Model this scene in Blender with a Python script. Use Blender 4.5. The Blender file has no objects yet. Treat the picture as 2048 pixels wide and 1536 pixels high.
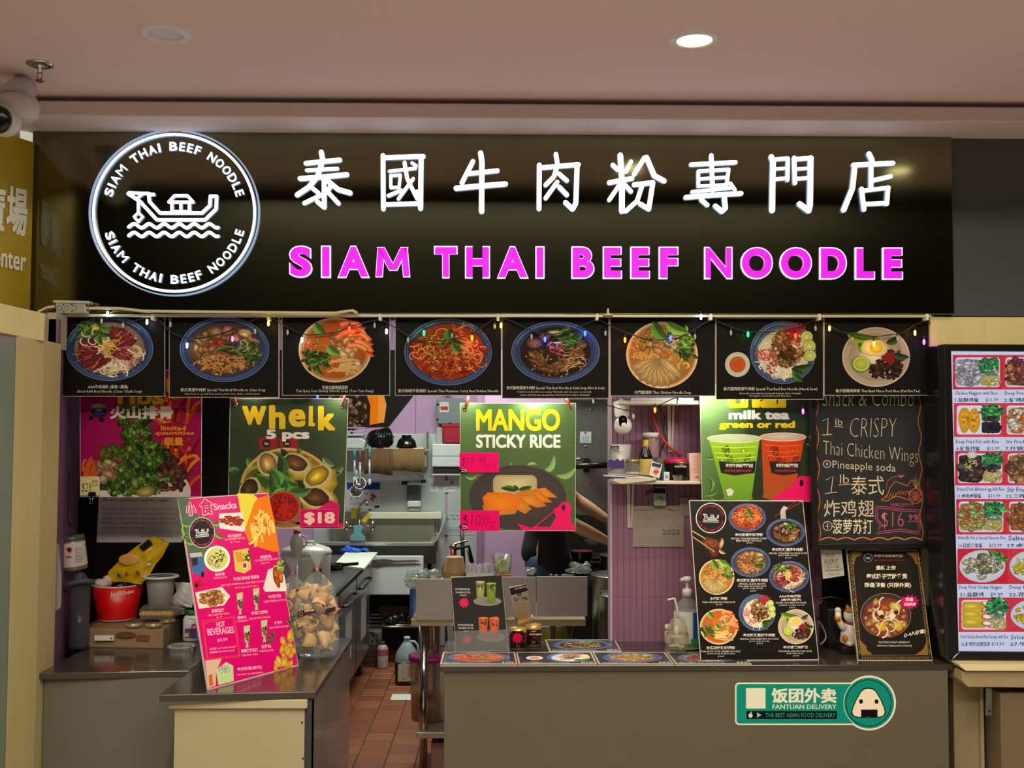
import bpy, bmesh, math, random
import numpy as np
from mathutils import Vector, Matrix
R = random.Random(7)
PI = math.pi
COL = bpy.context.scene.collection
SC = bpy.context.scene

# ---------------------------------------------------------------- camera
EYE = Vector((0.0, 0.0, 1.65)); FPX = 2100.0
cam_d = bpy.data.cameras.new('camera'); cam = bpy.data.objects.new('camera', cam_d); COL.objects.link(cam)
cam_d.sensor_width = 36.0; cam_d.lens = 36.0 * FPX / 2048.0; cam_d.clip_start = 0.05; cam_d.clip_end = 60
CR = Matrix.Rotation(-math.radians(0.71), 3, 'Z') @ Matrix.Rotation(math.radians(90 + 2.73), 3, 'X') @ Matrix.Rotation(0.0028, 3, 'Z')
cam.matrix_world = Matrix.Translation(EYE) @ CR.to_4x4()
SC.camera = cam
# ---------------------------------------------------------------- world, exposure
SC.view_settings.view_transform = 'Standard'; SC.view_settings.look = 'None'
SC.view_settings.gamma = 1.0; SC.view_settings.exposure = 0.0; SC.view_settings.use_curve_mapping = False
W = bpy.data.worlds.new('mall_air'); SC.world = W; W.use_nodes = True
W.node_tree.nodes['Background'].inputs[0].default_value = (1.0, 0.90, 0.74, 1)
W.node_tree.nodes['Background'].inputs[1].default_value = 0.06
# ---------------------------------------------------------------- lamps of the place, with added fill lamps
def lamp(kind, name, loc, energy, color=(1, 1, 1), size=0.1, size_y=None, target=None, spot=None, blend=0.5):
    d = bpy.data.lights.new(name, kind); d.energy = energy; d.color = color
    if kind == 'AREA':
        d.size = size
        if size_y: d.shape = 'RECTANGLE'; d.size_y = size_y
    else:
        d.shadow_soft_size = size
    if kind == 'SPOT': d.spot_size = math.radians(spot or 60); d.spot_blend = blend
    o = bpy.data.objects.new(name, d); COL.objects.link(o); o.location = loc
    if target is not None:
        o.rotation_euler = (Vector(target) - Vector(loc)).to_track_quat('-Z', 'Y').to_euler()
    return o
lamp('AREA', 'mall_ceiling_and_fill', (0.3, -1.8, 4.5), 200, (1.0, 0.88, 0.68), 6.0, .5, (0.2, 3.8, 1.4))
lamp('AREA', 'mall_ceiling_and_fill', (0.2, 0.6, 4.3), 170, (1.0, 0.88, 0.74), 5.0, 3.0, (0.2, 0.6, 0))  # added fill: lights the floor so it bounces up onto the soffit
lamp('AREA', 'kitchen_light', (-0.5, 6.6, 2.75), 62, (0.93, 1.0, 0.90), 1.2, 0.5, (-0.5, 6.6, 0))
lamp('AREA', 'kitchen_light', (0.9, 7.0, 2.7), 16, (0.95, 1.0, 0.88), 0.8, 0.4, (0.8, 7.0, 0))
lamp('SPOT', 'downlight_beam', (0.612, 3.28, 2.86), 38, (1.0, 0.80, 0.52), 0.05, None, (0.612, 3.35, 0), 110, 0.8)
lamp('SPOT', 'downlight_beam', (1.87, 3.28, 2.86), 30, (1.0, 0.80, 0.52), 0.05, None, (1.87, 3.35, 0), 110, 0.8)

lamp('SPOT', 'added_front_spot', (-0.3, 0.2, 4.3), 300, (1.0, 0.92, 0.8), 0.08, None, (-0.85, 3.65, 1.0), 17, 0.6)  # added spot that brightens the pink snack board, no fitting behind it

# ---------------------------------------------------------------- pixel measurements turned into points
def ray(px, py): return CR @ Vector(((px - 1024) / FPX, -(py - 768) / FPX, -1.0))
def P(px, py, Y):
    r = ray(px, py); return EYE + r * (Y / r.y)
def PZ(px, py, z):
    r = ray(px, py); return EYE + r * ((z - EYE.z) / r.z)
def para(bl, br, tl, tr):
    """top-edge vector h of a flat board whose bottom corners bl, br are known and whose top corners are seen at pixels tl, tr"""
    A = []; b = []
    for base, px in ((bl, tl), (br, tr)):
        r = ray(*px); K = np.array([[0, -r.z, r.y], [r.z, 0, -r.x], [-r.y, r.x, 0]])
        A.append(K); b.append(-K @ np.array(base - EYE))
    h = np.linalg.lstsq(np.vstack(A), np.hstack(b), rcond=None)[0]
    return Vector(h)

# ---------------------------------------------------------------- colour and materials
def lin(c): return tuple((x / 255 / 12.92) if x / 255 <= 0.04045 else ((x / 255 + 0.055) / 1.055) ** 2.4 for x in c)
_M = {}
def mat(rgb, rough=0.5, metal=0.0, noise=0.06, scale=30.0, bump=0.0, stretch=None, emit=0.0, alpha=1.0, coat=0.0, spec=0.5):
    key = (rgb, rough, metal, noise, scale, bump, stretch, emit, alpha, coat, spec)
    if key in _M: return _M[key]
    m = bpy.data.materials.new('finish'); m.use_nodes = True; nt = m.node_tree; N = nt.nodes; L = nt.links
    b = N['Principled BSDF']; c = lin(rgb)
    b.inputs['Roughness'].default_value = rough; b.inputs['Metallic'].default_value = metal
    b.inputs['Specular IOR Level'].default_value = spec
    if coat: b.inputs['Coat Weight'].default_value = coat; b.inputs['Coat Roughness'].default_value = 0.05
    b.inputs['Base Color'].default_value = (*c, 1)
    if noise or bump:
        tc = N.new('ShaderNodeTexCoord'); mp = N.new('ShaderNodeMapping'); nz = N.new('ShaderNodeTexNoise')
        nz.inputs['Scale'].default_value = scale; nz.inputs['Detail'].default_value = 4
        if stretch: mp.inputs['Scale'].default_value = stretch
        L.new(tc.outputs['Object'], mp.inputs[0]); L.new(mp.outputs[0], nz.inputs['Vector'])
        if noise:
            mx = N.new('ShaderNodeMix'); mx.data_type = 'RGBA'
            mx.inputs[6].default_value = (*[x * (1 - noise) for x in c], 1); mx.inputs[7].default_value = (*[min(1, x * (1 + noise)) for x in c], 1)
            L.new(nz.outputs['Fac'], mx.inputs[0]); L.new(mx.outputs[2], b.inputs['Base Color'])
        if bump:
            bp = N.new('ShaderNodeBump'); bp.inputs['Strength'].default_value = bump; bp.inputs['Distance'].default_value = 0.004
            L.new(nz.outputs['Fac'], bp.inputs['Height']); L.new(bp.outputs[0], b.inputs['Normal'])
    if emit:
        for l_ in list(b.inputs['Base Color'].links): L.remove(l_)
        b.inputs['Base Color'].default_value = (*[x * .03 for x in c], 1)
        b.inputs['Emission Color'].default_value = (*c, 1); b.inputs['Emission Strength'].default_value = emit
    if alpha < 1:
        b.inputs['Alpha'].default_value = alpha
    _M[key] = m; return m
def print_mat(rough=0.4, emit=0.0, spec=0.12, ribs=0.0):
    key = ('print', rough, emit, spec, ribs)
    if key in _M: return _M[key]
    m = bpy.data.materials.new('printed_colour'); m.use_nodes = True; N = m.node_tree.nodes; L = m.node_tree.links
    b = N['Principled BSDF']; at = N.new('ShaderNodeAttribute'); at.attribute_name = 'Col'
    b.inputs['Roughness'].default_value = rough; b.inputs['Specular IOR Level'].default_value = spec
    if emit:
        b.inputs['Base Color'].default_value = (0.01, 0.01, 0.01, 1)
        L.new(at.outputs['Color'], b.inputs['Emission Color']); b.inputs['Emission Strength'].default_value = emit
    else:
        L.new(at.outputs['Color'], b.inputs['Base Color'])
    if ribs:
        tc = N.new('ShaderNodeTexCoord'); wv = N.new('ShaderNodeTexWave'); wv.bands_direction = 'Z'; wv.inputs['Scale'].default_value = ribs
        bp = N.new('ShaderNodeBump'); bp.inputs['Strength'].default_value = 0.25; bp.inputs['Distance'].default_value = 0.002
        L.new(tc.outputs['Object'], wv.inputs['Vector']); L.new(wv.outputs['Fac'], bp.inputs['Height']); L.new(bp.outputs[0], b.inputs['Normal'])
    _M[key] = m; return m
def film(rgb=(235, 240, 245), alpha=0.12, rough=0.08, bump=0.6, scale=18.0):
    """clear plastic film, transparent with real gloss"""
    alpha *= .5; key = ('film', rgb, alpha, rough, bump, scale)
    if key in _M: return _M[key]
    m = bpy.data.materials.new('clear_film'); m.use_nodes = True; N = m.node_tree.nodes; L = m.node_tree.links
    N.remove(N['Principled BSDF']); out = N['Material Output']
    tr = N.new('ShaderNodeBsdfTransparent'); gl = N.new('ShaderNodeBsdfGlossy'); df = N.new('ShaderNodeBsdfDiffuse')
    gl.inputs['Roughness'].default_value = rough; df.inputs['Color'].default_value = (*lin(rgb), 1)
    tr.inputs['Color'].default_value = (*[0.5 + 0.5 * x for x in lin(rgb)], 1)
    m1 = N.new('ShaderNodeMixShader'); m2 = N.new('ShaderNodeMixShader'); lw = N.new('ShaderNodeLayerWeight'); lw.inputs['Blend'].default_value = 0.35
    L.new(lw.outputs['Facing'], m1.inputs[0]); L.new(df.outputs[0], m1.inputs[1]); L.new(gl.outputs[0], m1.inputs[2])
    ma = N.new('ShaderNodeMath'); ma.operation = 'MULTIPLY_ADD'; ma.inputs[1].default_value = 0.28; ma.inputs[2].default_value = alpha; ma.use_clamp = True
    L.new(lw.outputs['Facing'], ma.inputs[0]); L.new(ma.outputs[0], m2.inputs[0]); L.new(tr.outputs[0], m2.inputs[1]); L.new(m1.outputs[0], m2.inputs[2])
    if bump:
        nz = N.new('ShaderNodeTexNoise'); nz.inputs['Scale'].default_value = scale; tc = N.new('ShaderNodeTexCoord'); L.new(tc.outputs['Object'], nz.inputs['Vector'])
        bp = N.new('ShaderNodeBump'); bp.inputs['Strength'].default_value = bump; bp.inputs['Distance'].default_value = 0.02
        L.new(nz.outputs['Fac'], bp.inputs['Height']); L.new(bp.outputs[0], gl.inputs['Normal'])
    L.new(m2.outputs[0], out.inputs['Surface']); _M[key] = m; return m

# ---------------------------------------------------------------- objects
def thing(name, label, cat, loc=(0, 0, 0), group=None, kind=None):
    o = bpy.data.objects.new(name, None); COL.objects.link(o); o.location = loc; o.empty_display_size = 0.05
    o['label'] = label; o['category'] = cat
    if group: o['group'] = group
    if kind: o['kind'] = kind
    return o
def wloc(o):
    v = Vector((0, 0, 0))
    while o is not None: v = v + o.location; o = o.parent
    return v
class MB:
    def __init__(s): s.v = []; s.f = []; s.m = []; s.sm = []
    def add(s, vs, fs, m=0, sm=False):
        n = len(s.v); s.v += [tuple(x) for x in vs]; s.f += [tuple(i + n for i in f) for f in fs]; s.m += [m] * len(fs); s.sm += [sm] * len(fs); return s
    def box(s, x0, x1, y0, y1, z0, z1, m=0):
        return s.add([(x0, y0, z0), (x1, y0, z0), (x1, y1, z0), (x0, y1, z0), (x0, y0, z1), (x1, y0, z1), (x1, y1, z1), (x0, y1, z1)],
                     [(0, 3, 2, 1), (4, 5, 6, 7), (0, 1, 5, 4), (1, 2, 6, 5), (2, 3, 7, 6), (3, 0, 4, 7)], m)
    def slab(s, pts, vec, m=0):
        """closed prism: outline pts (3D, flat) pushed along vec"""
        n = len(pts); vec = Vector(vec); a = [Vector(p) for p in pts]; b = [p + vec for p in a]
        fs = [tuple(range(n)), tuple(reversed(range(n, 2 * n)))] + [(i, i + n, (i + 1) % n + n, (i + 1) % n) for i in range(n)]
        return s.add(a + b, fs, m)
    def lathe(s, prof, c, seg=24, m=0, axis=(0, 0, 1), sx=1.0, sy=1.0, cap=True):
        q = Vector((0, 0, 1)).rotation_difference(Vector(axis).normalized()); c = Vector(c); vs = []; fs = []
        for r, z in prof:
            for k in range(seg):
                t = 2 * PI * k / seg; vs.append(c + q @ Vector((r * math.cos(t) * sx, r * math.sin(t) * sy, z)))
        for i in range(len(prof) - 1):
            for k in range(seg):
                a = i * seg + k; b = i * seg + (k + 1) % seg; fs.append((a, b, b + seg, a + seg))
        s.add(vs, fs, m, True)
        if cap:
            n = len(prof) - 1
            if prof[0][0] > 1e-6: s.add(vs[:seg], [tuple(reversed(range(seg)))], m)
            if prof[n][0] > 1e-6: s.add(vs[n * seg:], [tuple(range(seg))], m)
        return s
    def tube(s, pts, r, seg=8, m=0, closed=False, rs=None):
        pts = [Vector(p) for p in pts]; n = len(pts); vs = []; fs = []; up = None
        for i, p in enumerate(pts):
            d = (pts[(i + 1) % n] - pts[i - 1]) if closed else (pts[min(i + 1, n - 1)] - pts[max(i - 1, 0)])
            d = d.normalized() if d.length > 1e-9 else Vector((0, 0, 1))
            if up is None: up = Vector((0, 0, 1)) if abs(d.z) < 0.9 else Vector((1, 0, 0))
            a = d.cross(up).normalized(); b = a.cross(d).normalized(); up = b
            rr = rs[i] if rs else r
            for k in range(seg):
                t = 2 * PI * k / seg; vs.append(p + a * math.cos(t) * rr + b * math.sin(t) * rr)
        for i in range(n if closed else n - 1):
            for k in range(seg):
                a = i * seg + k; b = i * seg + (k + 1) % seg; j = (i + 1) % n * seg
                fs.append((a, b, j + (k + 1) % seg, j + k))
        s.add(vs, fs, m, True)
        if not closed: s.add(vs[:seg], [tuple(reversed(range(seg)))], m); s.add(vs[-seg:], [tuple(range(seg))], m)
        return s
    def ell(s, c, rx, ry, rz, seg=16, rings=10, m=0, rot=None, jit=0.0, rnd=None):
        c = Vector(c); vs = []; fs = []
        for i in range(rings + 1):
            ph = PI * i / rings
            for k in range(seg):
                t = 2 * PI * k / seg; j = 1 + (rnd.uniform(-jit, jit) if rnd and 0 < i < rings else 0)
                p = Vector((rx * math.sin(ph) * math.cos(t) * j, ry * math.sin(ph) * math.sin(t) * j, rz * math.cos(ph)))
                vs.append(c + (rot @ p if rot else p))
        for i in range(rings):
            for k in range(seg):
                a = i * seg + k; b = i * seg + (k + 1) % seg; fs.append((a, a + seg, b + seg, b))
        return s.add(vs, fs, m, True)
    def build(s, name, mats, parent=None, bevel=0.0, seg=2, weld=True):
        if not isinstance(mats, (list, tuple)): mats = [mats]
        off = wloc(parent) if parent is not None else Vector((0, 0, 0))
        if parent is None and s.v:
            a = np.array(s.v); off = Vector(((a[:, 0].min() + a[:, 0].max()) / 2, (a[:, 1].min() + a[:, 1].max()) / 2, a[:, 2].min()))
        me = bpy.data.meshes.new(name); me.from_pydata([tuple(Vector(p) - off) for p in s.v], [], s.f)
        for m in mats: me.materials.append(m)
        me.polygons.foreach_set('material_index', s.m); me.polygons.foreach_set('use_smooth', s.sm)
        if weld or bevel:
            bm = bmesh.new(); bm.from_mesh(me)
            if weld: bmesh.ops.remove_doubles(bm, verts=bm.verts, dist=1e-6)
            bmesh.ops.recalc_face_normals(bm, faces=bm.faces)
            if bevel:
                es = [e for e in bm.edges if len(e.link_faces) == 2 and e.calc_face_angle(0) > 0.6]
                if es: bmesh.ops.bevel(bm, geom=es, offset=bevel, segments=seg, affect='EDGES', profile=0.5)
            bm.to_mesh(me); bm.free()
        o = bpy.data.objects.new(name, me); COL.objects.link(o)
        if parent is not None: o.parent = parent
        else: o.location = off
        return o
def tag(o, label, cat, group=None, kind=None):
    o['label'] = label; o['category'] = cat
    if group: o['group'] = group
    if kind: o['kind'] = kind
    return o
def struct(name, mb, m, bevel=0.0, label=None):
    o = mb.build(name, m, None, bevel); o['kind'] = 'structure'
    if label: o['label'] = label; o['category'] = 'setting'
    return o
def copy_tree(o, parent=None):
    c = o.copy(); COL.objects.link(c)
    if parent is not None: c.parent = parent
    for ch in list(o.children): copy_tree(ch, c)
    return c

# ---------------------------------------------------------------- glyph outlines from the built-in font
_T = {}
def glyphs(s, off=0.0, res=2, ext=0.0, shear=0.0):
    key = (s, off, res, ext, shear)
    if key not in _T:
        c = bpy.data.curves.new('t', 'FONT'); c.body = s; c.offset = off; c.extrude = ext; c.resolution_u = res; c.shear = shear
        o = bpy.data.objects.new('t', c); m = o.to_mesh()
        vs = np.array([tuple(v.co) for v in m.vertices]).reshape(-1, 3); fs = [tuple(p.vertices) for p in m.polygons]
        o.to_mesh_clear(); bpy.data.objects.remove(o); bpy.data.curves.remove(c)
        _T[key] = (vs, fs)
    return _T[key]
def ribbon(pts, w, closed=False, taper=None):
    """polygons of a stroke: a quad per segment and a round joint"""
    out = []; n = len(pts); seg = n if closed else n - 1
    for i in range(seg):
        (x0, y0), (x1, y1) = pts[i], pts[(i + 1) % n]; d = math.hypot(x1 - x0, y1 - y0) or 1e-6
        nx, ny = -(y1 - y0) / d * w / 2, (x1 - x0) / d * w / 2
        out.append([(x0 + nx, y0 + ny), (x1 + nx, y1 + ny), (x1 - nx, y1 - ny), (x0 - nx, y0 - ny)])
    for i in range(n):
        x, y = pts[i]; out.append([(x + w / 2 * math.cos(2 * PI * k / 8), y + w / 2 * math.sin(2 * PI * k / 8)) for k in range(8)])
    return out
def strip(pts, w, closed=False):
    """one connected strip along pts: left points, right points"""
    n = len(pts); L = []; Rr = []
    ws = w if isinstance(w, (list, tuple)) else [w] * n
    for i in range(n):
        a = pts[i - 1] if (i > 0 or closed) else pts[0]; b = pts[(i + 1) % n] if (i < n - 1 or closed) else pts[-1]
        dx, dy = b[0] - a[0], b[1] - a[1]; d = math.hypot(dx, dy) or 1e-6; h = ws[i] / 2
        L.append((pts[i][0] - dy / d * h, pts[i][1] + dx / d * h)); Rr.append((pts[i][0] + dy / d * h, pts[i][1] - dx / d * h))
    return L, Rr

# ---------------------------------------------------------------- flat print drawn in measured picture units on a real plane
class Art:
    def __init__(s, O, N, gain=1.0, eps=2e-5, base=4e-4):
        s.O = Vector(O); s.N = Vector(N).normalized(); s.pts = []; s.faces = []; s.cols = []; s.n = 0
        s.bb = np.zeros((64, 4)); s.lay = np.zeros(64, int); s.k = 0; s.lv = []; s.gain = gain; s.eps = eps; s.base = base; s.clip = None
        if s.N.dot(EYE - s.O) < 0: s.N = -s.N
    def prim(s, vs, fs, cols):
        a = np.array(vs, float)
        if s.clip:
            a[:, 0] = np.clip(a[:, 0], s.clip[0], s.clip[2]); a[:, 1] = np.clip(a[:, 1], s.clip[1], s.clip[3])
        x0, y0 = a.min(0); x1, y1 = a.max(0)
        if s.k >= len(s.lay): s.bb = np.vstack([s.bb, np.zeros_like(s.bb)]); s.lay = np.hstack([s.lay, np.zeros_like(s.lay)])
        B = s.bb[:s.k]
        hit = (B[:, 0] < x1) & (B[:, 2] > x0) & (B[:, 1] < y1) & (B[:, 3] > y0)
        l = int(s.lay[:s.k][hit].max()) + 1 if hit.any() else 0
        s.bb[s.k] = (x0, y0, x1, y1); s.lay[s.k] = l; s.k += 1
        s.pts.append(a); s.faces += [tuple(i + s.n for i in f) for f in fs]; s.lv.append(np.full(len(a), l))
        if len(cols) == 3 and not hasattr(cols[0], '__len__'): cols = [cols] * len(a)
        s.cols.append(np.array([lin([min(255, x * s.gain) for x in c]) for c in cols])); s.n += len(a)
    def poly(s, pts, col): s.prim(pts, [tuple(range(len(pts)))], col)
    def rect(s, x0, y0, x1, y1, col): s.poly([(x0, y0), (x1, y0), (x1, y1), (x0, y1)], col)
    def quad(s, pts, cols): s.prim(pts, [(0, 1, 2, 3)], cols)
    def fan(s, c, pts, col, ccol=None):
        n = len(pts); s.prim([c] + list(pts), [(0, 1 + i, 1 + (i + 1) % n) for i in range(n)], [ccol or col] + [col] * n)
    def ell(s, cx, cy, rx, ry, col, ccol=None, n=28, rot=0.0):
        c, q = math.cos(rot), math.sin(rot)
        s.fan((cx, cy), [(cx + rx * math.cos(t) * c - ry * math.sin(t) * q, cy + rx * math.cos(t) * q + ry * math.sin(t) * c) for t in (2 * PI * k / n for k in range(n))], col, ccol)
    def ring(s, cx, cy, rx, ry, w, col, n=40, t0=0.0, t1=None):
        full = t1 is None; t1 = 2 * PI if full else t1
        ts = [t0 + (t1 - t0) * k / n for k in range(n + 1)]
        s.line([(cx + rx * math.cos(t), cy + ry * math.sin(t)) for t in ts[:(n if full else n + 1)]], w, col, full)
    def line(s, pts, w, col, closed=False):
        L, Q = strip(pts, w, closed); n = len(pts); fs = [(i, (i + 1) % n, (i + 1) % n + n, i + n) for i in range(n if closed else n - 1)]
        s.prim(L + Q, fs, col)
    def text(s, t, x, y, w, h, col, off=0.0, ax=(1, 0), ay=(0, 1), res=2, shear=0.0):
        if off >= .02 and (h or 20) > 11:
            o2 = off * .8; W_ = w or 0
            g = glyphs(t, 0, res + 2, 0.0, shear)[0]; sc_ = (w or h) / ((g[:, 0].max() - g[:, 0].min()) if w else (g[:, 1].max() - g[:, 1].min())); dy = o2 * (h / (g[:, 1].max() - g[:, 1].min()) if h else sc_); dx = o2 * sc_
            for i, j in ((-1, -1), (1, -1), (-1, 1), (1, 1), (-1.3, 0), (1.3, 0), (0, 0)):
                u, v = dx * (1.3 + i), dy * (1 + j)
                s.text(t, x + u * ax[0] + v * ay[0], y + u * ax[1] + v * ay[1], w - 2.6 * dx if w else None, h - 2 * dy if h else None, col, 0, ax, ay, res + 2, shear)
            return
        vs, fs = glyphs(t, off, res, 0.0, shear)
        if len(vs) == 0: return
        lo = vs.min(0); hi = vs.max(0); sx = w / (hi[0] - lo[0]) if w else None; sy = h / (hi[1] - lo[1]) if h else sx
        sx = sx or sy; u = (vs[:, 0] - lo[0]) * sx; v = (hi[1] - vs[:, 1]) * sy
        s.prim(np.stack([x + u * ax[0] + v * ay[0], y + u * ax[1] + v * ay[1]], 1), fs, col)
    def build(s, name, parent, m=None):
        pts = np.vstack(s.pts); cols = np.vstack(s.cols); lv = np.hstack(s.lv)
        d = np.stack([(pts[:, 0] - 1024) / FPX, -(pts[:, 1] - 768) / FPX, -np.ones(len(pts))], 1) @ np.array(CR).T
        N = np.array(s.N); t = (np.array(s.O) - np.array(EYE)) @ N / (d @ N)
        W3 = np.array(EYE) + d * t[:, None] + N[None] * (s.base + lv[:, None] * s.eps) - np.array(wloc(parent))[None]
        me = bpy.data.meshes.new(name); me.from_pydata(W3.tolist(), [], s.faces)
        at = me.color_attributes.new('Col', 'FLOAT_COLOR', 'POINT')
        at.data.foreach_set('color', np.hstack([cols, np.ones((len(cols), 1))]).astype(np.float32).ravel())
        me.materials.append(m or print_mat())
        o = bpy.data.objects.new(name, me); COL.objects.link(o); o.parent = parent
        return o
# ---------------------------------------------------------------- printed food
def jit(c, d, r): k = r.uniform(-d, d); return tuple(max(0, min(255, x + k + r.uniform(-d, d) * 0.3)) for x in c)
class Food:
    """draws in the unit disc and maps it to an ellipse of the print"""
    def __init__(s, a, cx, cy, rx, ry, rot=0.0, seed=1, dens=1.0, gain=1.0):
        s.a = a; s.c = (cx, cy); s.r = (rx, ry); s.q = (math.cos(rot), math.sin(rot)); s.R = random.Random(seed); s.d = dens; s.g = gain
    def m(s, x, y):
        u = x * s.q[0] - y * s.q[1]; v = x * s.q[1] + y * s.q[0]; return (s.c[0] + u * s.r[0], s.c[1] + v * s.r[1])
    def k(s, c): return tuple(min(255, x * s.g) for x in c)
    def disc(s, x, y, r, col, ccol=None, ry=None, n=26):
        ry = ry or r; s.a.fan(s.m(x, y), [s.m(x + r * math.cos(t), y + ry * math.sin(t)) for t in (2 * PI * i / n for i in range(n))], s.k(col), s.k(ccol or col))
    def ring(s, r, w, col, t0=0, t1=None, x=0, y=0):
        n = 36; full = t1 is None; t1 = 2 * PI if full else t1
        ts = [t0 + (t1 - t0) * i / n for i in range(n if full else n + 1)]
        s.a.line([s.m(x + r * math.cos(t), y + r * math.sin(t)) for t in ts], w * s.r[1], s.k(col), full)
    def blob(s, x, y, r, col, asp=1.0, rot=None, jt=0.25, n=9, sh=0.55):
        rot = s.R.uniform(0, PI) if rot is None else rot; p = []
        for i in range(n):
            t = 2 * PI * i / n; q = r * (1 + s.R.uniform(-jt, jt)); u, v = q * math.cos(t), q * math.sin(t) * asp
            p.append(s.m(x + u * math.cos(rot) - v * math.sin(rot), y + u * math.sin(rot) + v * math.cos(rot)))
        s.a.fan(s.m(x, y), p, s.k([c * sh for c in col]), s.k([min(255, c * 1.12) for c in col]))
    def leaf(s, x, y, ln, rot, col, w=0.36):
        ts = [0, .12, .3, .5, .7, .88, 1]; ws = [0, .6, .95, 1, .8, .4, 0]; up = []; dn = []
        c, q = math.cos(rot), math.sin(rot)
        for t, h in zip(ts, ws):
            for lst, sg in ((up, 1), (dn, -1)):
                u, v = t * ln, sg * h * w * ln / 2 + 0.12 * ln * math.sin(t * PI)
                lst.append(s.m(x + u * c - v * q, y + u * q + v * c))
        n = len(ts); dk = s.k([k * .65 for k in col]); lt = s.k([min(255, k * 1.25) for k in col])
        mid = [((a[0] + b[0]) / 2, (a[1] + b[1]) / 2) for a, b in zip(up, dn)]
        s.a.prim(up + mid, [(i, i + 1, i + 1 + n, i + n) for i in range(n - 1)], [lt] * n + [s.k(col)] * n)
        s.a.prim(mid + dn, [(i, i + 1, i + 1 + n, i + n) for i in range(n - 1)], [dk] * n + [dk] * n)
    def strand(s, x, y, ln, rot, curv, w, col):
        p = []; t = rot
        for i in range(7):
            p.append(s.m(x, y)); x += ln / 6 * math.cos(t); y += ln / 6 * math.sin(t); t += curv / 6
        s.a.line(p, w * s.r[1], s.k(col))
    def lime(s, x, y, r, col=(150, 175, 60)):
        s.disc(x, y, r, (95, 120, 30), (95, 120, 30)); s.disc(x, y, r * .87, (215, 220, 150)); s.disc(x, y, r * .76, col, (190, 200, 100))
        for i in range(8):
            t = PI * i / 4 + .2; s.a.line([s.m(x, y), s.m(x + r * .75 * math.cos(t), y + r * .75 * math.sin(t))], r * .07 * s.r[1], s.k((215, 220, 150)))
    def where(s, x, y, r):
        t = s.R.uniform(0, 2 * PI); q = r * math.sqrt(s.R.random()); return x + q * math.cos(t), y + q * math.sin(t)
    def heap(s, x, y, r, n, size, cols, asp=0.6, jt=0.3, sh=0.5, ry=None, lim=0.8):
        for i in range(int(n * s.d)):
            u, v = s.where(0, 0, 1); u = x + u * r; v = y + v * (ry or r)
            if math.hypot(u, v) > lim: continue
            s.blob(u, v, size * s.R.uniform(.6, 1.3), jit(s.R.choice(cols), 14, s.R), asp, None, jt, sh=sh)
    def noodles(s, x, y, r, n, cols, w=0.03, ln=0.5, ry=None, lim=0.8):
        for i in range(int(n * s.d)):
            u, v = s.where(0, 0, 1); u = x + u * r; v = y + v * (ry or r)
            if math.hypot(u, v) > lim - .08: continue
            s.strand(u, v, ln * s.R.uniform(.5, 1), s.R.uniform(0, 2 * PI), s.R.uniform(1.5, 4) * s.R.choice((-1, 1)), w, jit(s.R.choice(cols), 14, s.R))
    def greens(s, x, y, r, n, size, cols=((60, 95, 35), (85, 125, 45), (45, 75, 28)), ry=None):
        for i in range(int(n * s.d)):
            u, v = s.where(0, 0, 1); s.leaf(x + u * r, y + v * (ry or r), size * s.R.uniform(.6, 1.2), s.R.uniform(0, 2 * PI), jit(s.R.choice(cols), 12, s.R), .5)
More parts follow.
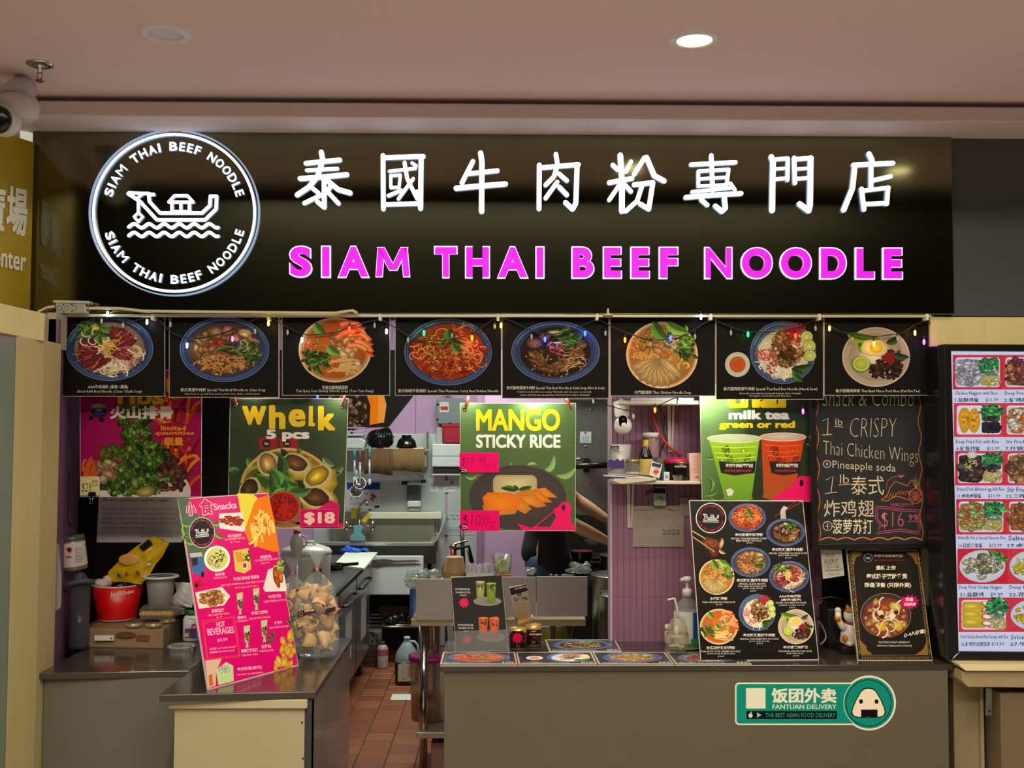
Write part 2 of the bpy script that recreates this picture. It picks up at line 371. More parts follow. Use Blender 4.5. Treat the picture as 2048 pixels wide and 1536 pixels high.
def bowl(a, cx, cy, rx, ry, kind, seed=1, dens=1.0, gain=1.0, rot=0.0):
    f = Food(a, cx, cy, rx, ry, rot, seed, dens, gain); Rr = f.R
    def blue():
        f.disc(0, 0, 1, (42, 56, 92), (60, 78, 120), n=40); f.ring(.985, .025, (96, 118, 158)); f.ring(.93, .03, (70, 90, 132)); f.ring(.88, .02, (84, 104, 146), .6, 2.6); f.ring(.9, .025, (104, 128, 168), 3.4, 5.6); f.ring(.84, .02, (38, 48, 76))
    def cream():
        f.disc(0, 0, 1, (196, 160, 112), (160, 100, 50), n=40); f.ring(.975, .03, (222, 196, 152)); f.ring(.9, .03, (150, 100, 52))
    if kind == 'raw':
        blue(); f.disc(0, 0, .8, (120, 95, 70), (180, 160, 130))
        f.noodles(.35, .35, .55, 120, [(226, 216, 190), (205, 192, 160), (238, 230, 208)], .035, .5)
        for i in range(13):
            t = 2.05 + i * .14; f.blob(.42 * math.cos(t) - .02, .42 * math.sin(t) + .1, .33, jit((128, 34, 42), 14, Rr), .32, t + .5, .12, 10, .7)
        for i in range(7):
            t = -1.25 + i * .17; f.blob(.42 * math.cos(t) - .02, .42 * math.sin(t), .31, jit((135, 44, 50), 14, Rr), .34, t - .5, .12, 10, .7)
        f.blob(.25, .15, .3, (130, 36, 42), .6, .4, .12, 10, .75)
        for i in range(int(70 * dens)):
            t = Rr.uniform(-1.3, 4.0); q = Rr.uniform(.2, .68); f.strand(q * math.cos(t), q * math.sin(t) + .05, .2, t + Rr.uniform(-.4, .4), .4, .014, jit((205, 130, 125), 20, Rr))
        f.noodles(.0, -.1, .22, 40, [(215, 170, 60), (230, 190, 90), (190, 140, 40)], .025, .3)
        f.greens(-.38, -.5, .26, 26, .28); f.blob(-.33, -.66, .14, (190, 175, 55), .7); f.noodles(-.3, -.2, .3, 8, [(225, 220, 190)], .03, .35)
    elif kind == 'clear':
        blue(); f.disc(0, 0, .8, (82, 52, 26), (130, 88, 42)); f.heap(0, .05, .74, 130, .1, [(150, 100, 52), (176, 122, 66), (120, 76, 38), (188, 140, 84)], .6)
        f.noodles(.0, .45, .6, 60, [(200, 150, 92), (176, 124, 70)], .028, .3, ry=.3)
        f.blob(-.2, -.55, .17, (176, 128, 92), .9); f.blob(.08, -.6, .15, (184, 136, 98), .9); f.blob(-.45, -.3, .14, (168, 118, 76), .8)
        f.heap(-.1, -.05, .22, 16, .08, [(176, 42, 34), (198, 70, 48)], .4); f.greens(.5, .1, .26, 30, .2); f.greens(.15, -.1, .2, 12, .22)
        f.noodles(.5, -.15, .2, 5, [(190, 180, 140)], .025, .25); f.blob(.45, -.5, .2, (206, 186, 88), .6, .5); f.blob(.45, -.47, .13, (226, 210, 120), .6, .5)
    elif kind == 'tomyum':
        cream(); f.disc(0, 0, .87, (165, 78, 24), (200, 110, 40), n=36); f.noodles(0, .4, .7, 20, [(222, 140, 60), (180, 90, 30)], .05, .6, lim=.85)
        f.heap(.3, -.25, .4, 34, .13, [(222, 178, 110), (236, 200, 140), (205, 140, 70)], .8, lim=.84)
        for x, y, ro in ((.15, -.75, .1), (.45, -.5, .5), (.55, -.25, .7), (.35, -.1, .3), (.05, -.35, -.3)):
            f.strand(x, y, .6, ro - .6, 1.3, .17, (214, 104, 52)); f.strand(x, y - .02, .55, ro - .6, 1.3, .08, (240, 158, 106)); f.leaf(x + .5 * math.cos(ro), y + .5 * math.sin(ro), .2, ro, (226, 92, 50), .6)
        f.greens(-.5, .25, .33, 40, .26); f.heap(-.5, -.2, .24, 26, .07, [(226, 110, 40), (236, 140, 60)], .3)
        for i in range(12):
            x, y = -.15 + Rr.uniform(-.1, .3), .3 + i * .035; f.strand(x, y, .55, Rr.uniform(-.4, .3), Rr.uniform(-.4, .4), .07, jit((214, 176, 110), 16, Rr)); f.disc(x + .54, y + .05, .06, (176, 132, 70), (222, 190, 130), n=10)
        f.leaf(-.55, -.85, .5, .9, (95, 150, 60), .55); f.leaf(-.2, -.15, .45, .7, (110, 160, 66), .6); f.blob(.62, .42, .11, (235, 225, 215), .6, .4)
    elif kind == 'masaman':
        blue(); f.disc(0, 0, .83, (150, 44, 16), (120, 34, 14), n=36); f.heap(-.5, -.2, .3, 18, .16, [(170, 44, 20), (150, 34, 16)], .6)
        f.noodles(.05, .05, .78, 210, [(196, 92, 34), (220, 130, 60), (170, 60, 24), (210, 150, 84), (140, 40, 18)], .03, .5)
        f.heap(-.05, .1, .45, 60, .06, [(190, 120, 50), (130, 60, 24), (206, 140, 64)], .35); f.noodles(.5, 0, .3, 30, [(226, 160, 100), (200, 110, 60)], .03, .4)
        f.heap(-.1, .55, .5, 30, .08, [(150, 40, 16), (190, 80, 30)], .5, ry=.22)
        f.leaf(.02, -.7, .42, 1.3, (70, 112, 40), .6); f.leaf(-.04, -.42, .3, 2.0, (88, 130, 48), .5); f.leaf(.1, -.3, .4, 1.0, (74, 118, 46), .5); f.leaf(.1, -.35, .3, .4, (60, 96, 36), .5)
    elif kind == 'dark':
        blue(); f.disc(0, 0, .8, (34, 20, 10), (52, 32, 16), n=36); f.heap(0, .3, .7, 60, .08, [(70, 42, 22), (100, 64, 34)], .5)
        for i in range(26):
            t = .1 + i * .115; q = Rr.uniform(.35, .6); f.blob(q * math.cos(t), q * math.sin(t) + .02, .17, jit((136, 90, 46), 18, Rr), .45, t + Rr.uniform(-.3, .3) + 1.2, .2, 9, .42)
        f.heap(.5, -.1, .2, 12, .12, [(150, 104, 56), (124, 82, 40)]); f.blob(-.48, -.3, .17, (140, 92, 76), .9); f.blob(-.22, -.5, .15, (146, 98, 84), .9)
        f.noodles(.45, .3, .35, 26, [(176, 130, 80), (206, 170, 120)], .02, .3); f.greens(.25, -.42, .28, 34, .24); f.blob(.0, -.62, .17, (206, 196, 96), .5, .1); f.heap(0, -.12, .2, 22, .09, [(176, 34, 40), (200, 80, 100), (220, 200, 200)], .25)
        f.heap(0, .2, .7, 40, .022, [(220, 190, 130), (190, 150, 90)], .9)
    elif kind == 'chicken':
        cream(); f.disc(0, 0, .88, (150, 100, 36), (186, 136, 60), n=36); f.noodles(-.3, -.2, .55, 50, [(206, 160, 84), (186, 136, 60)], .035, .4, lim=.86)
        f.heap(-.45, -.45, .3, 16, .13, [(190, 150, 70), (170, 130, 56)]); f.noodles(.5, .4, .3, 14, [(214, 180, 110)], .03, .3)
        for i in range(9):
            t = 2.75 - i * .26; f.blob(-.08 + .40 * math.cos(t), .1 + .44 * math.sin(t), .44, jit((206, 172, 112), 8, Rr), .3, t + .1, .08, 12, .62)
            f.strand(-.08 + .15 * math.cos(t - .1), .1 + .2 * math.sin(t - .1), .5, t + .1, .2, .02, (150, 112, 60))
        f.blob(-.1, -.12, .2, (196, 140, 96), .6, .5, .12); f.heap(.1, .0, .14, 14, .07, [(214, 96, 40), (230, 130, 60)], .5); f.greens(.65, -.1, .22, 30, .22); f.greens(.45, -.55, .3, 22, .3, [(96, 150, 40), (70, 120, 34), (130, 180, 70)])
        f.leaf(-.25, -1.02, .75, .95, (84, 128, 40), .45); f.leaf(.1, -1.0, .7, .5, (120, 170, 56), .45); f.blob(.3, -.28, .3, (150, 150, 70), .35, .1); f.noodles(.3, -.4, .16, 14, [(196, 110, 60), (226, 180, 140)], .03, .2)
    elif kind == 'dry':
        blue(); f.disc(0, 0, .86, (60, 80, 112), (200, 190, 168), n=36); f.disc(.02, .05, .78, (190, 182, 160), (214, 206, 186), n=30)
        f.noodles(-.2, .2, .6, 120, [(220, 214, 192), (200, 190, 164), (236, 230, 212)], .028, .4, lim=.82)
        f.heap(.12, -.15, .46, 110, .12, [(140, 98, 56), (110, 74, 40), (170, 124, 76), (188, 146, 94)], .6, ry=.58); f.heap(.15, .1, .3, 30, .08, [(84, 54, 28), (100, 66, 34)])
        f.noodles(-.48, .05, .22, 26, [(180, 44, 40), (206, 90, 80)], .03, .25); f.heap(-.3, .5, .18, 16, .07, [(184, 50, 44), (206, 100, 90)], .3)
        f.lime(.72, -.5, .19); f.lime(.8, -.2, .2); f.lime(.82, .1, .19); f.leaf(.28, .5, .6, -.2, (50, 82, 34), .4); f.leaf(.3, .55, .5, .9, (60, 96, 40), .4); f.leaf(.25, .5, .4, .4, (44, 76, 32), .4)
        for i in range(6): f.strand(.4, -.5, .45, -2.6 + i * .32, .3, .07, (160, 30, 40))
    elif kind == 'pork':
        f.disc(0, 0, 1, (168, 150, 130), (186, 170, 150), n=40); f.ring(.97, .03, (200, 186, 168)); f.disc(0, 0, .8, (150, 132, 112), (190, 176, 158), n=36)
        f.leaf(-.85, -.75, 1.0, .15, (120, 150, 44), .42); f.leaf(-.55, -.45, .5, .6, (96, 128, 40), .6); f.blob(-.05, .0, .45, (206, 196, 176), .7, .2, .08, 14, .85)
        f.heap(.3, .4, .5, 150, .07, [(60, 34, 26), (44, 24, 18), (84, 50, 38)], .6, ry=.32, lim=.9); f.heap(.5, .05, .28, 60, .07, [(60, 34, 26), (76, 44, 32)], .6)
        f.blob(-.05, -.3, .4, (224, 206, 152), .72, .1, .06, 16, .85); f.disc(.0, -.3, .2, (196, 160, 40), (226, 196, 80), ry=.17)
        f.disc(-.45, .25, .28, (104, 128, 34)); f.disc(-.44, .23, .24, (196, 204, 120)); f.disc(-.44, .23, .2, (150, 166, 56), (186, 196, 90))
        for i in range(8): f.strand(.15, .0, .42, -.5 + i * .16, .3, .05, (130, 26, 36))
        f.leaf(.5, -.1, .5, .2, (44, 74, 34), .45); f.leaf(.3, -.45, .45, -.6, (50, 80, 36), .5)
    elif kind == 'hotpot':
        f.disc(0, 0, 1, (60, 44, 40), (40, 30, 28), n=40); f.ring(.985, .02, (150, 140, 134)); f.disc(0, .1, .9, (110, 44, 40), (150, 100, 60), n=36)
        f.heap(0, .1, .78, 60, .14, [(196, 150, 84), (214, 176, 112), (160, 70, 50), (140, 50, 46)], .7, lim=.88)
        for x, y, t in ((.35, -.42, .3), (.5, .45, .9), (-.15, .5, .5)):
            f.blob(x, y, .25, (214, 176, 30), .72, t, .06, 10, .8)
            for i in range(5): f.strand(x - .16 + i * .07, y - .14, .3, 1.5, 0, .015, (170, 130, 16))
        for i in range(14): f.strand(*f.where(0, 0, .6), .6, Rr.uniform(0, 6), 2.2, .07, jit((214, 196, 170), 18, Rr))
        f.blob(-.05, -.35, .2, (190, 90, 50), .8); f.disc(-.2, -.12, .11, (220, 206, 160), n=12); f.disc(.25, .02, .13, (226, 214, 176), n=12); f.disc(-.15, .08, .1, (60, 16, 16), n=12); f.disc(.4, -.15, .09, (66, 18, 16), n=12)
    elif kind == 'wonton':
        f.disc(0, 0, 1, (240, 236, 220), n=36); f.disc(0, .0, .82, (196, 190, 90), (226, 220, 140), n=30); f.heap(-.1, .2, .5, 14, .2, [(236, 226, 160), (222, 206, 130)], .8, ry=.4); f.greens(.1, -.15, .45, 34, .2); f.heap(0, -.05, .25, 20, .06, [(200, 150, 90), (120, 80, 40)])
    return f
BOAT = [([(985, 715), (1095, 838), (1430, 838), (1508, 760), (1512, 668), (1468, 668), (1465, 735), (1410, 788), (1115, 788), (1042, 705), (1038, 655), (1072, 655)], 24, False),
        ([(895, 650), (985, 712)], 26, False), ([(900, 642), (990, 648), (1040, 648)], 22, False), ([(960, 680), (1000, 648)], 18, False), ([(965, 712), (965, 785)], 20, False),
        ([(965, 785), (935, 815), (965, 852), (995, 815)], 18, True), ([(1178, 710), (1218, 664), (1308, 664), (1348, 710)], 22, True),
        ([(1200, 715), (1200, 775)], 22, False), ([(1262, 715), (1262, 775)], 20, False), ([(1322, 715), (1322, 775)], 22, False), ([(1205, 775), (1330, 775)], 16, False)]
for wy in (880, 942): BOAT.append(([(898 + i * 13, wy + 15 * math.sin(i * 13 / 630 * 2 * PI * 6 + 2.5)) for i in range(49)], 24, False))
BOAT = [([((x - 1215) / 597, (y - 787) / 597) for x, y in p], w / 597, c) for p, w, c in BOAT]
ARCT = 'SIAM THAI BEEF NOODLE'
def arc_letters():
    wt = {'I': .5, ' ': .75, 'M': 1.3, 'L': .85, 'E': .85, 'F': .85}; ws = [wt.get(c, 1.05) for c in ARCT]; tot = sum(ws); out = []
    for up in (True, False):
        u = 0
        for c, w in zip(ARCT, ws):
            t = (u + w / 2) / tot; u += w
            if c == ' ': continue
            ang = math.radians(166 - 152 * t) if up else math.radians(-164 + 150 * t)
            out.append((c, ang, up, w / tot))
    return out
def logo(a, cx, cy, rx, ry, col=(235, 235, 235), tcol=(200, 40, 60), disc=(24, 20, 20), ringc=(235, 235, 235), tilt=0.0, text=True):
    c, q = math.cos(tilt), math.sin(tilt)
    M = lambda x, y: (cx + (x * c - y * q) * rx, cy + (x * q + y * c) * ry)
    if disc: a.fan((cx, cy), [M(math.cos(2 * PI * i / 32), math.sin(2 * PI * i / 32)) for i in range(32)], disc)
    if ringc: a.line([M(.97 * math.cos(2 * PI * i / 40), .97 * math.sin(2 * PI * i / 40)) for i in range(40)], .06 * ry, ringc, True)
    for p, w, cl in BOAT:
        a.line([M(x, y) for x, y in p], w * ry, col, cl)
    if text:
        for ch, ang, up, w in arc_letters():
            r = .8; x, y = r * math.cos(ang), -r * math.sin(ang); rt = (PI / 2 - ang) if up else (-PI / 2 - ang)
            h = .11; wd = .10 if ch != 'I' else .03
            ux, uy = math.cos(rt), math.sin(rt); vx, vy = -uy, ux
            x0 = x - ux * wd / 2 - vx * h / 2; y0 = y - uy * wd / 2 - vy * h / 2
            X0 = M(x0, y0); AX = (M(x0 + ux, y0 + uy)[0] - X0[0], M(x0 + ux, y0 + uy)[1] - X0[1]); AY = (M(x0 + vx, y0 + vy)[0] - X0[0], M(x0 + vx, y0 + vy)[1] - X0[1])
            a.text(ch, X0[0], X0[1], wd, h, tcol, .02, AX, AY, 1)
# ---------------------------------------------------------------- setting
def vx(px, Y, py=868): return P(px, py, Y).x
def vz(py, Y, px=1000): return P(px, py, Y).z
CEIL = mat((228, 206, 208), .85, noise=.03, scale=60, bump=.05)
FASC = mat((214, 200, 204), .6, noise=.02)
STEEL = mat((150, 150, 146), .32, 1.0, noise=.10, scale=12, bump=.02, stretch=(1, 1, 14))
STEELD = mat((96, 98, 94), .38, 1.0, noise=.14, scale=10, stretch=(1, 1, 12))
PURP = mat((186, 150, 182), .7, noise=.05, scale=14, bump=.04)
BLACK = mat((14, 13, 13), .55, noise=.2, spec=.2)
BLACKG = mat((12, 12, 12), .2, noise=.1)
WHITE = mat((226, 224, 214), .5, noise=.03)
COUNTER = mat((56, 51, 44), .16, 0.0, noise=.12, scale=55, coat=.25)
GREY = mat((96, 92, 82), .5, noise=.05, scale=9)
CREAM = mat((206, 196, 156), .5, noise=.04, scale=8)
WOOD = mat((214, 200, 142), .45, noise=.09, scale=7, bump=.06, stretch=(6, 6, .6))
CZ = .80
CEILZ = EYE.z + 1.234
struct('floor', MB().box(-6, 6, -5, 4.6, -.05, 0), mat((205, 192, 174), .35, noise=.08, scale=4))
struct('wall_mall', MB().box(-6, 6, -5.05, -5, 0, 4.6), mat((44, 32, 24), .7, noise=.1, scale=2))
struct('ceiling_mall', MB().box(-6, 6, -5, 2.84, 4.6, 4.65), mat((40, 36, 32), .8))
struct('ceiling', MB().box(-4, 4, 2.86, 3.96, CEILZ, CEILZ + .12), CEIL)
struct('trim_1', MB().box(vx(34, 3.86), 4, 3.86, 4.3, vz(208, 3.86), CEILZ + .1), CEIL, .004)
struct('trim_2', MB().box(vx(-300, 3.83), 4, 3.80, 4.35, vz(242, 3.83), vz(212, 3.83)), FASC, .006)
m = MB(); a0, a1 = P(-10, 176, 3.5), P(38, 212, 3.8)
m.slab([P(-140, 120, 3.3), P(44, 214, 3.8), P(20, 240, 3.8), P(-140, 190, 3.3)], (0, .1, 0)); struct('trim_3', m, FASC)
# mall upper ceiling behind the viewer side of the soffit
struct('wall_soffit', MB().box(-4, 4, 2.84, 2.86, CEILZ, 4.6), mat((30, 28, 26), .7))
# kitchen shell
KB = 8.3
m = MB().box(-2.6, 2.6, KB, KB + .05, 0, 3.0); kw = struct('wall_back', m, PURP)
for x0, x1 in ((-1.45, -1.02), (-1.0, -.42), (-.4, -.12)):
    MB().box(x0, x1, KB - .012, KB, .0, 1.648).build('panel', mat((196, 206, 198), .4, .3, noise=.1, scale=5, bump=.03), kw, .002)
for zj in (2.02,):
    MB().box(-2.6, 2.6, KB - .004, KB, zj, zj + .006).build('joint', mat((150, 112, 140), .7), kw)
for xj in (-.66, .04): MB().box(xj, xj + .006, KB - .004, KB, 1.65, 3).build('joint', mat((150, 112, 140), .7), kw)
struct('ceiling_kitchen', MB().box(-2.6, 2.6, 4.6, KB, 2.8, 2.85), mat((190, 190, 180), .8))
struct('wall_left_kitchen', MB().box(-2.65, -2.6, 4.2, KB, 0, 2.8), PURP)
struct('wall_right_kitchen', MB().box(2.6, 2.65, 4.2, KB, 0, 2.8), PURP)
struct('wall_header', MB().box(-1.66, 2.6, 4.18, 4.24, vz(640, 4.2), 3.0), BLACK)
# kitchen floor with quarry tiles, each its own piece
kf = struct('floor_kitchen', MB().box(-2.6, 2.6, 4.6, KB, -.04, -.003), mat((40, 28, 22), .8))
T1 = [mat((128, 72, 42), .42, noise=.12, scale=20), mat((118, 64, 38), .45, noise=.12, scale=16), mat((136, 80, 48), .4, noise=.1, scale=18)]
tm = []
for i, tmat in enumerate(T1):
    q = MB().slab([(kf.location.x + a_, kf.location.y + b_, kf.location.z) for a_, b_ in ((-.0735, -.0735), (.0735, -.0735), (.0735, .0735), (-.0735, .0735))], (0, 0, -.02)).build('tile', tmat, kf, .0015, 1); tm.append(q)
first = True; cnt = 0
for j in range(22):
    for i in range(12):
        x = -1.25 + i * .152 + (0 if i % 2 == 0 else 0) ; y = 4.9 + j * .152 + (.076 if i % 2 else 0)
        if x > .15 and y > 6.0: continue
        k = R.randrange(3)
        o = tm[k] if tm[k].location.length == 0 else tm[k].copy()
        if o is not tm[k]: COL.objects.link(o)
        o.location = Vector((x, y, R.uniform(-.0008, .0004))) - kf.location; cnt += 1
# purple panelled wall behind the counter, right
PW = 4.36
pw = struct('wall_right', MB().box(vx(1222, PW), vx(1640, PW), PW, PW + .08, 0, vz(640, PW)), mat((140, 98, 124), .6, noise=.05))
for i in range(34):
    xa = vx(1222, PW) + i * (vx(1640, PW) - vx(1222, PW)) / 34
    MB().box(xa + .0012, xa + (vx(1640, PW) - vx(1222, PW)) / 34 - .0012, PW - .004, PW, CZ, vz(640, PW)).build('slat', mat((140, 98, 124), .55, noise=.06, scale=9), pw)
for zz in (1115, 1192): MB().box(vx(1222, PW), vx(1640, PW), PW - .0055, PW - .0035, vz(zz, PW), vz(zz, PW) + .003).build('joint', mat((140, 104, 130), .6), pw)
MB().box(vx(1222, PW) - .006, vx(1222, PW) + .003, PW - .01, PW + .08, CZ, vz(640, PW)).build('edge_trim', mat((190, 165, 180), .5), pw)
struct('wall_right_dark', MB().box(vx(1640, PW) + .001, vx(1850, PW), PW, PW + .08, 0, vz(640, PW)), BLACK)
struct('trim_4', MB().box(vx(1850, 4.3), vx(1874, 4.3), 4.2, 4.44, CZ, vz(640, 4.3)), CREAM, .003)
struct('wall_right_cream', MB().box(vx(1874, 4.2), 2.6, 4.2, 4.26, 0, vz(640, 4.2)), mat((186, 172, 138), .6, noise=.04))
# black back wall over the left counter and purple side wall
BW = 4.55
struct('wall_left_black', MB().box(vx(160, BW), vx(520, BW), BW, BW + .06, 0, vz(640, BW)), mat((12, 11, 12), .5, noise=.2, spec=.2))
struct('wall_left', MB().slab([P(113, 868, 3.9).xy.to_3d(), (vx(160, BW), BW, 0), (vx(160, BW) - .03, BW + .05, 0), (P(113, 868, 3.9).x - .05, 3.9, 0)], (0, 0, vz(642, 3.9))), mat((120, 82, 118), .6))
# timber post and beam at the left
m = MB(); pcx = vx(84, 3.76)
m.slab([(pcx, 3.76, 0), (pcx, 3.91, 0), (pcx - .09, 3.91, 0), (vx(27, 3.6), 3.6, 0)], (0, 0, vz(684, 3.76)))
struct('column_left', m, mat((196, 180, 128), .5, noise=.08, scale=7, bump=.05, stretch=(5, 5, .5)), .004)
m = MB(); m.slab([(vx(25, 3.63), 3.64, 0), (vx(26.5, 3.6), 3.61, 0), (vx(-120, 3.3), 3.3, 0), (vx(-120, 3.3) - .1, 3.4, 0)], (0, 0, vz(684, 3.7)))
struct('window_1', m, mat((120, 132, 118), .2, noise=.1, scale=3))
m = MB(); m.slab([P(88, 683, 3.74), P(90, 627, 3.74), P(-130, 576, 3.32), P(-130, 640, 3.32)], (-.045, .14, 0)); struct('beam_left', m, WOOD, .003)
m = MB().box(vx(90, 3.9), vx(107, 3.9), 3.9, 4.0, vz(700, 3.9), vz(629, 3.9)); struct('trim_5', m, mat((170, 160, 134), .5))
m = MB().box(vx(1864, 4.02), 2.6, 4.02, 4.1, vz(700, 4.02), vz(630, 4.02)); struct('trim_6', m, WOOD)
m = MB().box(vx(1905, 4.02), 2.6, 4.02, 4.1, vz(628, 4.02), vz(244, 4.02)); o = struct('wall_upper_right', m, mat((74, 80, 82), .28, noise=.05, scale=3))
m = MB().slab([P(40, 285, 3.99), P(61, 285, 4.02), P(64, 232, 4.02), P(40, 232, 3.99)], (0, .05, 0)); struct('trim_7', m, mat((250, 246, 206), .5, emit=.55))  # the strip's bright lit look is put in as emission
# ---------------------------------------------------------------- the big illuminated sign
SY = 4.0
sign = thing('shop_sign', 'long glossy black illuminated sign over the stall with white characters and pink capitals', 'sign', P(985, 625, SY + .05))
m = MB(); m.slab([P(58, 626, SY), P(1909, 629, SY), P(1903, 248, SY), P(66, 234, SY)], (0, .14, 0))
m.build('panel', mat((122, 122, 98), .12, 1.0, noise=.12, scale=3), sign, .003)
LW = mat((255, 255, 255), .3, emit=2.2, noise=0); LS = mat((170, 195, 235), .3, emit=.7, noise=0)
LP = mat((250, 0, 246), .5, emit=.93, noise=0); LV = mat((235, 225, 255), .3, emit=1.3, noise=0)
def px_prism(m, poly, yf, yb, mi=0):
    n = len(poly); ar = sum(poly[i][0] * poly[(i + 1) % n][1] - poly[(i + 1) % n][0] * poly[i][1] for i in range(n))
    if ar > 0: poly = poly[::-1]
    F_ = [P(x, y, yf) for x, y in poly]; B_ = [Vector((p.x, yb, p.z)) for p in F_]
    m.add(F_ + B_, [tuple(range(n))], mi); m.add(F_ + B_, [(i, i + n, (i + 1) % n + n, (i + 1) % n) for i in range(n)], 1)
K = {
 'a': [
  [[(95, 140), (190, 130), (300, 120)], 28], [[(100, 182), (285, 172)], 22], [[(60, 232), (200, 222), (342, 208)], 30],
  [[(188, 72), (197, 120), (165, 220), (110, 285), (42, 330)], 30], [[(205, 228), (290, 298), (362, 318)], 30], [[(205, 240), (206, 405), (165, 372)], 28],
  [[(135, 290), (170, 318)], 26], [[(86, 380), (185, 332)], 26], [[(252, 262), (225, 310), (292, 382)], 26], 0,
  [[(560, 92), (562, 415)], 28], [[(560, 106), (803, 98)], 28], [[(790, 100), (786, 412)], 30], [[(565, 388), (790, 382)], 26], [[(598, 188), (755, 170)], 19],
  [[(607, 212), (607, 288)], 18], [[(605, 215), (665, 210), (656, 284), (607, 286)], 18], [[(592, 335), (672, 302)], 22], [[(690, 136), (705, 230), (765, 352), (763, 310)], 24], [[(742, 232), (652, 355)], 20], [[(735, 138), (760, 155)], 20], 0,
  [[(1102, 128), (1035, 258)], 28], [[(1080, 202), (1250, 184)], 27], [[(1000, 290), (1150, 276), (1298, 264)], 31], [[(1148, 78), (1156, 130), (1154, 430)], 32], 0,
  [[(1502, 150), (1500, 414)], 29], [[(1505, 167), (1738, 147)], 28], [[(1730, 147), (1722, 380), (1702, 416), (1660, 376)], 30], [[(1602, 85), (1612, 150), (1590, 220), (1540, 270)], 27], [[(1620, 202), (1668, 244)], 26], [[(1610, 252), (1540, 350)], 26], [[(1622, 282), (1668, 330)], 28]],
 'b': [
  [[(62, 217), (86, 240)], 22], [[(150, 200), (125, 250)], 20], [[(45, 302), (155, 282)], 23], [[(98, 170), (107, 300), (106, 440)], 27], [[(95, 312), (45, 385)], 21], [[(120, 312), (150, 345)], 21],
  [[(215, 182), (165, 262)], 23], [[(225, 180), (262, 268), (310, 294)], 25], [[(165, 312), (256, 302), (236, 430), (195, 405)], 23], [[(205, 312), (180, 390), (125, 440)], 22], 0,
  [[(440, 215), (655, 204)], 21], [[(538, 170), (545, 340)], 21], [[(475, 247), (475, 320)], 17], [[(475, 247), (622, 238), (612, 314)], 17], [[(480, 284), (612, 276)], 15], [[(480, 319), (612, 312)], 15], [[(445, 347), (635, 327)], 17], [[(630, 305), (652, 336)], 17],
  [[(415, 373), (550, 362), (682, 354)], 23], [[(600, 360), (606, 425), (588, 442), (558, 415)], 24], [[(490, 385), (518, 410)], 22], 0,
  [[(828, 178), (836, 200), (832, 436)], 27], [[(836, 190), (908, 185), (906, 290)], 19], [[(840, 237), (900, 232)], 15], [[(840, 286), (905, 280)], 17], [[(938, 182), (942, 304)], 21], [[(940, 189), (1022, 183)], 21], [[(1018, 183), (1015, 410), (1008, 438), (965, 405)], 27], [[(945, 237), (1010, 232)], 15], [[(945, 284), (1010, 279)], 17], 0,
  [[(1300, 163), (1315, 195)], 25], [[(1225, 217), (1415, 208)], 23], [[(1232, 217), (1220, 330), (1178, 434)], 25], [[(1310, 230), (1310, 335)], 22], [[(1315, 292), (1405, 272)], 21], [[(1264, 332), (1276, 432)], 22], [[(1265, 342), (1395, 326)], 19], [[(1392, 326), (1386, 405)], 21], [[(1275, 406), (1388, 401)], 20]]}
YF, YB = SY - .013, SY - .0005
for key, ox, oy, sc in (('a', 580, 280, 3.0118), ('b', 1200, 240, 2.415)):
    m = MB()
    for st in K[key] + [0]:
        if st == 0:
            m.build('letter', [LW, LS], sign, weld=False); m = MB(); continue
        pts, w = st
        for poly in ribbon([(ox + x / sc, oy + y / sc) for x, y in pts], w / sc): px_prism(m, poly, YF, YB)
def solid_text(m, ch, x, y, w, h, yf, yb, mi=0, side=1, off=0.02, ax=(1, 0), ay=(0, 1), grow=0.0, res=6):
    vs, fs = glyphs(ch, off, res, .5); lo = vs.min(0); hi = vs.max(0)
    x -= grow * (ax[0] + ay[0]); y -= grow * (ax[1] + ay[1]); w += 2 * grow; h += 2 * grow
    V = []
    for p in vs:
        u = (p[0] - lo[0]) / (hi[0] - lo[0]) * w; v = (hi[1] - p[1]) / (hi[1] - lo[1]) * h
        q = P(x + u * ax[0] + v * ay[0], y + u * ax[1] + v * ay[1], yf)
        V.append(q if p[2] > 0 else Vector((q.x, yb, q.z)))
    front = [f for f in fs if all(vs[i][2] > 0 for i in f)]; rest = [f for f in fs if not all(vs[i][2] > 0 for i in f)]
    m.add(V, front, mi); m.add(V, rest, side)
LET = [('S', 579, 623), ('I', 643, 660), ('A', 676, 738), ('M', 751, 820), ('T', 869, 914), ('H', 931, 979), ('A', 995, 1056), ('I', 1072, 1088), ('B', 1144, 1188), ('E', 1207, 1243), ('E', 1262, 1299), ('F', 1319, 1356),
       ('N', 1410, 1464), ('O', 1483, 1545), ('O', 1561, 1623), ('D', 1641, 1693), ('L', 1712, 1749), ('E', 1767, 1805)]
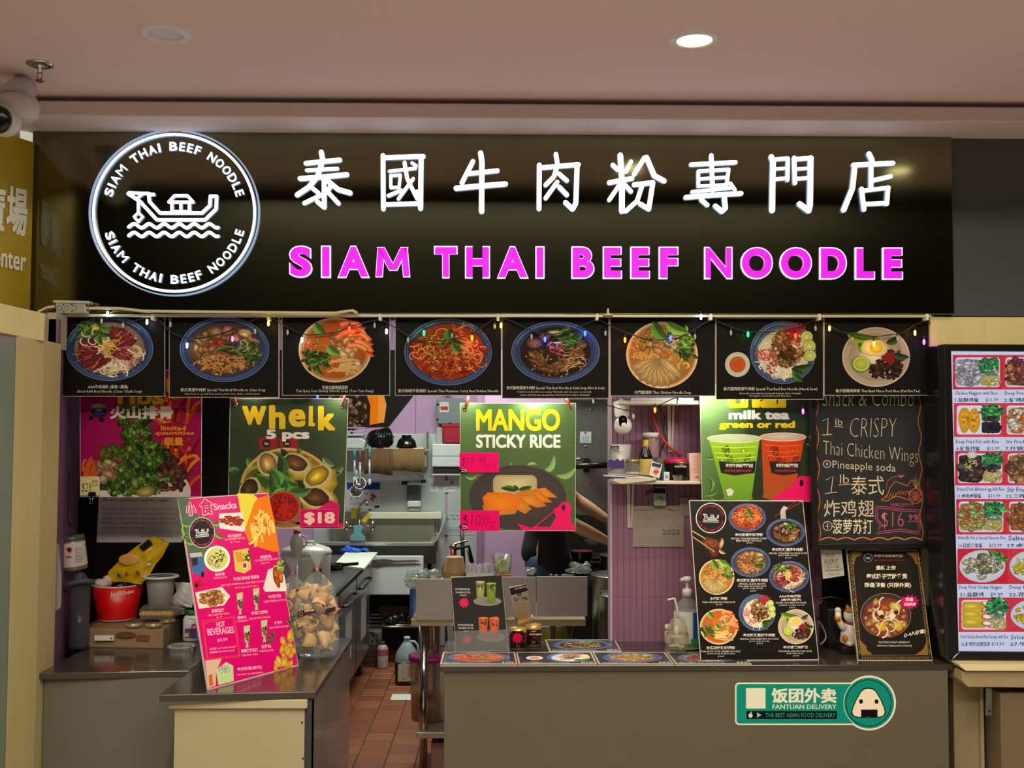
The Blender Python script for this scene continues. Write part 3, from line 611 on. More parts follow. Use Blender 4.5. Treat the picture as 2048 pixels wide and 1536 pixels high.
for ch, x0, x1 in LET:
    if ch == 'M':
        y0 = 492.5; m = MB(); st_ = [[(758, y0 + 60), (762, y0 + 3)], [(762, y0 + 3), (785, y0 + 47)], [(787, y0 + 47), (808, y0 + 3)], [(808, y0 + 3), (813, y0 + 60)]]
        for gw, yf_, mi in ((15, YF + .003, 0), (12, YF, 1)):
            for p_ in st_:
                (xa, ya), (xb, yb_) = p_; g_ = (gw - 12) / 2; d_ = math.hypot(xb - xa, yb_ - ya); ex = (xb - xa) / d_ * g_, (yb_ - ya) / d_ * g_; xa -= ex[0]; ya -= ex[1]; xb += ex[0]; yb_ += ex[1]; hx = gw / 2 * d_ / abs(yb_ - ya)
                n0 = len(m.m); px_prism(m, [(xa - hx, ya), (xa + hx, ya), (xb + hx, yb_), (xb - hx, yb_)], yf_ - .0001 * st_.index(p_) * 0, yf_ + .010 * (1 - mi) + .0028 * mi, mi); m.m[n0:] = [mi] * (len(m.m) - n0)
        m.build('letter', [LV, LP], sign, weld=False); continue
    y0 = 492 + (x0 - 579) / 1226 * 4; m = MB(); o_ = {'M': .012, 'N': .03, 'I': .04}.get(ch, .055)
    solid_text(m, ch, x0, y0, x1 - x0, 62, YF + .003, YB, 0, 0, o_, grow=1.2); m.m = [0] * len(m.m)
    solid_text(m, ch, x0, y0, x1 - x0, 62, YF, YF + .0028, 1, 1, o_ - .008, grow=-1.2)
    m.build('letter', [LV, LP], sign, weld=False)
# round emblem: double ring, arched letters, boat over waves
CX, CY, RX, RY = 348, 425.5, 171, 166.5
def annulus(r0, r1, yf, yb, mats, name):
    m = MB(); n = 96; pts = [(math.cos(2 * PI * i / n), math.sin(2 * PI * i / n)) for i in range(n)]
    o = [P(CX + RX * r1 * c, CY + RY * r1 * s, yf) for c, s in pts]; i_ = [P(CX + RX * r0 * c, CY + RY * r0 * s, yf) for c, s in pts]
    ob = [Vector((p.x, yb, p.z)) for p in o]; ib = [Vector((p.x, yb, p.z)) for p in i_]
    V = o + i_ + ob + ib
    m.add(V, [(k, (k + 1) % n, n + (k + 1) % n, n + k) for k in range(n)], 0, False)
    m.add(V, [(k, 2 * n + k, 2 * n + (k + 1) % n, (k + 1) % n) for k in range(n)] + [(n + k, n + (k + 1) % n, 3 * n + (k + 1) % n, 3 * n + k) for k in range(n)], 1)
    m.build(name, mats, sign, weld=False)
annulus(.984, 1.0, YF, YB, [LS, LS], 'outer_ring'); annulus(.928, .958, YF, YB, [LW, LS], 'inner_ring')
for ch, ang, up, w in arc_letters():
    r = .8; x = CX + RX * r * math.cos(ang); y = CY - RY * r * math.sin(ang); rt = (PI / 2 - ang) if up else (-PI / 2 - ang)
    h = 17.5; wd = {'I': 4.5, 'M': 19, 'E': 11, 'F': 11, 'L': 11}.get(ch, 15.5); ux, uy = math.cos(rt), math.sin(rt)
    m = MB(); solid_text(m, ch, x - ux * wd / 2 + uy * h / 2, y - uy * wd / 2 - ux * h / 2, wd, h, YF + .003, YB, 0, 1, .0 if ch == 'M' else .02, (ux, uy), (-uy, ux), res=3)
    m.build('letter', [LW, LS], sign, weld=False)
m = MB()
for p, w, cl in BOAT[:-2]:
    for poly in ribbon([(CX + x * RX, CY + y * RY) for x, y in p], w * RY, cl): px_prism(m, poly, YF + .003, YB)
m.build('boat_emblem', [LW, LS], sign, weld=False)
for p, w, cl in BOAT[-2:]:
    m = MB()
    for poly in ribbon([(CX + x * RX, CY + y * RY) for x, y in p], w * RY, cl): px_prism(m, poly, YF + .003, YB)
    m.build('wave_emblem', [LW, LS], sign, weld=False)
# gold sign of the neighbour at the left edge
gs = thing('gold_sign', 'gold mirrored sign with white characters at the left edge', 'sign', P(0, 612, 3.85))
gA, gB = P(-130, 580, 3.45), P(60, 618, 3.98); gT = P(62, 288, 4.0); gU = Vector((gA.x, gA.y, P(-130, 225, 3.45).z))
m = MB(); m.slab([gA, gB, Vector((gB.x, gB.y, gT.z)), gU], Vector((-.03, .05, 0))); m.build('panel', mat((196, 168, 40), .35, .2, noise=.3, scale=4, bump=.3, stretch=(1, 1, .4)), gs)
m = MB(); gn = (gB - gA).cross(Vector((0, 0, 1)))
if gn.dot(EYE - gA) < 0: gn = -gn
a = Art(gA, gn, 1.0, base=.004)
a.text('廣', -42, 362, 52, 92, (246, 246, 226), .03, (1, .2), (-.04, 1)); a.text('場', 13, 370, 42, 96, (246, 246, 226), .03, (1, .2), (-.04, 1)); a.text('Center', -34, 485, 85, 42, (246, 246, 226), .02, (1, .2), (-.03, 1))
a.build('lettering', gs, print_mat(.4))
# dome camera at the top left corner
dc = thing('dome_camera', 'white dome security camera with black lens at the top left corner', 'security camera', P(14, 240, 3.5))
c = P(14, 245, 3.5)
m = MB(); m.lathe([(.0, .0), (.05, .0), (.066, .012), (.07, .05), (.06, .075), (.0, .08)], c + Vector((0.02, .03, .02)), 28); m.build('housing', mat((212, 208, 208), .4), dc)
m = MB(); m.ell(c + Vector((-.005, -.01, .005)), .056, .056, .056, 24, 16); m.build('shell', mat((214, 210, 208), .35), dc)
m = MB(); m.lathe([(.046, 0), (.046, .012), (.030, .02), (.0, .02)], c + Vector((-.005, -.05, -.006)), 24, axis=(0, -1, -.1)); m.build('lens_ring', BLACKG, dc)
m = MB(); m.ell(c + Vector((-.005, -.07, -.008)), .018, .012, .018, 16, 10); m.build('lens', mat((40, 40, 44), .05), dc)
m = MB(); m.tube([c + Vector((0, .03, .08)), c + Vector((.0, .06, .12)), c + Vector((0, .12, .16))], .045, 16); m.build('bracket', mat((206, 202, 204), .45), dc)
# ceiling fittings
def downlight(px, py, lit, label):
    q = PZ(px, py, CEILZ); t = thing('downlight', label, 'ceiling light', (q.x, q.y, CEILZ), 'round downlights in the soffit')
    m = MB(); m.lathe([(.052, 0), (.052, -.004), (.058, -.010), (.078, -.006), (.082, 0)], (q.x, q.y, CEILZ), 40, cap=False); m.build('trim_ring', mat((226, 222, 232), .4), t)
    m = MB(); m.lathe([(.0, -.003), (.052, -.003)], (q.x, q.y, CEILZ), 32, cap=False)
    m.build('lens', mat((255, 236, 190), .4, emit=9.0, noise=0) if lit else mat((206, 200, 206), .4), t)
downlight(330, 65, False, 'unlit round white downlight at the left of the soffit')
downlight(1389, 77, True, 'glowing warm round downlight above the right half of the sign')
downlight(2195, 77, True, 'glowing round downlight beyond the right edge, over the menu screen')
q = PZ(80, 128, CEILZ); t = thing('sprinkler', 'chrome pendent fire sprinkler in the soffit near the left corner', 'sprinkler', (q.x, q.y, CEILZ))
CHR = mat((190, 188, 182), .15, 1.0)
MB().lathe([(.018, -.002), (.03, -.008), (.043, -.004), (.044, 0)], (q.x, q.y, CEILZ), 28, cap=False).build('escutcheon', CHR, t)
MB().lathe([(.0, 0), (.016, 0), (.014, -.01), (.006, -.014), (.006, -.03), (.0, -.03)], (q.x, q.y, CEILZ), 16).build('body', CHR, t)
m = MB()
for sg in (-1, 1): m.tube([(q.x + sg * .005, q.y, CEILZ - .028), (q.x + sg * .010, q.y, CEILZ - .04), (q.x + sg * .002, q.y, CEILZ - .055)], .0022, 6)
m.build('frame_arm', CHR, t)
MB().lathe([(.0, -.055), (.015, -.056), (.014, -.059), (0, -.059)], (q.x, q.y, CEILZ), 18).build('deflector', mat((150, 110, 100), .3, 1.0), t)
# ---------------------------------------------------------------- counters
def slab_px(name, pts, label, cat='worktop', th=.024, m_=None, bev=.003):
    q = [PZ(x, y, CZ) for x, y in pts]; mb = MB().slab(q, (0, 0, -th))
    return tag(mb.build(name, m_ or COUNTER, None, bev), label, cat)
tL = thing('side_counter', 'grey laminate counter with dark worktop under the pink poster at the left', 'counter', (vx(230, 3.9), 3.9, 0))
q0, q1 = PZ(75, 1346, CZ), PZ(378, 1341, CZ)
m = MB(); m.slab([(q0.x, q0.y, CZ), (PZ(318, 1389, CZ).x - .002, q1.y, CZ), (PZ(318, 1389, CZ).x - .002, BW, CZ), (q0.x, BW, CZ)], (0, 0, -.024)); m.build('worktop', COUNTER, tL, .003)
m = MB().box(q0.x + .01, PZ(318, 1389, CZ).x - .01, q0.y + .03, BW - .01, .0, CZ - .024); m.build('front_panel', GREY, tL, .002)
# short island counter
ti = thing('island_counter', 'narrow counter with white front panel and dark worktop carrying the pink snack board', 'counter', (PZ(480, 1388, CZ).x, 3.9, 0))
a, b, c, d = PZ(318, 1389, CZ), PZ(632, 1382, CZ), PZ(704, 1275, CZ), PZ(430, 1275, CZ)
m = MB().slab([a, b, c, (a.x, c.y, CZ)], (0, 0, -.026)); m.build('worktop', COUNTER, ti, .004)
fy = a.y + .05; x0, x1 = vx(346, fy, 1450), vx(609, fy, 1450)
m = MB().box(x0 + .004, x1, fy, fy + .015, 0, CZ - .055); m.build('front_panel', mat((168, 156, 122), .55, noise=.04, scale=12), ti, .002)
m = MB().box(x0 - .012, vx(622, fy), fy - .015, fy + .02, CZ - .055, CZ - .026); m.build('top_batten', mat((180, 168, 138), .5), ti, .003)
for sx, sy in ((368, 1410), (460, 1408), (573, 1405), (604, 1445), (606, 1517)):
    q = P(sx, sy, fy - .001); MB().lathe([(0, -.001), (.0035, -.001), (.003, .0015), (0, .002)], q, 12, axis=(0, -1, 0)).build('screw', mat((70, 62, 50), .4, .8), ti)
m = MB().box(x1 + .001, x1 + .022, fy + .004, fy + .05, 0, CZ - .03); m.build('corner_strip', mat((46, 52, 58), .5), ti)
m = MB().box(x1 + .022, PZ(694, 1277, CZ).x + .002, fy + .012, c.y - .01, 0, CZ - .026); m.build('side_panel', mat((120, 114, 110), .16, .0, noise=.08, scale=5, coat=.3), ti, .002)
# long main counter
tm_ = thing('main_counter', 'long grey laminate counter with dark worktop on the right of the gap', 'counter', (PZ(1400, 1330, CZ).x, 4.1, 0))
a, b = PZ(879, 1331, CZ), PZ(1912, 1329, CZ); MX0, MX1, MY0 = a.x, b.x, a.y
m = MB().slab([a, b, (b.x, PW, CZ), (a.x, PW, CZ)], (0, 0, -.022)); m.build('worktop', COUNTER, tm_, .003)
m = MB().box(vx(888, MY0 + .02, 1450), vx(1897, MY0 + .02, 1450), MY0 + .018, PW - .01, 0, CZ - .022); m.build('front_panel', mat((100, 92, 74), .5, noise=.05, scale=9), tm_, .002)
# delivery sticker on the counter front
st = thing('delivery_sticker', 'teal and white delivery sticker with round rice ball emblem on the main counter front', 'sticker', P(1630, 1480, MY0 + .017))
S_ = Art((0, MY0 + .0175, 0), (0, -1, 0), 1.15, base=2e-4)
def rrect(x0, y0, x1, y1, r):
    p = []
    for cx, cy, t0 in ((x1 - r, y0 + r, -90), (x1 - r, y1 - r, 0), (x0 + r, y1 - r, 90), (x0 + r, y0 + r, 180)):
        p += [(cx + r * math.cos(math.radians(t0 + k * 22.5)), cy + r * math.sin(math.radians(t0 + k * 22.5))) for k in range(5)]
    return p
WT, TE = (214, 214, 196), (14, 132, 118)
S_.poly(rrect(1470, 1365, 1720, 1450, 8), WT); S_.ell(1738, 1406, 54, 55, WT, n=48); S_.poly(rrect(1473, 1368, 1712, 1447, 6), TE); S_.ell(1738, 1406, 51, 52, WT, n=48)
S_.ell(1738, 1406, 50, 51, TE, n=48); S_.ell(1737, 1406, 46, 47, (8, 20, 22), n=48); S_.ell(1737, 1406, 44.5, 45.5, TE, n=48)
S_.rect(1492, 1376, 1531, 1417, WT)
S_.text('饭团外卖', 1543, 1376, 130, 30, WT, .035); S_.text('FANTUAN DELIVERY', 1545, 1409, 128, 9, WT, .01)
S_.rect(1493, 1422, 1674, 1438, (8, 16, 16)); S_.text('THE BEST ASIAN FOOD DELIVERY', 1531, 1426, 140, 8.5, (50, 150, 136), .0)
S_.poly([(1514, 1425), (1514, 1435), (1523, 1430)], (170, 170, 160)); S_.ell(1501, 1431, 4.2, 4.6, (200, 200, 190)); S_.ell(1502.5, 1425, 1.2, 1.8, (200, 200, 190), rot=.5)
for k, cc in ((1.0, (8, 20, 22)), (.93, (224, 212, 190))):
    o = [(1737 + (x - 1737) * k, 1411 + (y - 1411) * k) for x, y in [(1737, 1375), (1745, 1376), (1752, 1381), (1762, 1398), (1769, 1414), (1772, 1425), (1769, 1432), (1760, 1435), (1737, 1436), (1714, 1435), (1705, 1432), (1702, 1425), (1705, 1414), (1712, 1398), (1722, 1381), (1729, 1376)]]
    S_.poly(o, cc)
S_.rect(1722, 1419, 1755, 1434, (18, 10, 6)); S_.ell(1722, 1403, 4, 4.6, (12, 16, 18), n=14); S_.ell(1753, 1403, 4, 4.6, (12, 16, 18), n=14)
S_.build('print', st, print_mat(.3))
# ---------------------------------------------------------------- upright boards
def board(name, label, cat, Y, x0, y0, x1, y1, edge=(200, 196, 186), th=.004, group=None, x0b=None, x1b=None, face=(14, 13, 12), loc_z=None):
    """flat vertical board at depth Y; returns its root and an Art on its face"""
    x0b = x0 if x0b is None else x0b; x1b = x1 if x1b is None else x1b
    q = P((x0 + x1) / 2, y1, Y); t = thing(name, label, cat, q, group)
    MB().slab([P(x0b, y1, Y), P(x1b, y1, Y), P(x1, y0, Y), P(x0, y0, Y)], (0, th, 0)).build('board', mat(edge, .5), t)
    a = Art((0, Y, 0), (0, -1, 0)); a.clip = (min(x0, x0b) + 1, y0 + 1, max(x1, x1b) - 1, y1 - 1); a.poly([(x0 + 1, y0 + 1), (x1 - 1, y0 + 1), (x1b - 1, y1 - 1), (x0b + 1, y1 - 1)], face)
    return t, a
TOP = [
 ('raw', 107, 630, 330, 793, 219, 697, 88, 65, 'black menu poster of sliced raw red beef over white noodles in a blue bowl', 'AAA牛肉湯粉 (清湯 / 濃湯)', 'Sliced AAA Beef Noodle (Clear / Dark Soup)', (176, 770, 80), (154, 780, 130)),
 ('clear', 338, 630, 558, 795, 449, 699, 90, 65, 'black menu poster of brown beef noodle bowl with lime and chili, second from left', '泰式清湯牛肉粉 Special Thai Beef Noodle in Clear Soup', 'Clear broth on top with bean sprouts, green onion, cilantro, and fried garlic.', (361, 776, 170), (369, 786, 152)),
 ('tomyum', 564, 631, 780, 791, 670, 700, 73, 65, 'black menu poster of orange shrimp soup in a cream bowl', '冬陰功酸辣蝦湯粉', 'Thai Spicy Sour Shrimp Noodle Soup (Tom Yum Kung)', (644, 771, 52), (592, 779, 155)),
 ('masaman', 790, 631, 1003, 791, 896, 704, 88, 67, 'black menu poster of red curry noodles in a blue bowl', '泰式咖喱牛腩湯粉 Special Thai Masaman Curry Beef Brisket Noodle', None, (796, 778, 201), None),
 ('dark', 1004, 632, 1218, 797, 1111, 704, 89, 62, 'black menu poster of dark broth beef slices with purple onion and lime', '泰式酸辣濃湯牛肉粉 Special Thai Beef Noodle in Dark Soup (Hot & Sour)', 'A dark brown flavorful soup contains Thai herbs, dark soy sauce, coconut milk.', (1013, 772, 196), (1034, 782, 150)),
 ('chicken', 1220, 633, 1431, 792, 1324, 710, 72, 67, 'black menu poster of sliced pale chicken over noodles in a cream bowl', '水門雞湯粉 Thai Chicken Noodle Soup', None, (1269, 781, 113), None),
 ('dry', 1432, 636, 1647, 799, 1566, 705, 66, 63, 'black menu poster of dry noodles with lime slices and a small sauce cup', '泰式酸辣乾撈牛肉粉 Special Thai Beef Dry Noodle (Hot & Sour)', 'Dry noodles comes with bean sprouts with fresh basil, cilantro, fried garlic', (1447, 774, 188), (1479, 785, 123)),
 ('pork', 1648, 632, 1862, 791, 1752, 714, 68, 60, 'black menu poster of dark minced meat rice with egg and lettuce on a pale plate', '泰式香葉肉碎飯 Thai Basil Mince Pork Rice (Pad Kra Pao)', None, (1671, 778, 169), None)]
PY = 4.03
for i, (kind, x0, y0, x1, y1, cx, cy, rx, ry, lab, t1, t2, b1, b2) in enumerate(TOP):
    t, a = board('menu_poster', lab, 'poster', PY + (.006 if i % 2 else 0), x0, y0, x1, y1, (190, 186, 172), .003, 'black menu posters hung under the sign', face=(17, 14, 11))
    bowl(a, cx, cy, rx, ry, kind, 11 + i, 1.0, 1.0)
    if kind == 'dry':
        f = Food(a, 1475, 729, 25, 25); f.disc(0, 0, 1, (186, 180, 168), (210, 204, 190)); f.disc(0, 0, .66, (170, 96, 40), (200, 60, 20))
    tc = (206, 204, 192)
    a.text(t1, b1[0], b1[1], b1[2], 8.2, tc, .006, res=1)
    if t2: a.text(t2, b2[0], b2[1], b2[2], 7.0 if kind in ('raw', 'tomyum') else 4.4, tc, .0, res=1)
    if kind == 'dark': a.text('Comes with bean sprouts garnished with fresh basil, cilantro, fried garlic', 1040, 788, 140, 4.4, tc, 0, res=1)
    if kind == 'dry': a.text('fried garlic, served with special Thai sauce', 1499, 790, 83, 4.4, tc, 0, res=1)
    a.build('print', t, print_mat(.5))
HY = 4.10
def eyelet(t, px, py, Y, knot):
    q = P(px, py, Y)
    m = MB(); m.tube([q + Vector((.006 * math.cos(k * PI / 6), -.002, .006 * math.sin(k * PI / 6))) for k in range(12)], .0022, 8, closed=True); m.build('eyelet', CHR, t)
    m = MB(); e = P(knot[0], knot[1], Y - .02); m.tube([q + Vector((0, -.003, -.002)), (q + e) / 2 + Vector((.002, -.006, 0)), e], .0055, 8, rs=[.003, .0055, .005])
    m.tube([q + Vector((0, -.005, -.002)), q + Vector((.004, .004, .0)), q + Vector((0, .008, .006))], .003, 6); m.build('ribbon', mat((196, 50, 40), .4), t)
# --- ribs poster
t, a = board('hanging_poster', 'magenta poster of green herb covered ribs with flames hanging before the black wall', 'poster', 4.16, 160, 740, 404, 994, (214, 204, 196), .003, x1b=403, face=(146, 14, 80))
f = Food(a, 282, 867, 122, 127, seed=5)
for i in range(150):
    x = R.uniform(.05, 1.0); y = R.uniform(-.6, .95); 
    if x < .4 and y > -.35: continue
    f.strand(x * .9, y, .35, R.uniform(-2.4, -.8), R.uniform(-1.6, 1.6), .05, jit(R.choice([(190, 80, 20), (150, 40, 20), (206, 120, 30), (110, 24, 20)]), 14, R)) if x < .93 else None
for i in range(30): f.strand(R.uniform(-.97, -.75), R.uniform(.55, .85), .2, R.uniform(-2, -1), 1, .04, jit((190, 90, 30), 20, R))
a.ell(290, 985, 92, 58, (196, 186, 178), (176, 164, 156), n=36)
a.rect(161, 994, 404, 1060, (14, 13, 12)) if False else None
GR = [(60, 92, 30), (84, 120, 44), (38, 62, 22), (116, 146, 70)]
f.heap(-.08, -.2, .27, 330, .05, GR, .7, .35, .5, ry=.5, lim=3); f.heap(.1, .55, .42, 420, .055, GR, .7, .35, .5, ry=.42, lim=3); f.heap(-.35, .75, .28, 60, .08, GR, .7, .3, .5, ry=.22, lim=3)
f.heap(.5, .65, .2, 40, .09, [(90, 58, 46), (120, 84, 62), (70, 44, 36)], .5, .3, .5, ry=.26, lim=3); f.heap(-.55, .6, .15, 14, .1, [(150, 110, 84), (180, 150, 120)], .6, lim=3); f.heap(-.45, .32, .2, 14, .1, [(110, 84, 50), (90, 100, 40)], .5, ry=.08, lim=3)
f.heap(-.1, -.15, .1, 14, .06, [(110, 80, 60), (140, 104, 80)], .5, ry=.5, lim=3); f.blob(.08, .93, .16, (170, 150, 76), .6, .0)
a.text('ribs', 236, 775, 92, 34, (190, 150, 36), .03); a.text('火山排骨', 220, 812, 127, 26, (214, 206, 198), .045)
a.ell(349, 863, 44, 18, (140, 12, 60)); a.text('limited', 322, 851, 50, 10, (206, 130, 24), .03, res=1); a.text('quantities', 309, 862, 80, 10, (206, 130, 24), .03, res=1); a.text('限量', 330, 875, 37, 16, (206, 140, 30), .03)
g = Food(a, 196, 822, 20, 20, seed=3); g.blob(0, -.5, .9, (150, 150, 156), .35, 0, .05); g.blob(.1, .15, .8, (34, 54, 110), .6, 0, .08); g.disc(-.7, .7, .25, (20, 20, 24)); g.disc(.35, .85, .25, (20, 20, 24)); g.blob(.1, -.1, .4, (170, 140, 100), .4, 0, .05)
a.build('print', t, print_mat(.35)); 
t, a = board('price_tag', 'cream paper price tag reading 29.99 clipped to the magenta ribs poster', 'price tag', 4.152, 160, 953, 199, 991, (216, 204, 150), .001, face=(206, 192, 138))
a.text('$29.', 163, 966, 22, 20, (20, 18, 16), -.012, shear=.2); a.text('99', 184, 960, 11, 9, (20, 18, 16), -.01, shear=.2); a.line([(184, 972), (196, 970)], 1, (20, 18, 16)); a.build('print', t, print_mat(.7))
def binder_clip(px, py, Y, label):
    q = P(px, py, Y); t = thing('binder_clip', label, 'clip', q)
    MB().slab([q + Vector((-.016, 0, 0)), q + Vector((.016, 0, 0)), q + Vector((.013, 0, .018)), q + Vector((-.013, 0, .018))], (0, -.008, 0)).build('body', BLACKG, t, .001)
    for sg in (-1, 1): MB().tube([q + Vector((sg * .010, -.009, .002)), q + Vector((sg * .003, -.012, -.012)), q + Vector((sg * .008, -.012, -.024)), q + Vector((0, -.012, -.027))], .0013, 6).build('wire_handle', CHR, t)
binder_clip(185, 993, 4.15, 'small black binder clip under the cream price tag')
t, a = board('notice_sheet', 'white printed notice to customers taped on the black wall under the ribs poster', 'notice', BW - .006, 198, 985, 376, 1085, (190, 184, 182), .0008, x0b=193, x1b=364, face=(212, 204, 208))
TXC = (52, 48, 50)
a.text('To our customers and the public:', 205, 996, 136, 8.5, TXC, .01, (1, .01), res=1, shear=.2)
for k, (s_, w_) in enumerate((('Please note that the seating area of this food court is a', 150), ('common area for use by our customers, and is under the', 153), ('exclusive control and care of the landlord Janson Ltd.', 148), ('We assume no responsibility or liability for the use of the', 154), ('said common area by customers.', 90))):
    a.text(s_, 204 - k * .5, 1015 + k * 9.4, w_, 6, TXC, 0, (1, .004), res=1, shear=.2)
a.text('Siam Thai Beef Noodle House Inc.', 282, 1070, 76, 4.5, TXC, 0, res=1, shear=.2)
a.build('print', t, print_mat(.7))
# --- whelk
t, a = board('hanging_poster', 'dark green poster of stuffed whelks in a bowl with 18 dollar price, hung by ribbons', 'poster', HY, 460, 797, 697, 1057, (206, 206, 186), .005, x0b=455, x1b=688, face=(44, 56, 36))
a.quad([(600, 799), (695, 801), (687, 1050), (600, 1050)], [(44, 56, 36), (66, 86, 52), (50, 62, 40), (44, 56, 36)])
YE = (214, 176, 30)
for ch, x, y, w, h in (('w', 484, 812, 49, 38), ('h', 538, 810, 33, 48), ('e', 577, 818, 34, 36), ('k', 636, 812, 35, 49)): a.text(ch, x, y, w, h, YE, .035)
a.poly([(618, 812), (626, 812), (626, 846), (631, 847), (629, 853), (617, 852)], YE)
for x0 in (518, 559): a.poly([(x0, 876), (x0 + 36, 872), (x0 + 37, 896), (x0 + 2, 899)], (150, 20, 30)); logo(a, x0 + 15, 887, 8, 8, text=False, ringc=None)
a.text('5 pcs', 532, 859, 87, 24, (214, 210, 200), .05)
for x, y, r_, c_ in ((495, 915, .9, (90, 120, 80)), (645, 915, .6, (120, 150, 100)), (660, 945, -.4, (110, 140, 90)), (480, 940, 2.8, (80, 110, 70))): Food(a, x, y, 30, 30).leaf(0, 0, 1, r_, c_, .5)
a.ell(573, 978, 93, 82, (140, 104, 50), (90, 60, 30), n=44); a.ring(573, 978, 91, 80, 5, (196, 160, 90)); f = Food(a, 573, 978, 93, 82, seed=9)
f.greens(0, -.1, .75, 60, .4, [(110, 124, 40), (60, 90, 36), (140, 140, 50), (40, 66, 30)])
for x, y, rr, cc, ro in ((-.38, -.6, .34, (196, 156, 90), 1.4), (.22, -.62, .33, (110, 70, 30), .5), (.68, -.3, .36, (206, 170, 40), 2.4), (-.78, .02, .32, (80, 54, 30), 1.9), (.65, .22, .38, (90, 56, 26), .3)):
    f.blob(x + .08, y + .12, rr * 1.1, (206, 180, 50), .8, ro, .12, 12, .6); f.blob(x, y, rr, (220, 200, 140), .72, ro, .05, 16, .8); f.blob(x - .02, y - .02, rr * .8, cc, .7, ro, .06, 14, .45); f.blob(x - .04, y, rr * .4, [k * 1.25 for k in cc], .6, ro, .2, 10, .7)
f.greens(-.1, 0, .35, 26, .45, [(60, 104, 40), (80, 130, 50), (50, 90, 40)])
a.ell(566, 1014, 36, 33, (150, 90, 60), n=36); a.ell(566, 1014, 32, 29, (150, 14, 10), (190, 24, 16), n=36); f.heap(-.1, .45, .3, 60, .04, [(200, 50, 30), (120, 10, 8), (170, 24, 14)], .6, ry=.3)
a.poly([(630, 1052), (578, 1042), (560, 1030), (590, 1048), (662, 1000), (680, 1010), (676, 1046), (688, 1048), (687, 1056)], (196, 14, 90))
a.build('print', t, print_mat(.35, ribs=120)); eyelet(t, 472, 809, HY, (469, 796)); eyelet(t, 684, 812, HY, (691, 786))
t, a = board('price_tag', 'pink price card reading 18 dollars on the green whelk poster', 'price tag', HY - .006, 600, 1018, 677, 1054, (230, 60, 130), .001, face=(200, 16, 92))
a.text('$18', 608, 1024, 62, 26, (222, 190, 172), .045); a.build('print', t, print_mat(.4))
# --- mango
t, a = board('hanging_poster', 'green poster of mango sticky rice on a dark plate hung by red ribbons', 'poster', HY, 920, 806, 1152, 1062, (206, 214, 186), .005, x1b=1151, face=(74, 100, 56))
a.quad([(921, 807), (980, 807), (980, 1061), (921, 1061)], [(92, 124, 74)] + [(70, 96, 54)] * 2 + [(60, 86, 46)])
for x, y, r_, s_ in ((1080, 945, -.9, 46), (1112, 950, -.4, 44), (1020, 925, .3, 30), (930, 952, -.1, 26), (1075, 930, 2.9, 24)): Food(a, x, y, s_, s_).leaf(0, 0, 1, r_, (120, 156, 90), .5)
a.ell(1035, 995, 99, 66, (64, 56, 58), (72, 64, 66), n=48); a.ring(1035, 995, 98, 65, 1.2, (96, 92, 88))
f = Food(a, 1035, 995, 99, 66, seed=3)
a.fan((1030, 968), rrect(986, 950, 1074, 990, 12), (176, 160, 110), (214, 200, 156))
f.leaf(-.02, -.2, .34, 3.4, (50, 90, 26), .5); f.leaf(.02, -.22, .3, -.45, (64, 110, 34), .6); f.leaf(0, -.2, .2, -2, (50, 90, 26), .4)
def mango(pts, c0, c1): a.fan((sum(p[0] for p in pts) / len(pts), sum(p[1] for p in pts) / len(pts)), pts, c0, c1)
mango([(1030, 985), (1090, 975), (1115, 995), (1100, 995), (1060, 990)], (216, 120, 20), (240, 150, 40)); mango([(1030, 985), (1080, 980), (1105, 1005), (1085, 1005), (1045, 1000)], (200, 110, 20), (240, 150, 40)); mango([(1015, 990), (1070, 988), (1093, 1012), (1075, 1016), (1030, 1000)], (196, 110, 24), (236, 150, 50))
mango([(990, 985), (1040, 990), (1063, 1018), (1050, 1028), (1035, 1020), (1000, 1000)], (196, 120, 30), (232, 150, 50)); mango([(965, 995), (975, 985), (1020, 985), (1045, 1000), (1030, 1025), (1000, 1030), (970, 1020)], (226, 110, 16), (240, 140, 30)); mango([(965, 1010), (1000, 1022), (1035, 1020), (1030, 1028), (995, 1031), (967, 1020)], (190, 120, 50), (220, 150, 60))
a.text('MANGO', 952, 818, 168, 44, (236, 200, 20), .03); a.text('STICKY RICE', 952, 869, 169, 27, (232, 232, 222), .035)
PK = (236, 14, 104)
a.poly([(1034, 1046), (1045, 1050), (1062, 1056), (1070, 1052), (1108, 1022), (1107, 1018), (1116, 1014), (1124, 1004), (1138, 1004), (1144, 1018), (1140, 1024), (1143, 1046), (1150, 1052), (1151, 1061), (1046, 1061)], PK)
a.poly([(1072, 1053), (1108, 1024), (1112, 1034), (1100, 1054)], (60, 56, 52)); a.ell(1127, 1015, 4, 6, (40, 50, 30), n=12)
a.build('print', t, print_mat(.35, ribs=120)); eyelet(t, 930, 818, HY, (937, 792)); eyelet(t, 1140, 817, HY, (1132, 795))
t, a = board('price_tag', 'bright pink card with handwritten 19.99 for two on the mango poster', 'price tag', HY - .006, 919, 905, 998, 945, (240, 40, 130), .001, face=(236, 8, 110))
HWc = (96, 10, 50)
a.text('$19', 923, 914, 24, 18, HWc, -.02, shear=.2); a.text('99', 958, 913, 13, 11, HWc, -.02, shear=.2); a.line([(955, 925), (972, 921)], .8, HWc); a.text('for 2', 967, 926, 24, 10, HWc, -.02, shear=.2); a.build('print', t, print_mat(.5))
t, a = board('price_tag', 'bright pink card with handwritten 10.99 each at the bottom of the mango poster', 'price tag', HY - .006, 920, 1021, 999, 1062, (240, 40, 130), .001, face=(236, 8, 110))
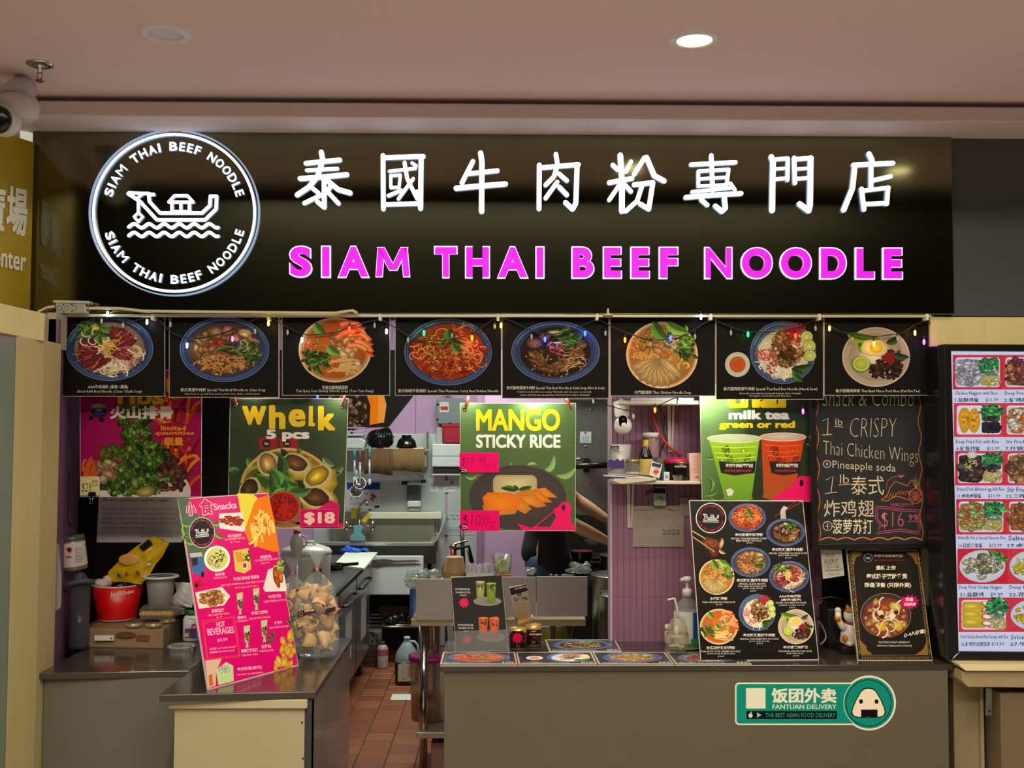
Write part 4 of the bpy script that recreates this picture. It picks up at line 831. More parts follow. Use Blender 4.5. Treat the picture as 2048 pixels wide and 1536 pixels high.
a.text('$10', 925, 1030, 36, 22, HWc, -.02, shear=.15); a.text('99', 965, 1031, 13, 15, HWc, -.02, shear=.2); a.line([(962, 1050), (992, 1043)], .8, HWc); a.text('ea', 979, 1051, 9, 6, HWc, -.01); a.build('print', t, print_mat(.5))
def small_clip(px, py, Y, label):
    q = P(px, py, Y); t = thing('binder_clip', label, 'clip', q)
    m = MB().slab([q + Vector((-.018, 0, -.004)), q + Vector((.010, 0, -.004)), q + Vector((.010, 0, .006)), q + Vector((-.018, 0, .006))], (0, -.006, 0)); m.build('body', BLACK, t)
    m = MB(); m.tube([q + Vector((-.008, -.008, -.003)), q + Vector((.006, -.009, -.004)), q + Vector((.012, -.009, 0)), q + Vector((.006, -.009, .004)), q + Vector((-.008, -.008, .003))], .0018, 6); m.build('wire_handle', WHITE, t)
small_clip(927, 941, HY - .008, 'small clip on the lower left of the 19.99 pink card'); small_clip(928, 1054, HY - .008, 'small clip at the bottom left corner of the mango poster, on its lower pink card')
# --- tea poster
TY = 4.14
t, a = board('hanging_poster', 'green poster of two iced milk tea cups, one green and one red', 'poster', TY, 1399, 770, 1624, 1003, (196, 206, 180), .005, x0b=1404, x1b=1622, face=(38, 52, 30))
a.quad([(1400, 771), (1510, 771), (1470, 1002), (1405, 1002)], [(120, 160, 96), (44, 60, 34), (50, 70, 40), (84, 120, 66)])
a.text('thai', 1448, 778, 125, 38, (232, 200, 30), .05); a.text('milk tea', 1457, 820, 122, 19, (224, 222, 214), .045); a.text('green or red', 1438, 842, 152, 18, (232, 206, 26), .045)
for x, y, r_ in ((1408, 915, -.1), (1430, 975, -2.3), (1425, 980, -1.9), (1420, 985, -1.5), (1612, 888, -.2), (1408, 990, -.3), (1420, 995, .1)): Food(a, x, y, 30, 30).leaf(0, 0, 1, r_, (110, 150, 60), .2)
for x0, x1, xb0, xb1, top, bot in ((1520, 1612, 1524, 1590, (206, 60, 16), (170, 84, 40)), (1415, 1522, 1446, 1506, (150, 196, 40), (110, 160, 46))):
    dy = 0 if top[1] > 100 else -3
    def bx(t_): return x0 + 3 + (xb0 - x0) * t_, x1 - 3 + (xb1 - x1) * t_
    rows = [0, .12, .3, .5, .75, 1]
    for k in range(5):
        (l0, r0), (l1, r1) = bx(rows[k]), bx(rows[k + 1]); ya, yb = 880 + dy + 116 * rows[k], 880 + dy + 116 * rows[k + 1]; mix = lambda t_: tuple(p * (1 - t_) + q_ * t_ for p, q_ in zip(top, bot))
        a.quad([(l0, ya), (r0, ya), (r1, yb), (l1, yb)], [mix(rows[k]), mix(rows[k]), mix(rows[k + 1]), mix(rows[k + 1])])
    a.ell((xb0 + xb1) / 2, 996 + dy, (xb1 - xb0) / 2, 6, bot, n=24)
    f = Food(a, (x0 + x1) / 2, 945, 40, 45, seed=4); f.heap(0, -.7, .8, 22, .16, [tuple(min(255, k * 1.15) for k in top), tuple(k * .8 for k in top)], .7, ry=.5, lim=1.3)
    for yy in (893, 905, 914): a.line([(x0 + 6 + (yy - 880) * .25, yy + dy), ((x0 + x1) / 2, yy + 3 + dy), (x1 - 6 - (yy - 880) * .2, yy + dy)], 1.3, tuple(min(255, k * 1.35 + 20) for k in top))
    a.ell((x0 + x1) / 2, 876 + dy, (x1 - x0) / 2, 8, (190, 206, 140) if top[1] > 100 else (214, 160, 130), (214, 216, 200), n=32); a.ring((x0 + x1) / 2, 877 + dy, (x1 - x0) / 2, 8, 1.6, (220, 224, 206))
    u0 = x0 + 14 + (8 if top[1] > 100 else 4)
    a.poly([(u0, 922), ((x0 + x1) / 2, 926), (x1 - 10, 922), (x1 - 13, 946), ((x0 + x1) / 2, 951), (u0 + 5, 946)], (34, 30, 32))
    a.text('泰國牛肉粉專門店', u0 + 14, 927, x1 - 16 - u0 - 14, 8, (226, 222, 214), .03, res=1); a.text('SIAM THAI BEEF NOODLE', u0 + 12, 939, x1 - 20 - u0 - 12, 5, (190, 40, 60), .03, res=1)
a.poly([(1452, 980), (1460, 976), (1468, 982), (1464, 991), (1456, 992)], (226, 228, 210)); a.poly([(1536, 1002), (1585, 970), (1588, 962), (1600, 952), (1618, 953), (1622, 960), (1622, 1002)], PK); a.ell(1603, 966, 4, 7, (20, 20, 14), n=12)
a.build('print', t, print_mat(.35, ribs=120))
# --- chalkboard
t = thing('chalkboard', 'black framed chalkboard with handwritten crispy wings offer and pineapple drawing', 'chalkboard', P(1742, 1097, 4.1))
cb = dict(x0=1622, y0=775, x1=1859, y1=1093, x0b=1628, x1b=1862)
MB().slab([P(1626, 1095, 4.11), P(1862, 1091, 4.11), P(1858, 770, 4.11), P(1620, 770, 4.11)], (0, .012, 0)).build('slate', mat((40, 42, 44), .5, noise=.1), t)
FR = mat((26, 26, 26), .3)
for p_ in ([(1620, 770), (1631, 770), (1637, 1090), (1625, 1100)], [(1850, 770), (1862, 770), (1866, 1097), (1855, 1088)], [(1631, 1088), (1856, 1085), (1866, 1097), (1624, 1100)]):
    MB().slab([P(x, y, 4.095) for x, y in p_], (0, .028, 0)).build('frame_rail', FR, t, .002)
MB().slab([P(x, y, 4.098) for x, y in ((1635, 1088), (1856, 1085), (1857, 1089), (1636, 1092))], (0, .004, 0)).build('inner_lip', mat((150, 146, 136), .4), t)
a = Art((0, 4.11, 0), (0, -1, 0), 1.1); CH = (196, 184, 160)
a.poly([(1632, 790), (1835, 790), (1842, 1086), (1638, 1088)], (44, 46, 48))
a.text('Snack & Combo', 1645, 780, 183, 32, CH, -.02, shear=.1)
a.line([(1645, 842), (1656, 836), (1655, 869)], 1.5, CH); a.line([(1644, 870), (1664, 869)], 1.4, CH); a.text('lb', 1671, 837, 14, 14, CH, -.01); a.line([(1668, 853), (1686, 854)], 1.2, CH)
a.text('CRISPY', 1700, 836, 93, 38, CH, -.03, shear=.1); a.text('Thai Chicken Wings', 1646, 881, 190, 36, CH, -.022, (1, .09), (0, 1))
a.ring(1654, 928, 7.5, 7, 1.3, CH); a.line([(1650, 928), (1658, 928)], 1.2, CH); a.line([(1654, 924), (1654, 932)], 1.2, CH); a.text('Pineapple soda', 1665, 921, 126, 20, CH, -.005, (1, .06))
a.line([(1652, 960), (1666, 953), (1662, 985)], 1.5, CH); a.line([(1650, 987), (1674, 984)], 1.4, CH); a.text('lb', 1680, 949, 18, 18, CH, -.01); a.line([(1677, 970), (1701, 968)], 1.4, CH)
a.text('泰式', 1702, 952, 66, 38, CH, .0, (1, -.0), (0, 1)); a.text('炸鸡翅', 1648, 1000, 100, 34, CH, .002); a.ring(1655, 1052, 9, 9, 1.4, CH); a.line([(1650, 1052), (1660, 1052)], 1.3, CH); a.line([(1655, 1046), (1655, 1058)], 1.3, CH); a.text('菠萝苏打', 1665, 1038, 80, 30, (214, 204, 176), .006)
OR = (196, 96, 56)
wav = lambda x, y0_, y1_, s=3, n=46: [(x + s * math.sin(k * .62) + k * .12, y0_ + (y1_ - y0_) * k / n) for k in range(n + 1)]
a.line(wav(1633, 795, 1082), 1.6, OR); a.line(wav(1838, 795, 1082), 1.6, OR)
a.line([(1641 + k * 4.5, 1080 - 5 * abs(math.sin(k * .42))) for k in range(46)], 2.2, (206, 120, 76))
a.line([(1762, 1000), (1775, 990), (1780, 975), (1790, 963), (1800, 966), (1815, 972), (1822, 960), (1832, 962)], 1.6, OR); a.line([(1762, 1000), (1775, 1002), (1790, 992), (1800, 994), (1818, 1000)], 1.6, OR)
for k in range(9): a.line([(1772 + k * 5.5, 997 - (k > 3) * 8), (1776 + k * 5.5, 986 - (k > 3) * 4)], 1.3, OR)
a.ring(1831, 992, 13, 15, 1.5, OR)
for k in (-8, -2, 4, 9): a.line([(1822 + k * .8, 980 + abs(k) * .3), (1838 + k * .6, 1004 - abs(k) * .3)], 1, OR); a.line([(1840 + k * .8, 980 + abs(k) * .3), (1824 + k * .6, 1004 - abs(k) * .3)], 1, OR)
for k in range(5): a.line([(1831, 978), (1822 + k * 4.5, 948 + abs(k - 2) * 5), (1834, 978)], 1.2, (150, 120, 80))
PKC = (186, 76, 120)
a.text('WAS $19.99', 1781, 1006, 46, 8, PKC, 0, res=1)
for s_ in (0, 4): a.line([(1752 + s_, 1012 + s_), (1775, 1014 + s_), (1800, 1018 + s_), (1840 - s_, 1020 + s_), (1836 - s_, 1035), (1842 - s_, 1050), (1838 - s_, 1068 - s_), (1800, 1062 - s_), (1752 + s_, 1068 - s_), (1760 + s_, 1050), (1750 + s_, 1035)], 1.4, PKC, True)
a.text('$16', 1763, 1024, 44, 34, (206, 110, 116), -.025); a.text('99', 1817, 1029, 18, 11, (206, 110, 130), -.01); a.line([(1816, 1042), (1838, 1043)], 1.3, PKC)
a.poly([(1800, 956), (1797, 952), (1799, 949), (1802, 952), (1806, 949), (1808, 953)], PKC); a.line([(1772, 978), (1775, 962), (1785, 954), (1796, 952)], .9, PKC)
a.build('chalk_writing', t, print_mat(.85, spec=.15))

# small lamps behind the row of posters that light the hanging posters
for px, py, Y, e, w_ in ((1068, 792, 4.058, 2.6, 'right half of the mango poster'), (940, 786, 4.055, 1.0, 'left edge of the mango poster'), (676, 778, 4.06, 1.1, 'right corner of the whelk poster'), (1135, 782, 4.065, .5, 'right ribbon of the mango poster'), (1412, 786, 4.07, 1.6, 'left edge of the milk tea poster'), (1470, 786, 4.07, .8, 'middle of the milk tea poster'), (500, 780, 4.07, .3, 'left of the whelk poster')):
    q = P(px, py, Y); o = lamp('POINT', 'strip_led_light', q, e, (1.0, 1.0, .86), .012)
    t = thing('led_bar', 'small clip-on lamp hidden above the ' + w_, 'lamp', q, 'clip-on lamps behind the menu posters')
    MB().box(q.x - .02, q.x + .02, q.y + .014, q.y + .022, q.z + .004, q.z + .02).build('housing', WHITE, t, .002)
# ---------------------------------------------------------------- kitchen
def cyl(name, mats, c, prof, parent=None, seg=28, **k): return MB().lathe(prof, c, seg, **k).build(name, mats, parent)
YG = mat((206, 190, 60), .6); PLAS = mat((222, 222, 214), .4, noise=.02); DARKF = mat((24, 22, 20), .5)
# stainless prep table along the left
X1 = -.885; PT = .80
t = thing('prep_table', 'long stainless prep fridge along the left side of the kitchen', 'prep table', (X1 - .3, 6.3, 0))
MB().box(X1 - .7, X1, 5.2, 7.45, PT - .03, PT).build('worktop', STEEL, t, .004)
MB().box(X1 - .68, X1 - .03, 5.25, 7.4, .12, PT - .03).build('body', STEELD, t, .003)
for k in range(3):
    y0 = 5.3 + k * .7; d = MB().box(X1 - .03, X1 - .008, y0, y0 + .66, .16, PT - .06).build('door', STEEL, t, .004)
    MB().tube([(X1 - .006, y0 + .08, .66), (X1 + .02, y0 + .1, .66), (X1 + .02, y0 + .55, .66), (X1 - .006, y0 + .58, .66)], .009, 8).build('handle', STEELD, d)
    MB().box(X1 - .0075, X1 - .006, y0 + .2, y0 + .46, .30, .58).build('paper_note', mat((150, 150, 146), .7), d)
for yy in (5.35, 7.3):
    cs = MB().lathe([(0, -.012), (.045, -.012), (.05, -.008), (.05, .008), (.045, .012), (0, .012)], (X1 - .06, yy, .05), 20, axis=(1, 0, 0)).build('caster', mat((30, 30, 30), .5), t)
    MB().slab([(X1 - .08, yy - .03, .05), (X1 - .04, yy - .03, .05), (X1 - .04, yy + .03, .125), (X1 - .08, yy + .03, .125)], (0, .02, 0)).build('fork', STEEL, cs)
q = [PZ(x, y, PT + .016) for x, y in ((668, 1128), (728, 1136), (755, 1104), (692, 1103))]
tag(MB().slab(q, (0, 0, -.016)).build('cutting_board', mat((214, 222, 206), .5, noise=.06, scale=8), None, .003), 'white cutting board on the end of the stainless prep table', 'cutting board')
g = PZ(707, 1100, PT + .03); m = MB(); rr = random.Random(3)
for k in range(9): m.ell(g + Vector((rr.uniform(-.07, .07), rr.uniform(-.03, .03), rr.uniform(-.01, .02))), rr.uniform(.02, .045), .02, rr.uniform(.010, .018), 10, 8, jit=.2, rnd=rr)
for k in range(4): m.tube([g + Vector((.04, -.01, 0)), g + Vector((.08, -.02 + k * .012, .008)), g + Vector((.105, -.03 + k * .02, -.004))], .007, 6)
tag(m.build('rubber_gloves', mat((30, 90, 200), .5, noise=.2)), 'crumpled blue gloves on the white cutting board', 'gloves')
g = PZ(668, 1138, PT + .002); t = thing('frying_pan', 'black frying pan on the prep table beside the white rice cooker', 'pan', g)
cyl('pan', BLACKG, g, [(0, .004), (.05, .004), (.07, .03), (.075, .032), (.055, 0), (0, 0)], t); MB().tube([g + Vector((.06, -.03, .03)), g + Vector((.16, -.09, .045))], .01, 8).build('handle', BLACK, t)
# rice cooker
g = Vector((P(612, 1186, 5.55).x, 5.55, PT)); t = thing('rice_cooker', 'large white rice cooker with domed lid on the prep table', 'rice cooker', g)
cyl('body', mat((206, 206, 198), .35), g, [(0, .01), (.115, .01), (.122, .02), (.126, .2), (.128, .225), (0, .225)], t, 36)
cyl('lid', mat((214, 214, 206), .3), g, [(.13, .222), (.132, .235), (.12, .25), (.07, .268), (0, .272)], t, 36)
MB().tube([g + Vector((-.05, -.03, .262)), g + Vector((-.04, -.035, .285)), g + Vector((.04, -.035, .285)), g + Vector((.05, -.03, .262))], .009, 8).build('lid_handle', mat((224, 224, 216), .35), t)
MB().box(g.x + .06, g.x + .1, g.y - .125, g.y - .1, PT + .08, PT + .16).build('switch_panel', mat((60, 60, 62), .4), t, .004)
g = P(594, 1062, 5.25); t = thing('squeeze_bottle', 'white squeeze bottle with red cap held upright in front of the rice cooker', 'bottle', (g.x, g.y, PT))
z1 = g.z - .012
cyl('bottle_body', mat((216, 210, 200), .4), (g.x, g.y, 0), [(0, z1 - .15), (.006, z1 - .148), (.02, z1 - .11), (.034, z1 - .06), (.034, z1 - .035), (.024, z1 - .015), (.016, z1)], t)
cyl('cap', mat((196, 40, 24), .4), (g.x, g.y, 0), [(.017, z1), (.017, z1 + .012), (.012, z1 + .018), (0, z1 + .018)], t)
MB().tube([(g.x + .02, g.y, z1 - .01), (g.x + .045, g.y, z1 - .018), (g.x + .05, g.y, z1 - .05), (g.x + .032, g.y, z1 - .07)], .005, 8).build('handle', mat((216, 210, 200), .4), t)
MB().tube([(g.x, g.y, z1 - .148), (g.x, g.y, PT + .002)], .006, 8).build('stand_rod', WHITE, t); cyl('stand_foot', WHITE, (g.x, g.y, PT), [(0, 0), (.04, 0), (.04, .006), (0, .008)], t)
# sink
sy = 7.62; sx0, sx1 = vx(640, sy), vx(868, sy); sz = vz(1086, sy)
t = thing('steel_sink', 'stainless steel hand sink with high backsplash against the back wall', 'sink', ((sx0 + sx1) / 2, 7.9, 0))
SK = mat((176, 176, 158), .35, .75, noise=.08, scale=6)
bz = vz(1026, 8.26)
MB().box(sx0, sx1, 8.255, 8.28, sz - .1, bz).build('backsplash', SK, t, .003)
m = MB(); m.box(sx0, sx1, sy, sy + .03, sz - .025, sz + .006); m.box(sx1 - .03, sx1, sy + .03, 8.25, sz - .025, sz + .006); m.build('rim', mat((214, 214, 200), .25, .8), t, .006)
m = MB().slab([(sx1, sy + .03, sz), (sx1 + .055, 8.25, sz + .02), (sx1 + .055, 8.25, bz), (sx1 + .03, 7.95, bz - .1)], (.012, 0, 0)); m.build('side_splash', SK, t)
m = MB(); m.box(sx0, sx1 - .03, sy + .03, sy + .045, sz - .28, sz - .02); m.box(sx0, sx1 - .03, 8.2, 8.25, sz - .28, sz + .18); m.box(sx1 - .045, sx1 - .03, sy + .03, 8.25, sz - .28, sz - .02); m.box(sx0, sx1 - .03, sy + .03, 8.25, sz - .29, sz - .28); m.build('basin', SK, t)
MB().box(sx0, sx1 + .02, sy + .005, sy + .02, sz - .15, sz - .025).build('apron', STEELD, t)
for xx in (sx0 + .03, sx1 - .02): MB().tube([(xx, sy + .06, 0), (xx, sy + .06, sz - .03)], .02, 12).build('leg', STEEL, t)
MB().box(vx(742, 8.24), vx(885, 8.24), 8.15, 8.25, vz(1037, 8.2), vz(1024, 8.2)).build('splash_ledge', mat((214, 214, 190), .4), t, .004)
fx = P(717, 1050, 8.05)
t = thing('faucet', 'chrome gooseneck faucet over the steel sink', 'faucet', (fx.x, 8.05, sz))
b0 = Vector((fx.x, 8.1, vz(1054, 8.1)))
MB().tube([b0, b0 + Vector((0, 0, .12)), b0 + Vector((.01, -.01, .17)), P(728, 1003, 8.0), P(731, 1001, 8.0), P(734, 1005, 7.98), P(734, 1012, 7.98)], .011, 10).build('spout', CHR, t)
MB().tube([b0 + Vector((-.09, 0, 0)), b0 + Vector((.09, 0, 0))], .012, 10).build('mixer_body', CHR, t)
for sg in (-1, 1): MB().lathe([(0, -.03), (.018, -.03), (.022, .0), (.018, .05), (0, .055)], b0 + Vector((sg * .1, 0, 0)), 16).build('tap_handle', CHR, t)
g = P(718, 1082, 7.7); t = tag(MB().slab([P(x, y, 7.61) for x, y in ((700, 1082), (731, 1082), (730, 1073), (722, 1066), (726, 1052), (720, 1050), (712, 1051), (706, 1052), (708, 1066), (700, 1073))], (0, .012, 0)).build('scrub_holder', mat((96, 150, 156), .6), None, .003), 'teal rubber scrubber holder hooked on the front rim of the sink', 'scrub holder')
tag(MB().slab([P(x, y, 8.13) for x, y in ((702, 1016), (717, 1016), (716, 1038), (701, 1038))], (0, .02, 0)).build('sponge', YG, None, .004), 'upright yellow sponge left of the faucet', 'sponge', 'sponges behind the sink')
tag(MB().slab([P(x, y, 8.05) for x, y in ((722, 1042), (738, 1023), (743, 1030), (730, 1047))], (0, .03, 0)).build('sponge', YG, None, .004), 'tilted yellow sponge right of the faucet', 'sponge', 'sponges behind the sink')
# white panel leaning under the sink
t = tag(MB().slab([P(x, y, 7.52) for x, y in ((712, 1190), (846, 1190), (847, 1112), (740, 1112), (725, 1134))], (0, .04, 0)).build('freezer_lid', mat((206, 212, 208), .4, noise=.03), None, .006), 'white insulated panel standing under the sink', 'panel')
tag(MB().slab([P(x, y, 7.505) for x, y in ((742, 1120), (770, 1118), (790, 1121), (830, 1120), (842, 1123), (826, 1124), (770, 1126), (757, 1129), (742, 1124))], (0, .006, 0)).build('torn_tape', mat((84, 80, 74), .7)), 'torn grey tape strip across the white panel', 'tape')
# shelf with rack under sink
t = thing('low_wire_shelf', 'low wire shelf under the sink with a cardboard sheet and dark bag', 'shelf', (vx(780, 7.6), 7.75, 0))
z1 = vz(1254, 7.5)
m = MB()
for yy in (7.5, 7.56, 7.7, 7.85, 8.0): m.tube([(vx(728, 7.5), yy, z1), (vx(842, 7.5), yy, z1)], .008, 8)
m.build('shelf_wires', STEEL, t)
for xx, yy in ((vx(728, 7.5), 7.5), (vx(842, 7.5), 7.5), (vx(728, 7.5), 8.05), (vx(842, 7.5), 8.05)): MB().tube([(xx, yy, 0), (xx, yy, z1 + .02)], .012, 10).build('leg', STEELD, t)
MB().box(vx(700, 8.1), vx(860, 8.1), 8.1, 8.16, .02, vz(1192, 8.1)).build('under_sink_shade', DARKF, t)  # dark sheet standing in for the shade under the sink
tag(MB().slab([P(x, y, 7.9) for x, y in ((756, 1250), (830, 1250), (832, 1215), (758, 1212))], (0, .05, 0)).build('cardboard_box', mat((110, 76, 46), .8), None, .003), 'flattened brown cardboard box on the low wire shelf', 'box')
g = P(800, 1244, 7.6); m = MB(); rr = random.Random(5)
for k in range(10): m.ell(g + Vector((rr.uniform(-.1, .07), rr.uniform(-.04, .04), rr.uniform(-.02, .05))), rr.uniform(.02, .05), .03, rr.uniform(.015, .04), 9, 7, jit=.3, rnd=rr)
m.ell(g + Vector((.06, 0, .09)), .02, .02, .06, 8, 7, rot=Matrix.Rotation(.6, 3, 'Y'), jit=.2, rnd=rr)
tag(m.build('bin_bag', mat((26, 30, 28), .2, noise=.3)), 'crumpled dark bin bag on the low wire shelf', 'bag')
t = thing('perforated_bin', 'grey perforated plastic basket on the floor under the wire shelf', 'basket', P(744, 1326, 7.5))
g = Vector((vx(744, 7.6), 7.6, 0)); cyl('basket_body', mat((120, 112, 100), .6), g, [(.07, 0), (.08, .0), (.088, .24), (.088, .25)], t)
m = MB()
for k in range(5):
    for j in range(6): m.lathe([(0, .0), (.008, .0), (.008, .002), (0, .002)], g + Vector((-.055 + k * .027, -.084 - j * .001 + abs(k - 2) ** 2 * .005, .04 + j * .037)), 8, axis=(0, -1, 0))
m.build('holes', DARKF, t)
g = Vector((vx(769, 7.5), 7.5, 0)); t = thing('small_bottle', 'small cleaner bottle with red and white label beside the jug on the tiles', 'bottle', g)
cyl('bottle_body', mat((170, 160, 150), .4), g, [(0, 0), (.038, 0), (.04, .01), (.04, .13), (.03, .155), (.015, .165)], t); cyl('label', mat((170, 80, 80), .6), g, [(.0405, .09), (.0405, .135)], t, cap=False); cyl('cap', mat((60, 60, 62), .4), g, [(.016, .163), (.016, .185), (0, .187)], t)
# big jug
g = Vector((vx(817, 7.05), 7.05, 0)); t = thing('vinegar_jug', 'translucent gallon jug of dark liquid with red printed label on the kitchen floor', 'jug', g)
cyl('jug_body', mat((130, 146, 146), .25, noise=.04), g, [(0, 0), (.072, 0), (.078, .012), (.078, .17), (.066, .21), (.03, .265), (.019, .275), (.019, .292)], t)
cyl('liquid', mat((58, 36, 34), .3), g, [(0, -.0), (.0735, -.0), (.0792, .012), (.0792, .145)], t, cap=False)
cyl('cap', mat((170, 180, 176), .4), g, [(.021, .288), (.021, .305), (0, .306)], t)
MB().tube([g + Vector((.018, 0, .275)), g + Vector((.05, 0, .272)), g + Vector((.07, 0, .25)), g + Vector((.077, 0, .2)), g + Vector((.07, 0, .17))], .009, 8).build('handle', mat((150, 165, 165), .3), t)
MB().slab([g + Vector((-.05, -.078, .03)), g + Vector((.06, -.076, .03)), g + Vector((.06, -.076, .14)), g + Vector((-.05, -.078, .14))], (0, -.004, 0)).build('label_backing', mat((206, 196, 184), .6), t)
a = Art(g + Vector((0, -.0825, 0)), (0, -1, 0)); yb = lambda z: 868 + (1.65 - z) * FPX / 6.97
a.rect(803, yb(.14), 812, yb(.03), (196, 190, 180)); a.text('Red', 817, yb(.135), 8, 5, (190, 60, 40), 0, res=1); a.rect(829, yb(.136), 836, yb(.12), (190, 60, 40))
for k in range(6): a.rect(815, yb(.112 - k * .013), 836, yb(.106 - k * .013), (196, 96, 70))
a.build('print', t, print_mat(.6))
tag(MB().slab([PZ(x, y, .003) for x, y in ((781, 1400), (827, 1400), (828, 1388), (784, 1388))], (0, 0, -.002)).build('floor_tag', mat((200, 204, 190), .5)), 'white paper slip lying flat on the terracotta tiles', 'paper')
# wall rack with bowls, towels, utensils
SYr = 8.05; rz = vz(898, SYr)
t = thing('wall_rack', 'steel wall shelf with rail holding black bowls and towels', 'shelf', (vx(770, SYr), 8.2, rz))
MB().box(vx(670, SYr), vx(852, SYr), SYr, 8.28, rz - .004, rz + .006).build('shelf_board', STEEL, t, .002)
MB().tube([(vx(672, SYr), SYr - .03, rz - .01), (vx(858, SYr), SYr - .03, rz - .01)], .009, 10).build('rail', mat((220, 220, 206), .3, .6), t)
MB().box(vx(847, SYr), vx(853, SYr), SYr, 8.29, rz - .14, vz(864, SYr)).build('bracket', mat((150, 150, 136), .5), t)
g = P(760, 897, 8.1); m = MB(); rr = random.Random(8)
m.ell(g + Vector((0, 0, .07)), .108, .09, .082, 20, 12, jit=.05, rnd=rr); m.ell(g + Vector((.045, 0, .09)), .055, .06, .075, 14, 10, jit=.08, rnd=rr)
for k in range(6): m.tube([g + Vector((-.08 + k * .02, -.08, .05)), g + Vector((-.04 + k * .025, -.085, .1)), g + Vector((.02 + k * .012, -.06, .15))], .006, 6)
tag(m.build('black_bag', mat((14, 14, 16), .25, noise=.3)), 'knotted black plastic bag on the wall shelf', 'bag')
g = Vector((P(813, 897, 8.1).x, 8.1, rz + .007)); t = thing('black_bowl', 'upturned glossy black bowl on the wall shelf', 'bowl', g)
cyl('bowl_shell', BLACKG, g, [(.078, 0), (.076, .02), (.066, .055), (.045, .078), (.032, .082), (0, .082)], t); cyl('foot_ring', BLACKG, g, [(.036, .08), (.038, .098), (0, .098)], t)
for k, (px, lab, c0) in enumerate(((803, 'brown towel hanging on the wall shelf rail, the lighter right one', (118, 92, 54)), (762, 'brown towel hanging on the wall shelf rail, the darker left one', (98, 70, 38)))):
    x0 = vx(px - (29 if k == 0 else 33), 8.0); x1 = vx(px + (46 if k == 0 else 24), 8.0); zt = rz + .004; zb = vz(943 if k == 0 else 949, 8.0); n = 14; m = MB(); V = []
    for i in range(n + 1):
        u = i / n; x = x0 + (x1 - x0) * u; w = .006 * math.sin(u * 17 + k)
        V += [(x, SYr - .042 + w * .3 - k * .004, zt), (x + .003, SYr - .05 + w, (zt + zb) / 2), (x, SYr - .052 + w * 1.3, zb + .008 * math.sin(u * 5)), (x, SYr - .044 + w * 1.3, zb + .008 * math.sin(u * 5)), (x, SYr - .02 + w * .2, zt)]
    m.add(V, [(i * 5 + j, (i + 1) * 5 + j, (i + 1) * 5 + (j + 1) % 5, i * 5 + (j + 1) % 5) for i in range(n) for j in range(5)], 0, True); tag(m.build('towel', mat(c0, .9, noise=.12, scale=40, bump=.3)), lab, 'towel', 'towels on the wall shelf rail')
tag(MB().slab([P(x, y, 8.1) for x, y in ((680, 896), (728, 896), (733, 884), (722, 876), (684, 876))], (0, .1, 0)).build('food_container', mat((190, 196, 196), .3), None, .006), 'clear takeaway box on the wall shelf left of the black bag', 'container')
for k in range(3):
    tag(MB().box(vx(680, 8.1), vx(726 + k * 2, 8.1), 8.1, 8.2, vz(872 - k * 7, 8.1), vz(869 - k * 7, 8.1)).build('tray', mat((196 - k * 20, 190 - k * 25, 190 - k * 10), .4), None, .002), ['pale tray lowest in the stack beside the black bag', 'grey tray in the middle of the stack beside the black bag', 'mauve tray on top of the stack beside the black bag'][k], 'tray', 'trays stacked on the wall shelf')
def utensil(px, y0, y1, hc, kind, lab):
    q0 = P(px, y0, 7.99); q1 = P(px, y1, 7.99); t = thing('kitchen_utensil', lab, 'utensil', q1, 'utensils on the rail')
    mid = q0.lerp(q1, .38)
    MB().tube([q0, mid], .011 if kind != 'ladle' else .008, 8).build('handle', mat(hc, .4), t)
    MB().tube([mid, q1], .008, 8, rs=[.008, .01]).build('shaft', mat((196, 206, 206), .25, .4), t)
    if kind == 'ladle':
        MB().lathe([(0, -.03), (.03, -.024), (.048, 0), (.05, .004), (.044, .0), (.028, -.018), (0, -.022)], q1 + Vector((0, -.02, 0)), 20, axis=(.2, -1, .5)).build('ladle_cup', CHR, t)
    else: MB().ell(q1 + Vector((0, 0, -.01)), .014, .012, .03, 10, 8).build('head', mat((206, 210, 206), .3), t)
utensil(709, 897, 955, (70, 140, 160), 'brush', 'blue handled brush hanging from the rail, the left one'); utensil(739, 892, 960, (70, 140, 160), 'brush', 'blue handled brush hanging from the rail, the right one'); utensil(720, 898, 966, (150, 70, 60), 'ladle', 'steel ladle with reddish handle hanging between the blue brushes'); utensil(713, 940, 982, (176, 176, 166), 'ladle', 'large steel ladle hanging lowest from the rail')
# wall devices
def wallbox(name, lab, cat, x0, y0, x1, y1, d, m_, group=None):
    Y = KB - .014 - d; return thing(name, lab, cat, P((x0 + x1) / 2, y1, Y), group), MB().box(vx(x0, Y), vx(x1, Y), Y, KB - .014, vz(y1, Y), vz(y0, Y)), Y
t, m, Y = wallbox('soap_dispenser', 'white and grey soap dispenser on the wall above the sink', 'dispenser', 815, 966, 842, 1024, .08, None)
MB().box(vx(814, Y), vx(842, Y), Y, KB - .014, vz(1002, Y), vz(971, Y)).build('tank', mat((70, 76, 74), .25), t, .006); MB().box(vx(816, Y), vx(842, Y), Y - .01, KB - .014, vz(1014, Y), vz(1002, Y)).build('push_bar', mat((206, 210, 200), .4), t, .008)
MB().box(vx(815, Y), vx(842, Y), Y, KB - .014, vz(971, Y), vz(966, Y)).build('lid', mat((210, 214, 204), .4), t, .005); MB().box(vx(818, Y), vx(841, Y), Y + .01, KB - .014, vz(1023, Y), vz(1014, Y)).build('drip_base', mat((150, 152, 146), .4), t, .006)
t, m, Y = wallbox('towel_dispenser', 'white paper towel dispenser on the back wall left of the mango poster', 'dispenser', 864, 888, 926, 950, .11, None)
